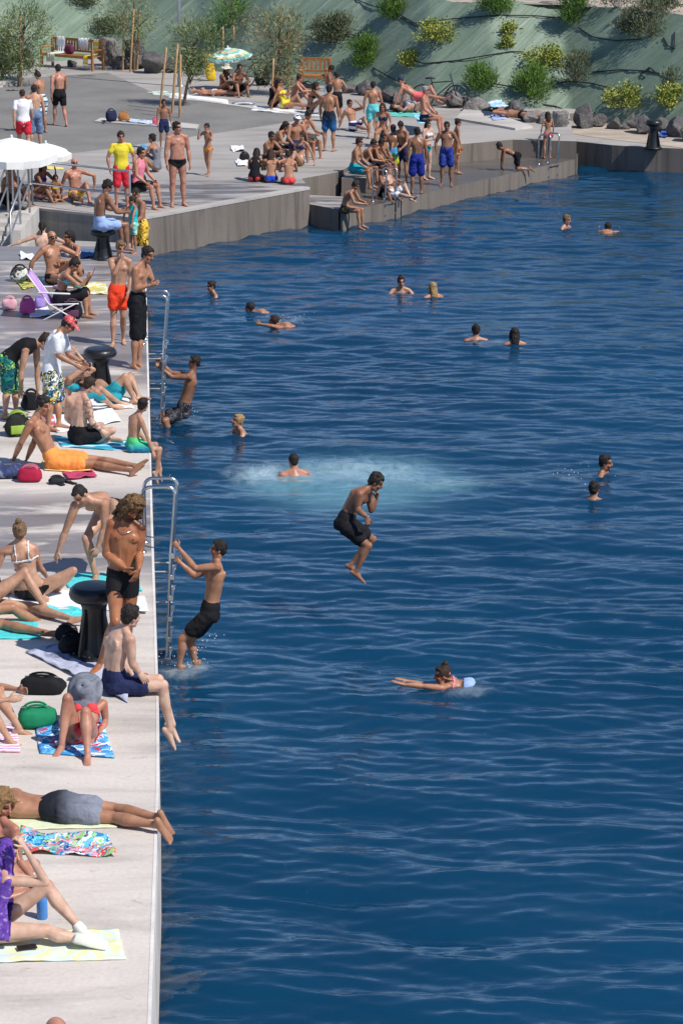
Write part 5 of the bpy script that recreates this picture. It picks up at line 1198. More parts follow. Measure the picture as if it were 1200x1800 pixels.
def finish_people():
    bpy.context.view_layer.update(); dg = bpy.context.evaluated_depsgraph_get()
    for P in ALL:
        o = P.o; me = bpy.data.meshes.new_from_object(o.evaluated_get(dg)); n = len(me.vertices)
        V = np.zeros(n * 3); me.vertices.foreach_get('co', V); V = V.reshape(-1, 3)
        Nn = np.zeros(n * 3); me.vertices.foreach_get('normal', Nn); Nn = Nn.reshape(-1, 3)
        polys = [tuple(p.vertices) for p in me.polygons]; bpy.data.meshes.remove(me)
        Vw = V + P.loc; k, J = P.k, P.J
        # colour of the skin itself: lips, eyes, brows, beard, nipples, hair on the chest
        bl = vnoise(Vw, 5.5, 1) * .16 + vnoise(Vw, 19, 4) * .10
        tone = np.stack([1 + bl * .8, 1 + bl * 1.15, 1 + bl * 1.25], 1); hq = (Vw - P.hc) / P.hk; hf = hq @ P.fh; hl_ = hq @ P.lh; hu_ = hq @ P.uh
        inh = (np.abs(hf) < .2) & (np.abs(hu_) < .2) & (hf > .03)
        def dab(mask, col): tone[mask] *= np.array(col)
        vs = P.vox / P.hk * .55
        al = np.abs(hl_)
        dab(inh & (np.abs(al - .031) < .014 + vs) & (np.abs(hu_ - .010) < .006 + vs), (.20, .16, .15))
        dab(inh & (np.abs(al - .033) < .022) & (np.abs(hu_ - .036) < .003 + vs), (.22, .17, .15))
        dab(inh & (al < .024) & (np.abs(hu_ + .055) < .007 + vs * .5), (.85, .55, .55))
        if P.opt.get('beard'): dab(inh & (hf > .045) & (hu_ < -.040) & (hu_ > -.13) & ~((al < .02) & (np.abs(hu_ + .055) < .008)), (.28, .24, .22))
        cq = (Vw - P.B(.74)) / k; cl = np.abs(cq @ P.Ls); cf = cq @ P.Fs; cu = cq @ P.U
        if P.opt['sex'] == 'm': dab((cf > .04) & (np.hypot(cl - .085, cu + .02) < .013 + P.vox * .2), (.55, .42, .40))
        if P.opt.get('tattoo'):
            for a_, b_ in (('sr', 'er'), ('er', 'wr')):
                p0, p1 = J[a_], J[b_]; d = p1 - p0; t_ = np.clip(((Vw - p0) @ d) / (d @ d), 0, 1); dist = np.linalg.norm(Vw - p0 - t_[:, None] * d, axis=1)
                dab((dist < .075) & (vnoise(Vw, 28, 3) > .0), (.45, .47, .52))
        if P.opt.get('tan') : dab((np.abs(((Vw - J['pel']) @ P.U) / k) < .09) & (np.linalg.norm(Vw - J['pel'], axis=1) < .22), P.opt['tan'])
        for nm_, rr_ in (('kl', .07), ('kr', .07), ('el', .05), ('er', .05)):      # redder knees and elbows, sun-caught shoulders
            dq = np.exp(-(np.linalg.norm(Vw - J[nm_], axis=1) / (rr_ * k)) ** 2)[:, None]; tone *= 1 - dq * np.array([.04, .16, .18])
        for nm_ in ('sl', 'sr'):
            dq = np.exp(-(np.linalg.norm(Vw - J[nm_], axis=1) / (.14 * k)) ** 2)[:, None]; tone *= 1 - dq * np.array([.02, .13, .16])
        dq = np.exp(-(np.linalg.norm(Vw - P.A(.05, 0, -.02), axis=1) / .08) ** 2)[:, None]; tone *= 1 - dq * np.array([.0, .12, .13])
        # tight garments as their own thin layer
        for ty, mat in P.patch:
            m = patchsel(P, ty, Vw, Nn); fs = [f for f in polys if sum(m[i] for i in f) >= 3]
            ids = sorted({i for f in fs for i in f}); mp = {i: j for j, i in enumerate(ids)}
            if not fs: continue
            q = bpy.data.meshes.new(ty); q.from_pydata((V[ids] + Nn[ids] * .006).tolist(), [], [tuple(mp[i] for i in f) for f in fs]); q.update()
            q.polygons.foreach_set('use_smooth', [True] * len(fs))
            g = obj({'briefs': 'swim_briefs', 'trunks': 'swim_trunks'}.get(ty, ty), q, mat, o)
            sm = g.modifiers.new('smooth', 'SMOOTH'); sm.factor = .5; sm.iterations = 2
            sd = g.modifiers.new('thick', 'SOLIDIFY'); sd.thickness = .004; sd.offset = 1
        # hands with separate fingers, grown into the wrists
        mb = MB()
        for sd, sg in (('l', 1), ('r', -1)):
            Wt = J['w' + sd]; d = norm(Wt - J['e' + sd])
            if 'm' + sd in J: d = norm(norm(J['m' + sd] - Wt) + d * .15)
            nrm = P.opt.get('palm_' + sd); nrm = np.array(nrm, float) if nrm is not None else (J['pel'] + J['nk']) / 2 - Wt
            if P.opt.get('palm') == 'down': nrm = np.array([0, 0, -1.])
            nrm = nrm - d * np.dot(nrm, d)
            if np.linalg.norm(nrm) < .02: nrm = np.cross(d, P.F)
            hand(mb, Wt, d, norm(nrm), -sg, k, P.opt.get('curl_' + sd, P.opt.get('curl', .28)))
        HV = mb.arr() - P.loc
        me = bpy.data.meshes.new('person'); me.from_pydata(np.vstack([V, HV]).tolist(), [], polys + [tuple(i + n for i in f) for f in mb.F]); me.update()
        me.polygons.foreach_set('use_smooth', [True] * len(me.polygons))
        at = me.attributes.new('tone', 'FLOAT_COLOR', 'POINT')
        cc = np.ones((n + len(HV), 4)); cc[:n, :3] = tone; at.data.foreach_set('color', cc.ravel().astype(np.float32))
        P.new = me
        P.newkids = []
        for q, (amp, fr) in P.kids:
            me2 = bpy.data.meshes.new_from_object(q.evaluated_get(dg))
            if amp:
                nv = len(me2.vertices); v2 = np.zeros(nv * 3); n2 = np.zeros(nv * 3); me2.vertices.foreach_get('co', v2); me2.vertices.foreach_get('normal', n2)
                v2 = v2.reshape(-1, 3); n2 = n2.reshape(-1, 3)
                dsp = vnoise(v2 + P.loc, fr, 2.0)
                if fr < 30: dsp = dsp - np.abs(vnoise(v2 + P.loc, fr * 1.9, 5.0)) * .8
                if fr < 30: dsp = (dsp + .35) * np.clip((.10 - ((v2 + P.loc - J['pel']) @ P.U) / k) / .08, .12, 1) if 'shorts' in q.name or 'trousers' in q.name else dsp
                v2 = v2 + n2 * (dsp * amp)[:, None]; me2.vertices.foreach_set('co', v2.ravel())
            me2.polygons.foreach_set('use_smooth', [True] * len(me2.polygons)); me2.update(); P.newkids.append((q, me2))
    for P in ALL:
        P.o.modifiers.clear(); P.o.data = P.new; P.new.materials.append(P.skin)
        for q, me2 in P.newkids:
            mt = q.data.materials[0]; q.modifiers.clear(); q.data = me2
            me2.materials.clear(); me2.materials.append(mt)
def near(label, spec, root, h, zg=0.0, face=None, **kw):
    J = lift(spec, root, h, zg)
    Lh = None
    if 'hl' not in J or 'hr' not in J: raise Exception(label)
    if face is not None: J['_fh'] = norm(np.array([face[0], -face[2], face[1]]))
    kk = h / 1.75
    for n, (p_, L) in BL.items():
        r_ = np.linalg.norm(J[n] - J[p_]) / (L * kk)
        if r_ < .7 or r_ > 1.3: print('BONE', label[:30], n, round(r_, 2))
    return add(label, J, h, **kw)
def far(label, tm, px, py, z, yaw, h, sex='m', sk='tan', hair=('short', 'black'), clothes=(), ov=None, **kw):
    ov = ov or {}; J = pose(tm, px, py, z, yaw, h, ov); kw.setdefault('hu', T[tm].get('hu', .025))
    if T[tm]['c'] == 'feet': kw['standing'] = True
    return add(label, J, h, sex, sk, hair, clothes, **kw)
def acc(P, name, mb, mat):
    o = obj(name, mb.mesh(off=P.loc), mat, P.o); return o
# ------------------------------------------------------------------ the cast: cloth colours
def S_(r, g, b): return cloth('solid', (C(r, g, b),))
K_black = S_(24, 24, 28); K_navy = S_(34, 42, 78); K_white = S_(225, 225, 228); K_orange = S_(240, 150, 75); K_neon = S_(250, 72, 40)
K_red = S_(205, 45, 60); K_teal = S_(40, 150, 165); K_blue = S_(30, 70, 180); K_royal = S_(32, 46, 130); K_grey = S_(120, 122, 130)
K_yellow = S_(225, 205, 60); K_sky = S_(150, 175, 220); K_aqua = S_(95, 190, 195); K_purple = S_(75, 50, 130); K_coral = S_(220, 70, 75)
K_pink = S_(225, 130, 150); K_flor = cloth('floral', (C(20, 60, 60), C(25, 35, 45), C(40, 120, 110), C(230, 190, 60), C(235, 235, 225), C(30, 90, 140)), 1.0)
K_green = cloth('floral', (C(15, 90, 90), C(12, 60, 70), C(30, 130, 110), C(20, 80, 95), C(150, 190, 90)), .8)
K_fadeg = cloth('fade', (C(35, 130, 165), C(80, 200, 120))); K_fadegrey = cloth('fade', (C(34, 36, 44), C(128, 132, 146)), -1.0)
K_zebra = cloth('print', (C(22, 22, 27), C(28, 28, 33), C(24, 24, 30), C(105, 105, 115), C(26, 26, 30)), 1.6); K_mint = cloth('print', (C(150, 210, 190), C(190, 225, 205), C(120, 180, 170)))
K_ylp = cloth('print', (C(230, 170, 40), C(60, 40, 25), C(240, 200, 80)), 1.2); K_bluyel = cloth('fade', (C(190, 215, 40), C(50, 150, 200)))
K_jean = cloth('marble', (C(70, 90, 125), C(120, 140, 170)), 1.0); K_wrap = cloth('stripe', (C(70, 85, 100), C(215, 222, 225), C(190, 205, 205)), 1.2)
K_darkprint = cloth('floral', (C(24, 24, 30), C(30, 30, 36), C(28, 60, 90), C(200, 150, 60)), 1.2)
# ------------------------------------------------------------------ figures on the near quay, posed joint by joint
P = near('long curly haired tanned man standing in black trunks beside the bollard',
     dict(pel=(216, 1016), nk=(222, 914, '0'), hd=(234, 892, '-'), sr=(197, 920, '0'), sl=(247, 927, '0'), er=(186, 974, '0'), wr=(219, 998, '-'), el=(246, 974, '0'), wl=(244, 1001, '-'),
          mr=(232, 1008), ml=(240, 1010), hr=(203, 1020, '0'), hl=(229, 1021, '0'), kr=(203, 1094, '-'), ar=(176, 1166, 'g'), kl=(226, 1096, '0'), al=(217, 1158, 'g')),
     (195, 1174, Q), 1.80, face=(.25, -.75, .75), sex='m', sk='bronze', hair=('curlylong', 'brown'), clothes=[('trunks', K_black)], oil=.38, beard=True, standing=True, hz=.2, oil_=1)
P7 = P
near('man in black and white briefs bending down to reach the ground behind the bollard',
     dict(pel=(193, 897), nk=(163, 882, '-'), hd=(142, 870, '-'), sr=(133, 888, -.02), sl=(184, 884, '0'), er=(115, 935, '0'), wr=(103, 968, '0'), el=(184, 928, '0'), wl=(172, 962, '0'),
          hr=(181, 902, '0'), hl=(203, 898, '0'), kr=(152, 947, '-'), ar=(167, 1008, 'g'), kl=(184, 950, '-'), al=(200, 1005, 'g'), tr=(163, 1020, -.1)),
     (180, 1012, Q, .22), 1.75, face=(-.35, -.75, .55), sk='mid', hair=('buzz', 'black'), clothes=[('briefs', K_black)], hu=.05, standing=True)
near('blonde woman with a bun and white bikini top sitting with her back turned',
     dict(pel=(56, 1036, 'g'), nk=(37, 955, '0'), hd=(36, 935, '0'), sl=(6, 970, .0), sr=(60, 963, '0'), er=(72, 998, '+'), wr=(84, 1016, '+'), el=(-8, 1008, '0'), wl=(4, 1036, '+'),
          hr=(72, 1036, '0'), hl=(40, 1038, '+'), kr=(128, 1004, '0'), ar=(100, 1038, '+'), kl=(10, 1025, '+'), al=(60, 1046, 'g')),
     (56, 1050, Q), 1.66, face=(.1, 0, -1), sex='f', sk='mid', hair=('bun', 'darkblond'), clothes=[('bikini_top', K_white), ('bikini_bottom', K_black)], hu=.05)
near('bare-legged sunbather with one knee raised on the white towel near the bollard',
     dict(pel=(-38, 1066, 'g'), nk=(-100, 1010, '0'), hd=(-118, 988, '0'), sl=(-110, 1010, '+'), sr=(-100, 1022, '-'), er=(-110, 1060, '0'), wr=(-120, 1090, '0'), el=(-120, 1040, '0'), wl=(-130, 1080, '0'),
          kr=(45, 1006, '-'), ar=(84, 1074, 'g'), kl=(55, 1066, '0'), al=(128, 1088, 'g'), tr=(102, 1086, 0), tl=(152, 1080, 0)),
     (-38, 1080, Q), 1.70, sex='f', sk='mid', hair=('long', 'brown'), clothes=[('bikini_bottom', K_black)])
near('deeply tanned sunbather with an ankle band lying with crossed legs on a turquoise towel',
     dict(pel=(-72, 1086, 'g'), nk=(-165, 1080, '0'), hd=(-190, 1075, '0'), sl=(-165, 1070, '+'), sr=(-165, 1092, '-'), er=(-200, 1098, '0'), wr=(-230, 1100, '0'), el=(-200, 1070, '0'), wl=(-230, 1070, '0'),
          kr=(8, 1098, 'g'), ar=(82, 1112, 'g'), kl=(22, 1068, 0.1), al=(84, 1102, .1), tr=(112, 1112, 0), tl=(114, 1100, 0)),
     (-72, 1100, Q), 1.72, sex='f', sk='tan', hair=('long', 'black'), clothes=[('bikini_bottom', K_navy)])
near('young man in navy shorts seen from behind, sitting on the edge with hanging legs',
     dict(pel=(206, 1199, 'g'), nk=(219, 1108, '0'), hd=(230, 1084, '0'), sl=(197, 1110, '+'), sr=(229, 1124, '-'), er=(232, 1165, '0'), wr=(245, 1182, '0'), el=(214, 1162, '+'), wl=(232, 1186, '0'),
          hl=(199, 1196, '+'), hr=(207, 1206, '-'), kr=(287, 1205, '0'), ar=(300, 1284, '0'), kl=(279, 1195, '0'), al=(304, 1274, '0'), tr=(323, 1318, 0), tl=(328, 1302, 0)),
     (206, 1214, Q), 1.76, face=(.75, -.1, -.6), sk='pale', hair=('short', 'black'), clothes=[('shorts', K_navy, dict(len=.55))], hu=.07, flat=False)
P4 = near('woman in a red bikini and wide grey sun hat sitting on a blue patterned towel',
     dict(pel=(142, 1288, 'g'), nk=(155, 1236, '+'), hd=(150, 1217, '-'), sr=(128, 1238, '0'), sl=(182, 1236, '0'), er=(108, 1268, '-'), wr=(118, 1290, '-'), el=(186, 1268, '0'), wl=(174, 1290, '-'),
          hr=(127, 1288, '0'), hl=(158, 1288, '0'), kr=(119, 1228, '-'), ar=(109, 1308, 'g'), kl=(151, 1252, '-'), al=(154, 1324, 'g')),
     (142, 1302, Q), 1.62, face=(-.1, -.5, .85), sex='f', sk='red', hair=('long', 'brown'), clothes=[('bikini_top', K_coral), ('bikini_bottom', K_coral)], hu=.05)
near('man in grey shorts lying face down on a pale towel, his feet past the edge',
     dict(pel=(108, 1418, 'g'), nk=(3, 1408, 'g'), hd=(-26, 1404, '0'), sl=(0, 1424, '-'), sr=(4, 1392, '+'), er=(-40, 1392, '0'), wr=(-60, 1410, '-'), el=(-40, 1430, '0'), wl=(-70, 1420, '0'),
          hl=(110, 1428, '-'), hr=(110, 1412, '+'), kl=(200, 1437, 'g'), al=(274, 1450, 'g'), kr=(203, 1422, 'g'), ar=(278, 1436, 'g'), tl=(294, 1484, .02), tr=(291, 1464, .02)),
     (108, 1435, Q), 1.80, face=(-.2, -.2, .9), sk='tan', hair=('short', 'brown'), clothes=[('shorts', K_fadegrey, dict(len=.62))], hu=-.02, flat=False)
P1 = near('woman wrapped in a purple towel sitting in white sneakers, elbow on her knee',
     dict(pel=(-18, 1634, 'g'), nk=(8, 1530, '0'), hd=(14, 1500, '0'), sl=(0, 1538, '+'), sr=(10, 1548, '-'), er=(82, 1552, '0'), wr=(44, 1490, '0'), el=(60, 1548, '+'), wl=(72, 1540, '+'), mr=(32, 1468),
          hr=(-16, 1640, '-'), hl=(-18, 1628, '+'), kl=(84, 1558, '0'), al=(144, 1636, 'g'), kr=(84, 1636, .0), ar=(146, 1652, 'g'), tl=(190, 1642, 0), tr=(192, 1664, 0)),
     (-18, 1656, Q), 1.68, face=(.9, -.2, .3), sex='f', sk='pale', hair=('long', 'brown'), clothes=[('swimsuit', K_purple)], hu=.06, curl_r=.7)
near('sunburnt woman with blonde curls sitting behind the purple towel, in a coral bikini',
     dict(pel=(-2, 1552, 'g'), nk=(4, 1446, '0'), hd=(4, 1414, '0'), sl=(-18, 1452, '+'), sr=(26, 1458, '-'), er=(34, 1512, '0'), wr=(62, 1548, '0'), el=(-30, 1510, '0'), wl=(-20, 1550, '0'),
          hr=(6, 1556, '-'), hl=(-10, 1546, '+'), kr=(70, 1570, '0'), ar=(10, 1578, 'g'), kl=(60, 1520, '+'), al=(20, 1556, 'g')),
     (-2, 1570, Q), 1.66, face=(.7, -.3, .5), sex='f', sk='red', hair=('curlylong', 'blond'), clothes=[('bikini_top', K_coral), ('bikini_bottom', K_coral)], hu=.05)
far('sunbather in orange shorts sitting cross-legged on a pink striped towel beside the green bag', 'knees', -66, 1292, Q, 78, 1.7, 'f', 'mid', ('short', 'brown'), [('briefs', K_orange)])
far('man with a shaved head sitting alone at the bare near end of the quay', 'knees', 116, 2042, Q, 200, 1.78, 'm', 'red', ('bald', 'black'), [('shorts', K_navy)])
near('young man in orange shorts leaning back on his hand, legs stretched toward the edge',
     dict(pel=(98, 808, 'g'), nk=(65, 738, '0'), hd=(76, 713, '0'), sr=(54, 744, '-'), sl=(74, 738, '+'), er=(37, 779, '0'), wr=(25, 806, 'g'), el=(60, 778, '+'), wl=(48, 806, 'g'),
          hr=(97, 812, '-'), hl=(100, 804, '+'), kr=(167, 816, '0'), ar=(232, 827, 'g'), kl=(172, 808, '0'), al=(238, 818, 'g'), tr=(250, 810, 0), tl=(254, 803, 0)),
     (98, 822, Q), 1.76, face=(.85, -.25, .45), sk='tan', hair=('curlyshort', 'black'), clothes=[('shorts', K_orange, dict(len=.62, loose=.03))], hu=.04)
near('small boy in green and blue swim shorts sitting on the edge by the ladder',
     dict(pel=(236, 782, 'g'), nk=(243, 730, '0'), hd=(252, 712, '0'), sl=(230, 735, '+'), sr=(249, 740, '-'), er=(260, 770, '0'), wr=(269, 794, '0'), el=(246, 762, '+'), wl=(262, 782, '0'),
          hl=(232, 780, '+'), hr=(238, 785, '-'), kr=(281, 790, '0'), ar=(276, 832, '0'), kl=(274, 782, '0'), al=(283, 828, '0'), tr=(284, 848, 0), tl=(290, 842, 0)),
     (236, 792, Q), 1.38, face=(.6, 0, -.8), sk='mid', hair=('short', 'black'), clothes=[('shorts', K_fadeg, dict(len=.6))], hu=.05, flat=False)
near('tattooed man in black shorts sitting with his back turned on a turquoise towel',
     dict(pel=(141, 766, 'g'), nk=(146, 695, '0'), hd=(158, 677, '0'), sl=(122, 702, '+'), sr=(155, 709, '-'), er=(161, 742, '0'), wr=(178, 756, '0'), el=(118, 735, '+'), wl=(140, 752, '+'),
          hl=(134, 762, '+'), hr=(146, 770, '-'), kr=(197, 757, '0'), ar=(178, 772, 'g'), kl=(178, 748, '+'), al=(196, 768, 'g')),
     (141, 778, Q), 1.76, face=(.6, -.3, -.6), sk='pale', hair=('buzz', 'brown'), clothes=[('shorts', K_black, dict(len=.5))], hu=.05, tattoo=True)
near('woman in a teal bikini top sitting with her arms raised to her hair',
     dict(pel=(112, 714, 'g'), nk=(131, 662, '0'), hd=(150, 650, '0'), sl=(134, 664, '+'), sr=(122, 666, '-'), er=(153, 644, '-'), wr=(136, 620, '0'), el=(166, 650, '+'), wl=(142, 640, '0'),
          kr=(170, 690, '0'), ar=(196, 712, 'g'), kl=(176, 684, '+'), al=(208, 706, 'g')),
     (112, 722, Q), 1.66, face=(.9, -.2, .1), sex='f', sk='mid', hair=('bun', 'black'), clothes=[('bikini_top', K_teal), ('bikini_bottom', K_teal)], hu=.05)
near('man in teal shorts lying on his back with raised knees beside the standing bollard',
     dict(pel=(196, 696, 'g'), nk=(160, 676, 'g'), hd=(146, 668, '0'), sl=(160, 668, '+'), sr=(160, 684, '-'), er=(180, 692, '0'), wr=(198, 702, '0'), el=(176, 672, '0'), wl=(194, 676, '0'),
          kr=(220, 662, '0'), ar=(236, 702, 'g'), kl=(230, 660, '+'), al=(244, 696, 'g')),
     (196, 706, Q), 1.72, face=(.3, .8, .3), sk='mid', hair=('short', 'brown'), clothes=[('shorts', K_teal, dict(len=.55))], hu=0)
near('man in a black tank top and green printed shorts bent over a dark bag',
     dict(pel=(14, 634), nk=(62, 606, '0'), hd=(80, 601, '0'), sr=(46, 614, '-'), sl=(64, 608, '+'), er=(38, 652, '0'), wr=(37, 684, '0'), el=(66, 652, '0'), wl=(67, 688, '0'),
          hr=(14, 636, '-'), hl=(18, 632, '+'), kr=(14, 684, '0'), ar=(9, 728, 'g'), kl=(30, 684, '0'), al=(28, 722, 'g')),
     (16, 732, Q), 1.74, face=(.7, -.7, .2), sk='mid', hair=('short', 'brown'), clothes=[('tank', K_black), ('shorts', K_green, dict(len=.95, loose=.03))], hu=.06, standing=True)
P17 = near('man in a white t-shirt, floral shorts and red patterned cap standing with his head bowed',
     dict(pel=(92, 658), nk=(106, 586, '0'), hd=(121, 571, '0'), sr=(99, 594, '-'), sl=(112, 590, '+'), er=(103, 625, '0'), wr=(133, 641, '0'), el=(120, 622, '0'), wl=(140, 634, '0'),
          hr=(90, 660, '-'), hl=(97, 658, '+'), kr=(88, 706, '0'), ar=(86, 748, 'g'), kl=(102, 704, '0'), al=(104, 744, 'g')),
     (96, 752, Q), 1.78, face=(.75, -.65, .1), sk='tan', hair=('short', 'black'), clothes=[('tee', K_white, dict(sleeve=.7)), ('shorts', K_flor, dict(len=.85, loose=.03))], hu=.05, standing=True)
near('boy in bright orange trunks standing with a hand at his mouth',
     dict(pel=(207, 516), nk=(211, 454, '0'), hd=(212, 436, '0'), sr=(195, 458, '0'), sl=(227, 459, '0'), er=(201, 482, '-'), wr=(213, 456, '-'), el=(231, 488, '0'), wl=(226, 512, '-'), mr=(216, 445),
          hr=(200, 518, '0'), hl=(216, 518, '0'), kr=(200, 558, '0'), ar=(199, 602, 'g'), kl=(217, 556, '0'), al=(217, 596, 'g')),
     (208, 608, Q), 1.62, face=(.35, -.25, .8), sk='mid', hair=('short', 'darkblond'), clothes=[('shorts', K_neon, dict(len=.5, loose=.026))], standing=True, curl_r=.9)
near('young man in long black swim shorts standing on the edge, one hand on his shoulder',
     dict(pel=(242, 530), nk=(250, 466, '0'), hd=(260, 449, '0'), sr=(238, 473, '-'), sl=(258, 470, '+'), er=(238, 508, '0'), wr=(264, 501, '0'), el=(268, 492, '0'), wl=(252, 474, '-'),
          hr=(239, 532, '-'), hl=(246, 530, '+'), kr=(239, 590, '0'), ar=(236, 640, 'g'), kl=(247, 588, '0'), al=(245, 636, 'g'), tr=(252, 648, -.05), tl=(256, 643, 0)),
     (242, 645, Q), 1.78, face=(.7, -.15, .55), sk='tan', hair=('curlyshort', 'black'), clothes=[('shorts', K_black, dict(len=1.0, loose=.024))], standing=True, fat=.2)
P20 = near('woman in a mint bikini top sitting on the lilac chair looking at her phone',
     dict(pel=(108, 526), nk=(121, 478, '0'), hd=(131, 466, '0'), sr=(117, 484, '-'), sl=(127, 482, '+'), er=(141, 504, '0'), wr=(155, 489, '0'), el=(150, 500, '0'), wl=(158, 488, '-'),
          hr=(107, 530, '-'), hl=(112, 527, '+'), kr=(152, 516, '0'), ar=(152, 552, 'g'), kl=(154, 512, '+'), al=(158, 546, 'g')),
     (110, 556, Q), 1.66, face=(.8, -.6, .2), sex='f', sk='tan', hair=('topknot', 'black'), clothes=[('bikini_top', cloth('solid', (C(120, 200, 180),))), ('shorts', K_black, dict(len=.9, loose=.03))], hu=.06, fat=.3, curl=.9)
P21 = far('bald man in sunglasses sitting with a bent knee beside a dark-haired woman', 'leanknee', 96, 500, Q, 40, 1.78, 'm', 'tan', ('bald', 'black'), [('briefs', K_black)], dict(to=(-.1, 0, 1), ual=(.5, .7, -.4), uar=(-.3, -.6, -.7)), fat=.3, grp='people sitting by the lilac chair')
far('dark-haired woman with a ponytail sitting beside the bald man in sunglasses', 'knees', 132, 492, Q, 330, 1.68, 'f', 'tan', ('pony', 'black'), [('bikini_top', K_white), ('bikini_bottom', K_black)], dict(look=(.7, -.4, 0)))
# ------------------------------------------------------------------ ladders and the jump
near('boy in black shorts climbing out of the water at the big ladder, gripping its rail',
     dict(pel=(367, 1078), nk=(379, 990, '0'), hd=(384, 966, '0'), sl=(382, 996, '-'), sr=(368, 998, '+'), el=(343, 999, '0'), wl=(314, 963, '0'), er=(343, 1013, '0'), wr=(318, 990, '0'), ml=(305, 952), mr=(306, 980),
          hl=(366, 1082, '-'), hr=(370, 1078, '+'), kl=(320, 1124, '0'), al=(315, 1172, '0'), kr=(334, 1128, '0'), ar=(343, 1166, '0'), tl=(300, 1186, 0), tr=(336, 1184, 0)),
     (330, 1172, W), 1.62, face=(-1, .1, .1), sk='tan', hair=('short', 'black'), clothes=[('shorts', K_black, dict(len=.62, loose=.024))], curl=1.3, oil=.4, fat=.1, group='people in the water')
near('boy in dark patterned shorts climbing out of the water at the middle ladder',
     dict(pel=(322, 722), nk=(337, 656, '0'), hd=(342, 637, '0'), sl=(331, 662, '-'), sr=(328, 660, '+'), el=(303, 663, '0'), wl=(280, 645, '0'), er=(300, 655, '0'), wr=(282, 637, '0'), ml=(271, 638), mr=(274, 630),
          hl=(320, 726, '-'), hr=(324, 722, '+'), kl=(290, 740, '-'), al=(300, 772, '0'), kr=(286, 730, '0'), ar=(288, 768, '0')),
     (312, 742, W), 1.60, face=(-1, .05, .1), sk='brown', hair=('short', 'black'), clothes=[('shorts', K_zebra, dict(len=.7, loose=.024))], curl=1.3, oil=.4, fat=.5, group='people in the water')
near('boy in black shorts jumping in mid-air over the water, holding his nose',
     dict(pel=(608, 920), nk=(646, 861, '0'), hd=(660, 848, '0'), sr=(632, 868, '-'), sl=(648, 868, '+'), er=(628, 896, '0'), wr=(646, 910, '-'), el=(652, 898, '0'), wl=(661, 878, '0'), mr=(645, 924), ml=(663, 868),
          hr=(606, 924, '-'), hl=(612, 920, '+'), kr=(647, 960, '-'), ar=(626, 1004, '0'), kl=(654, 948, '+'), al=(617, 992, '0'), tr=(648, 1019, 0), tl=(640, 1006, 0)),
     (620, 1094, W), 1.66, face=(.85, -.5, .05), sk='brown', hair=('tuft', 'black'), clothes=[('shorts', K_black, dict(len=.66, loose=.024))], hu=.07, flat=False, curl=.6, hz=.1, group='people in the water')
# ------------------------------------------------------------------ swimmers
SWG = 'people in the water'
for (px, py, yaw, h, sx, skn, hr_, tm, ov, lb) in [
    (374, 519, 295, 1.6, 'f', 'mid', ('short', 'black'), 'float', dict(sink=.04), 'swimmer with dark hair just off the far quay wall, mouth open'),
    (449, 547, 255, 1.6, 'm', 'tan', ('short', 'black'), 'swim', dict(sink=-.03), 'dark-haired swimmer doing breaststroke in front of another toward the quay'),
    (492, 571, 255, 1.62, 'm', 'tan', ('short', 'brown'), 'swim', dict(sink=-.02, ual=(.2, .9, .3)), 'brown-haired swimmer following close behind, one arm out of the water'),
    (704, 513, 10, 1.66, 'f', 'mid', ('topknot', 'black'), 'float', dict(sink=.06), 'swimmer with a dark topknot facing the viewer beside a blonde swimmer'),
    (761, 522, 205, 1.66, 'f', 'mid', ('long', 'blond'), 'float', dict(sink=.03), 'swimmer with long wet blonde hair seen from behind'),
    (993, 401, 60, 1.7, 'f', 'mid', ('short', 'darkblond'), 'float', dict(sink=.04), 'fair-haired swimmer far out near the low platform, face turned aside'),
    (1067, 405, 170, 1.7, 'm', 'tan', ('short', 'black'), 'swim', dict(sink=-.04), 'dark-haired swimmer far out beyond the fair-haired one'),
    (836, 597, 185, 1.7, 'm', 'tan', ('short', 'black'), 'float', dict(sink=.01), 'dark-haired swimmer low in the water trailing white ripples beside a longer-haired one'),
    (904, 606, 190, 1.7, 'f', 'tan', ('long', 'black'), 'float', dict(sink=.04), 'swimmer with shoulder-length dark hair seen from behind'),
    (421, 764, 290, 1.6, 'm', 'mid', ('short', 'blond'), 'float', dict(sink=.08, look=(.9, 0, .25)), 'fair-haired boy standing in the water with his head tipped back'),
    (517, 836, 195, 1.75, 'm', 'red', ('buzz', 'black'), 'float', dict(sink=.06), 'swimmer with cropped hair seen from behind in the white foam'),
    (1059, 834, 75, 1.75, 'm', 'tan', ('short', 'black'), 'float', dict(sink=.02), 'bearded swimmer in profile showing his shoulders'),
    (1042, 877, 165, 1.72, 'm', 'tan', ('short', 'black'), 'float', dict(sink=-.02), 'dark-haired swimmer beside the bearded one, arm stretched in the water'),
]:
    far(lb, tm, px, py, W, yaw, h, sx, skn, hr_, [('shorts', K_navy)], ov, group=SWG, oil=.4, beard=('bearded' in lb))
near('woman in a pale blue bikini swimming breaststroke with wet hair tied back',
     dict(pel=(818, 1211), nk=(783, 1207, '0'), hd=(777, 1187, '0'), sl=(776, 1210, '-'), sr=(786, 1204, '+'), el=(742, 1206, '0'), wl=(710, 1203, '0'), er=(748, 1205, '0'), wr=(716, 1197, '0'), ml=(695, 1198), mr=(700, 1193),
          hl=(817, 1216, '-'), hr=(820, 1211, '+'), kl=(866, 1236, '0'), al=(900, 1250, '0'), kr=(868, 1232, '0'), ar=(904, 1246, '0')),
     (780, 1208, W), 1.64, face=(-1, -.1, .15), sex='f', sk='tan', hair=('bun', 'brown'), clothes=[('bikini_bottom', K_sky), ('bikini_top', K_pink)], oil=.4, curl=.05, palm='down', group=SWG)
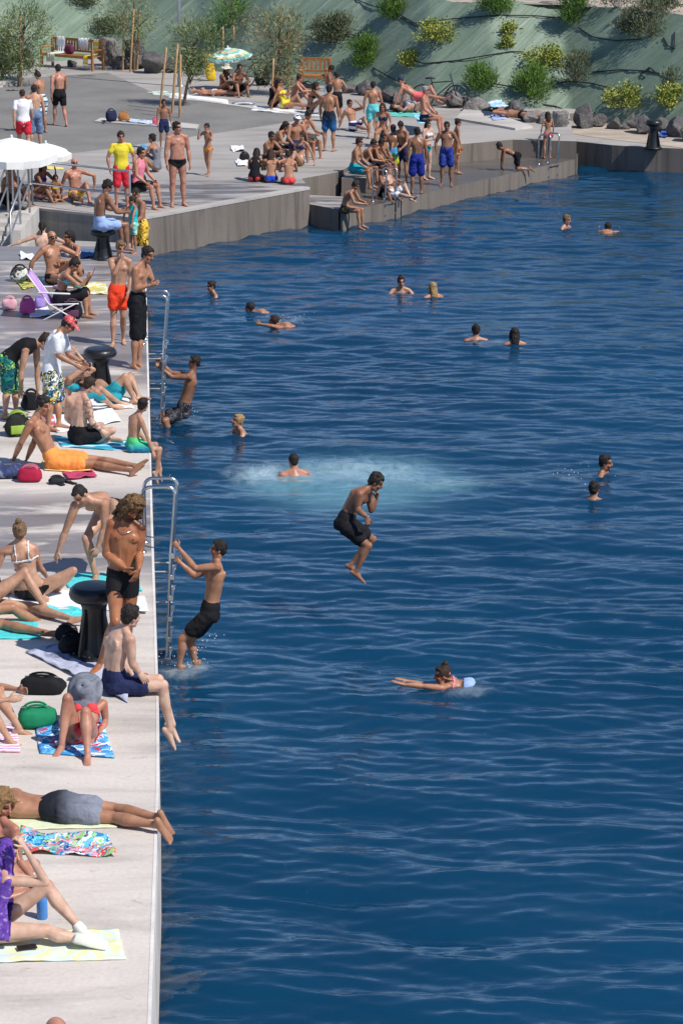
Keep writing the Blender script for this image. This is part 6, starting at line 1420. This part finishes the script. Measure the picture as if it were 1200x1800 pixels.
# ------------------------------------------------------------------ far corner of the quay, lower landing
FQ = 'people around the far corner'
far('man in light blue shorts sitting on the bollard at the end of the quay', 'hunch', 180, 404, .60, 115, 1.76, 'm', 'brown', ('tuft', 'black'), [('shorts', K_sky)], dict(to=(.15, 0, 1)), group=FQ)
P26 = far('child in a turquoise swim vest standing near the quay end', 'stand', 236, 447, Q, 300, 1.12, 'm', 'tan', ('short', 'brown'), [('tank', S_(40, 185, 190)), ('shorts', K_mint)], dict(ua=(.5, .4, -.8)), group=FQ)
far('man in yellow patterned shorts with one black sleeve leaning over the child', 'lookdown', 250, 474, LD, 310, 1.72, 'm', 'tan', ('buzz', 'black'), [('shorts', K_ylp, dict(len=.9))], dict(uar=(.1, -.2, -1), far=(.05, 0, -1)), group=FQ)
far('person with tied dark hair sitting on the lower landing with arms spread', 'cross', 76, 466, LD, 180, 1.68, 'm', 'pale', ('pony', 'black'), [('shorts', K_navy)], dict(ua=(-.1, .9, -.35), fa=(.0, .9, -.3)), group=FQ)
# ------------------------------------------------------------------ raised platform
RG = 'people on the raised platform'
FL = [
 ('man in a yellow shirt and red shorts standing by the railing', 'stand', 215, 367, R, 15, 1.74, 'm', 'red', ('short', 'brown'), [('tee', K_yellow, dict(sleeve=.5)), ('shorts', K_red, dict(len=.85))], dict(ua=(-.05, .45, -1), fa=(.3, -.1, -1))),
 ('man in a pink vest and black shorts sitting beside the man in yellow', 'edge', 243, 332, R + .42, 65, 1.76, 'm', 'red', ('short', 'black'), [('tank', K_pink), ('shorts', K_black)], {}),
 ('woman sitting with hugged knees between the pink vest and the black briefs', 'knees', 274, 302, R, 250, 1.66, 'f', 'tan', ('short', 'black'), [('swimsuit', K_grey)], dict(to=(.1, 0, 1))),
 ('heavy-set man in black briefs standing barefoot above the quay wall', 'stand', 313, 362, R, 20, 1.90, 'm', 'red', ('short', 'black'), [('briefs', K_black)], dict(look=(.8, .55, 0)), 'FAT'),
 ('girl in an orange bikini bottom walking with her hands at her face', 'walk', 367, 308, R, 335, 1.28, 'f', 'tan', ('short', 'black'), [('bikini_bottom', K_orange)], dict(ual=(.6, .2, -.6), fal=(.3, -.3, 1), uar=(.6, -.2, -.6), far=(.3, .3, 1))),
 ('boy in dark shorts standing by the staked sapling', 'stand', 289, 262, R, 15, 1.28, 'm', 'brown', ('short', 'black'), [('shorts', K_navy)], {}),
 ('sunburnt grey-haired man in yellow briefs sitting with knees apart', 'leanknee', 134, 352, R, 25, 1.76, 'm', 'red', ('bald', 'grey'), [('briefs', K_yellow)], dict(to=(-.1, 0, 1), ual=(.3, .8, -.3))),
 ('small child in a yellow bikini sitting beside the sunburnt man', 'cross', 98, 353, R, 25, 1.12, 'f', 'tan', ('short', 'black'), [('bikini_top', K_yellow)], {}),
 ('woman in a purple bikini sitting beside a small child', 'knees', 70, 352, R, 55, 1.64, 'f', 'brown', ('long', 'black'), [('bikini_top', K_purple), ('bikini_bottom', K_purple)], dict(fal=(.2, -.2, 1))),
 ('dark-haired sunbather sitting in the shade under the big white parasol', 'knees', 12, 362, R, 60, 1.72, 'm', 'tan', ('curlyshort', 'brown'), [('shorts', K_black)], {}),
 ('sunbather with raised knees sitting behind the stair rail', 'leanknee', 36, 352, R, 80, 1.66, 'f', 'red', ('long', 'brown'), [('bikini_top', K_pink), ('bikini_bottom', K_pink)], {}),
 ('man in a white t-shirt and cap with red shorts walking away above the parasol', 'walk', 44, 276, R, 195, 1.74, 'm', 'mid', ('buzz', 'brown'), [('tee', K_white), ('shorts', K_red)], {}),
 ('dark-haired person in faded jeans beside the man in the white cap', 'stand', 64, 264, R, 190, 1.68, 'm', 'mid', ('short', 'black'), [('pants', K_jean)], dict(to=(.25, 0, 1))),
 ('woman wrapped in a striped towel turning aside on the gravel', 'lookdown', 75, 234, R, 230, 1.66, 'f', 'tan', ('bun', 'black'), [('shorts', K_wrap, dict(len=.8))], {}),
 ('man in black shorts striding across the gravel, reddened back', 'walk', 107, 222, R, 205, 1.72, 'm', 'red', ('short', 'black'), [('shorts', K_black)], {}),
 ('girl in a dark top and red bikini bottom sitting on the step, back turned', 'hunch', 448, 319, R, 170, 1.52, 'f', 'tan', ('long', 'black'), [('tank', K_black), ('bikini_bottom', K_red)], {}),
 ('girl in a blue bikini sitting on the step between two friends, back turned', 'hunch', 477, 321, R, 185, 1.52, 'f', 'tan', ('long', 'brown'), [('string_top', K_black), ('bikini_bottom', K_blue)], {}),
 ('girl in a red bikini sitting on the step, back turned', 'hunch', 508, 324, R, 185, 1.52, 'f', 'tan', ('short', 'black'), [('string_top', K_red), ('bikini_bottom', K_coral)], {}),
 ('boy bent forward with dark hair hanging, in the group facing the three girls', 'hunch', 487, 268, R + .1, 60, 1.60, 'm', 'tan', ('long', 'black'), [('shorts', K_black)], {}),
 ('boy with a white cap sitting upright in the group by the three girls', 'edge', 519, 262, R + .3, 25, 1.66, 'm', 'tan', ('short', 'black'), [('shorts', K_navy)], {}),
 ('boy hugging his elbows on the outer side of the sitting group', 'hunch', 534, 254, R + .34, 55, 1.64, 'm', 'tan', ('short', 'black'), [('shorts', K_darkprint)], dict(to=(.2, 0, 1))),
 ('boy leaning on his hand low down in front of the sitting group', 'knees', 470, 292, R, 50, 1.56, 'm', 'brown', ('curlyshort', 'black'), [('shorts', K_black)], {}),
 ('girl with one knee up facing the three sitting girls', 'leanknee', 524, 292, R, 320, 1.56, 'f', 'mid', ('long', 'brown'), [('bikini_top', K_navy), ('bikini_bottom', K_navy)], {}),
 ('youth in dark blue shorts standing with his back turned near the bench', 'stand', 578, 266, R, 165, 1.70, 'm', 'tan', ('curlyshort', 'black'), [('shorts', cloth('fade', (C(40, 90, 140), C(28, 32, 44))), dict(len=.75))], {}),
 ('bare-backed boy standing beside the wooden bench, arm bent', 'lookdown', 576, 203, R, 80, 1.42, 'm', 'brown', ('curlyshort', 'black'), [('shorts', K_white)], {}),
 ('boy in black shorts with his hands on his hips beside the bench', 'hips', 592, 215, R, 185, 1.40, 'm', 'tan', ('short', 'black'), [('shorts', K_black, dict(len=.8))], {}),
 ('boy in navy and white shorts sitting back on one hand shading his eyes', 'leanknee', 622, 230, R, 40, 1.56, 'm', 'tan', ('short', 'black'), [('shorts', cloth('stripe', (C(30, 40, 90), C(220, 222, 230)), 1.0))], dict(ual=(.7, .4, .2), fal=(-.2, -.6, .6))),
 ('boy in turquoise shorts standing straight with his back turned', 'stand', 655, 244, R, 180, 1.52, 'm', 'tan', ('short', 'black'), [('shorts', K_aqua, dict(len=.7, loose=.03))], dict(ua=(.0, .3, -1))),
 ('girl sitting just beyond the boy in turquoise shorts', 'edge', 673, 236, R + .3, 350, 1.54, 'f', 'tan', ('long', 'brown'), [('bikini_top', K_navy), ('bikini_bottom', K_navy)], {}),
 ('sunburnt man sitting upright on a turquoise towel on the ledge', 'edge', 746, 212, R + .36, 75, 1.74, 'm', 'red', ('short', 'grey'), [('briefs', K_navy)], dict(to=(.0, 0, 1))),
 ('man in a dark cap and pink shorts reclining against the boulders', 'leanknee', 735, 178, R + .30, 70, 1.74, 'm', 'red', ('swimcap', (.02, .025, .06)), [('shorts', S_(235, 110, 110))], dict(to=(-.95, 0, .6))),
 ('sunbather in a dark top curled on a blue towel below the boulders', 'supknee', 716, 198, R, 80, 1.62, 'f', 'red', ('long', 'brown'), [('bikini_top', K_navy), ('bikini_bottom', K_navy)], {}),
 ('tanned man in black briefs lying stretched out on the pale ledge', 'supine', 903, 207, R + .06, 58, 1.78, 'm', 'tan', ('short', 'black'), [('briefs', K_black)], dict(uar=(-.7, -.5, .1), far=(.1, .9, .1))),
 ('woman in a sun hat hugging her knees under the striped parasol', 'knees', 392, 166, R, 55, 1.64, 'f', 'brown', ('long', 'brown'), [('bikini_top', K_black), ('bikini_bottom', K_black)], {}),
 ('dark-haired man sitting beside the woman in the sun hat', 'knees', 419, 168, R, 20, 1.74, 'm', 'brown', ('short', 'black'), [('shorts', K_black)], {}),
 ('pink-skinned sunbather lying on a white towel next to the striped parasol', 'supine', 362, 168, R, 80, 1.66, 'f', 'red', ('short', 'grey'), [('bikini_bottom', K_white)], {}),
 ('woman in a yellow bikini leaning back below the bushy sapling', 'leanknee', 502, 192, R, 75, 1.64, 'f', 'tan', ('short', 'black'), [('swimsuit', K_yellow)], {}),
 ('person with thick dark hair sitting hidden behind the sapling', 'knees', 480, 190, R, 60, 1.66, 'f', 'brown', ('curlylong', 'black'), [('swimsuit', K_black)], {}),
 ('sunbather sitting on a white towel beyond the woman in the yellow bikini', 'knees', 518, 184, R, 80, 1.62, 'm', 'red', ('short', 'brown'), [('shorts', K_grey)], {}),
 ('dark-haired sunbather bent over raised knees at the end of the white towels', 'knees', 546, 199, R, 85, 1.62, 'f', 'tan', ('long', 'black'), [('bikini_top', K_black), ('bikini_bottom', K_black)], {}),
]
for a in FL:
    far(*a[:12], group=RG, fat=.7 if len(a) > 12 else 0)
LG = 'people on the low wet platform'
FL2 = [
 ('boy crouching on all fours at the brink of the wet platform', 'four', 908, 300, LP, 275, 1.34, 'm', 'brown', ('short', 'black'), [('shorts', K_black)], {}),
 ('long-haired girl standing by the far ladder with her back turned', 'stand', 961, 279, LP, 200, 1.24, 'f', 'tan', ('long', 'brown'), [('bikini_bottom', K_coral)], {}),
 ('chubby boy in blue printed shorts facing the water, hands by his hips', 'stand', 784, 327, LP, 355, 1.60, 'm', 'brown', ('short', 'black'), [('shorts', cloth('print', (C(34, 50, 130), C(60, 80, 165), C(26, 36, 100))), dict(len=.75, loose=.03))], dict(ua=(-.1, .45, -1), fa=(.25, -.1, -1)), 'FAT'),
 ('boy in orange shorts standing behind the chubby boy', 'stand', 802, 305, LP, 100, 1.40, 'm', 'tan', ('short', 'black'), [('shorts', K_orange)], {}),
 ('woman in a white bikini top and teal bottom standing with folded arms', 'fold', 749, 315, LP, 50, 1.52, 'f', 'pale', ('long', 'black'), [('bikini_top', K_white), ('bikini_bottom', K_teal)], {}),
 ('boy in royal blue shorts standing with his back turned', 'stand', 732, 341, LP, 185, 1.62, 'm', 'brown', ('short', 'black'), [('shorts', K_royal, dict(len=.85, loose=.03))], {}),
 ('boy in blue and lime shorts standing with his back turned', 'stand', 690, 320, LP, 175, 1.42, 'm', 'brown', ('curlyshort', 'black'), [('shorts', K_bluyel, dict(len=.7))], {}),
 ('youth in navy trunks bowing his head beside the blue and lime shorts', 'lookdown', 707, 320, LP, 330, 1.54, 'm', 'tan', ('short', 'black'), [('shorts', K_navy)], {}),
 ('boy in teal shorts sitting on the step with dangling legs', 'edge', 622, 303, R, 75, 1.62, 'm', 'tan', ('short', 'black'), [('shorts', K_teal)], dict(to=(.2, 0, 1))),
 ('boy sitting second along the step behind the teal shorts', 'hunch', 640, 298, R, 70, 1.50, 'm', 'tan', ('short', 'brown'), [('shorts', K_grey)], {}),
 ('boy in dark trunks sitting third along the step, leaning over his knees', 'hunch', 655, 296, R, 60, 1.50, 'm', 'brown', ('short', 'black'), [('shorts', K_black)], {}),
 ('boy sitting last along the step beside the blue and lime shorts', 'edge', 668, 291, R, 55, 1.50, 'm', 'tan', ('curlyshort', 'black'), [('shorts', K_navy)], {}),
 ('boy sitting low on the wet platform edge with his feet in the water', 'hunch', 607, 374, LP, 72, 1.50, 'm', 'tan', ('short', 'black'), [('trunks', K_darkprint)], {}),
 ('boy sitting beside the steel handrail with stretched pale legs', 'leanknee', 690, 350, LP, 55, 1.46, 'm', 'pale', ('short', 'black'), [('shorts', K_white)], {}),
 ('boy crouched in the shade behind the steel handrail', 'knees', 672, 348, LP, 40, 1.44, 'm', 'brown', ('short', 'black'), [('shorts', K_black)], {}),
]
for a in FL2:
    far(*a[:12], group=LG, fat=.7 if len(a) > 12 else 0, oil=.34)
finish_people()
# ------------------------------------------------------------------ hats, glasses, shoes worn by people
def hat_on(P, f, u, brim, crown, mat, tilt=0, name='sun_hat', h=.10):
    mb = MB(); c = P.A(f, 0, u); up = norm(P.uh + P.fh * tilt); x = norm(np.cross(up, P.fh)); y = np.cross(up, x); k = P.hk
    th = np.linspace(0, 2 * math.pi, 28, endpoint=False); V = []; F = []
    prof = [(brim, -.035), (brim * .8, -.015), (crown, 0), (crown * .96, h * .6), (crown * .75, h * .95), (.01, h)]
    for r, z in prof:
        for t_ in th:
            wv = .018 * math.sin(3 * t_ + 1) * (r / brim) ** 2
            V.append(c + (x * math.cos(t_) * r + y * math.sin(t_) * r * 1.08 + up * (z + wv)) * k)
    n = 28
    for i in range(len(prof) - 1):
        for j in range(n): F.append((i * n + j, i * n + (j + 1) % n, (i + 1) * n + (j + 1) % n, (i + 1) * n + j))
    mb.add(V, F); o = acc(P, name, mb, mat); m = o.modifiers.new('thick', 'SOLIDIFY'); m.thickness = .004; return o
def cap_on(P, mat, back=False):
    mb = MB(); k = P.hk; A = P.A
    mb.ell(A(-.015, 0, .055), [P.lh * .090 * k, P.fh * .105 * k, P.uh * .080 * k], 14, 8)
    mb.tube([A(.06, 0, .062), A(.12, 0, .052), A(.165, 0, .038)], [(.075 * k, .008 * k), (.075 * k, .006 * k), (.05 * k, .004 * k)], ref=P.lh, seg=12)
    return acc(P, 'cap', mb, mat)
hat_on(P4, .0, .055, .195, .095, cloth('marble', (C(92, 96, 106), C(138, 143, 154))), .35)
cap_on(P17, cloth('print', (C(205, 80, 80), C(230, 150, 150), C(190, 60, 65)), 2.2))
for Pp in ALL:
    lb = Pp.o['label']
    if 'white cap' in lb and 'beside' not in lb: cap_on(Pp, K_white)
    if lb.startswith('woman in a sun hat'): hat_on(Pp, 0, .06, .20, .09, S_(225, 215, 195))
    if 'sunglasses' in lb and lb.startswith('bald'):
        mb = MB()
        for sg in (1, -1): mb.ell(Pp.A(.088, sg * .032, .010), [Pp.lh * .028 * Pp.hk, Pp.fh * .010 * Pp.hk, Pp.uh * .020 * Pp.hk]); mb.tube([Pp.A(.08, sg * .06, .012), Pp.A(-.01, sg * .08, .012)], [.004, .004], seg=6)
        acc(Pp, 'sunglasses', mb, plain('dark_lens', (.01, .01, .012), .15))
# white sneakers
def sneaker(P, sd):
    J = P.J; a = J['a' + sd]; fd = norm(J['t' + sd] - a); nd = norm(a - J['k' + sd]); dn = norm(nd - fd * np.dot(nd, fd)); s = norm(np.cross(fd, dn)); k = P.k; mb = MB()
    mb.tube([a - fd * .045 + dn * .035, a + fd * .01 + dn * .03, a + fd * .07 + dn * .042, a + fd * .135 + dn * .054, a + fd * .18 + dn * .058], [(.038, .042), (.041, .048), (.043, .038), (.046, .026), (.036, .020)], ref=s, seg=14)
    mb.tube([a - fd * .005 - nd * .05, a + dn * .0], [.047, .048], seg=12)
    o = acc(P, 'sneaker', mb, plain('sneaker_white', (.78, .78, .76), .6))
    m2 = MB(); m2.tube([a - fd * .06 + dn * .074, a + fd * .07 + dn * .076, a + fd * .19 + dn * .078], [(.041, .011), (.046, .011), (.038, .010)], ref=s, seg=14); q = obj('sole', m2.mesh(off=P.loc), plain('sneaker_sole', (.72, .70, .62), .7), o); return o
sneaker(P1, 'l'); sneaker(P1, 'r')
# the phone in her hands
pc = (P20.J['wl'] + P20.J['wr']) / 2 + norm(P20.J['wr'] - P20.J['er']) * .11 + np.array([.01, 0, .03])
o = thing('mobile_phone', 'red-cased phone held up by the woman in the mint bikini top', 'phone', pc)
mb = MB(); ax = [norm((.35, .1, .9)), norm((0, 1, 0)), norm((.9, 0, -.35))]; mb.box((0, 0, 0), (.075, .037, .005), .004, axes=ax); obj('case', mb.mesh(smooth=False), plain('phone_red', (.30, .05, .06), .4), o)
mb = MB(); mb.box(-norm((.9, 0, -.35)) * .006, (.068, .033, .001), axes=ax); obj('screen', mb.mesh(smooth=False), plain('phone_screen', (.008, .008, .01), .08), o)
# the necklace of the curly haired man
mb = MB(); c = P7.B(.97); th = np.linspace(0, 2 * math.pi, 25)
mb.tube([c + (P7.Ls * math.cos(a) * .088 + P7.Fs * (math.sin(a) * .085 + .02) - P7.U * (.03 + .05 * max(0, math.sin(a)))) * P7.k for a in th], [.003] * 25, seg=5)
acc(P7, 'necklace', mb, plain('silver', (.7, .68, .62), .25, 1.0))
# purple towel draped over the seated woman's shoulders
n1, n2 = 60, 44; V = []
path = [P1.A(-.02, 0, .135), P1.A(-.02, 0, .10), P1.A(-.015, 0, .0), P1.B(1.02), P1.B(.9), P1.B(.5), P1.B(-.08)]; rads = [.02, .085, .125, .12, .235, .24, .26]
for i in range(n1):
    q = i / (n1 - 1) * (len(path) - 1); i0 = min(int(q), len(path) - 2); f_ = q - i0; t_ = i / (n1 - 1)
    cc = path[i0] * (1 - f_) + path[i0 + 1] * f_; r1 = rads[i0] * (1 - f_) + rads[i0 + 1] * f_
    for j in range(n2):
        b_ = math.radians(-128 + 256 * j / (n2 - 1))
        fo = (.020 * math.sin(b_ * 7 + t_ * 3) + .012 * math.sin(b_ * 15 - t_ * 5)) * min(1, max(0, t_ - .15) * 3)
        V.append(cc - P1.F * math.cos(b_) * (r1 * .8 + fo) + P1.Ls * math.sin(b_) * (r1 + fo))
F = [(i * n2 + j, i * n2 + j + 1, (i + 1) * n2 + j + 1, (i + 1) * n2 + j) for i in range(n1 - 1) for j in range(n2 - 1)]
mb = MB(); mb.add(V, F); loc = np.array(P1.loc)
o = obj('beach_towel', mb.mesh(off=loc), cloth('marble', (C(75, 40, 130), C(95, 60, 155), C(110, 75, 165), C(200, 190, 225)), 1.6), loc=loc)
o.modifiers.new('thick', 'SOLIDIFY').thickness = .008
tag(o, 'purple towel with white streaks draped over a seated woman at the frame edge', 'towel', 'towels on the quay')

# drops of water falling from the climbers and thrown up round the foam
rg = np.random.default_rng(5); mb = MB()
for (px, py, sx, sz, nn) in ((346, 1160, .12, .35, 60), (318, 1172, .16, .15, 40), (300, 742, .15, .15, 30), (325, 738, .12, .2, 25), (505, 832, .35, .06, 14), (500, 566, .3, .12, 25), (1010, 838, .4, .08, 20)):
    p0 = G(px, py, W)
    for k in range(nn):
        r = rg.uniform(.0025, .0075); q = p0 + np.array([rg.normal(0, sx), rg.normal(0, sx * .8), abs(rg.normal(0, sz)) * .7 + .01]); mb.ell(q, np.diag([r, r, r * rg.uniform(1, 2)]), 6, 4)
m, t, b = nmat('water_drop'); b.inputs['Base Color'].default_value = (.75, .82, .86, 1); b.inputs['Roughness'].default_value = .08
tag(obj('water_drops', mb.mesh(), m), 'small drops of splashing water around the climbers and the foam', 'water drops', kind='stuff')
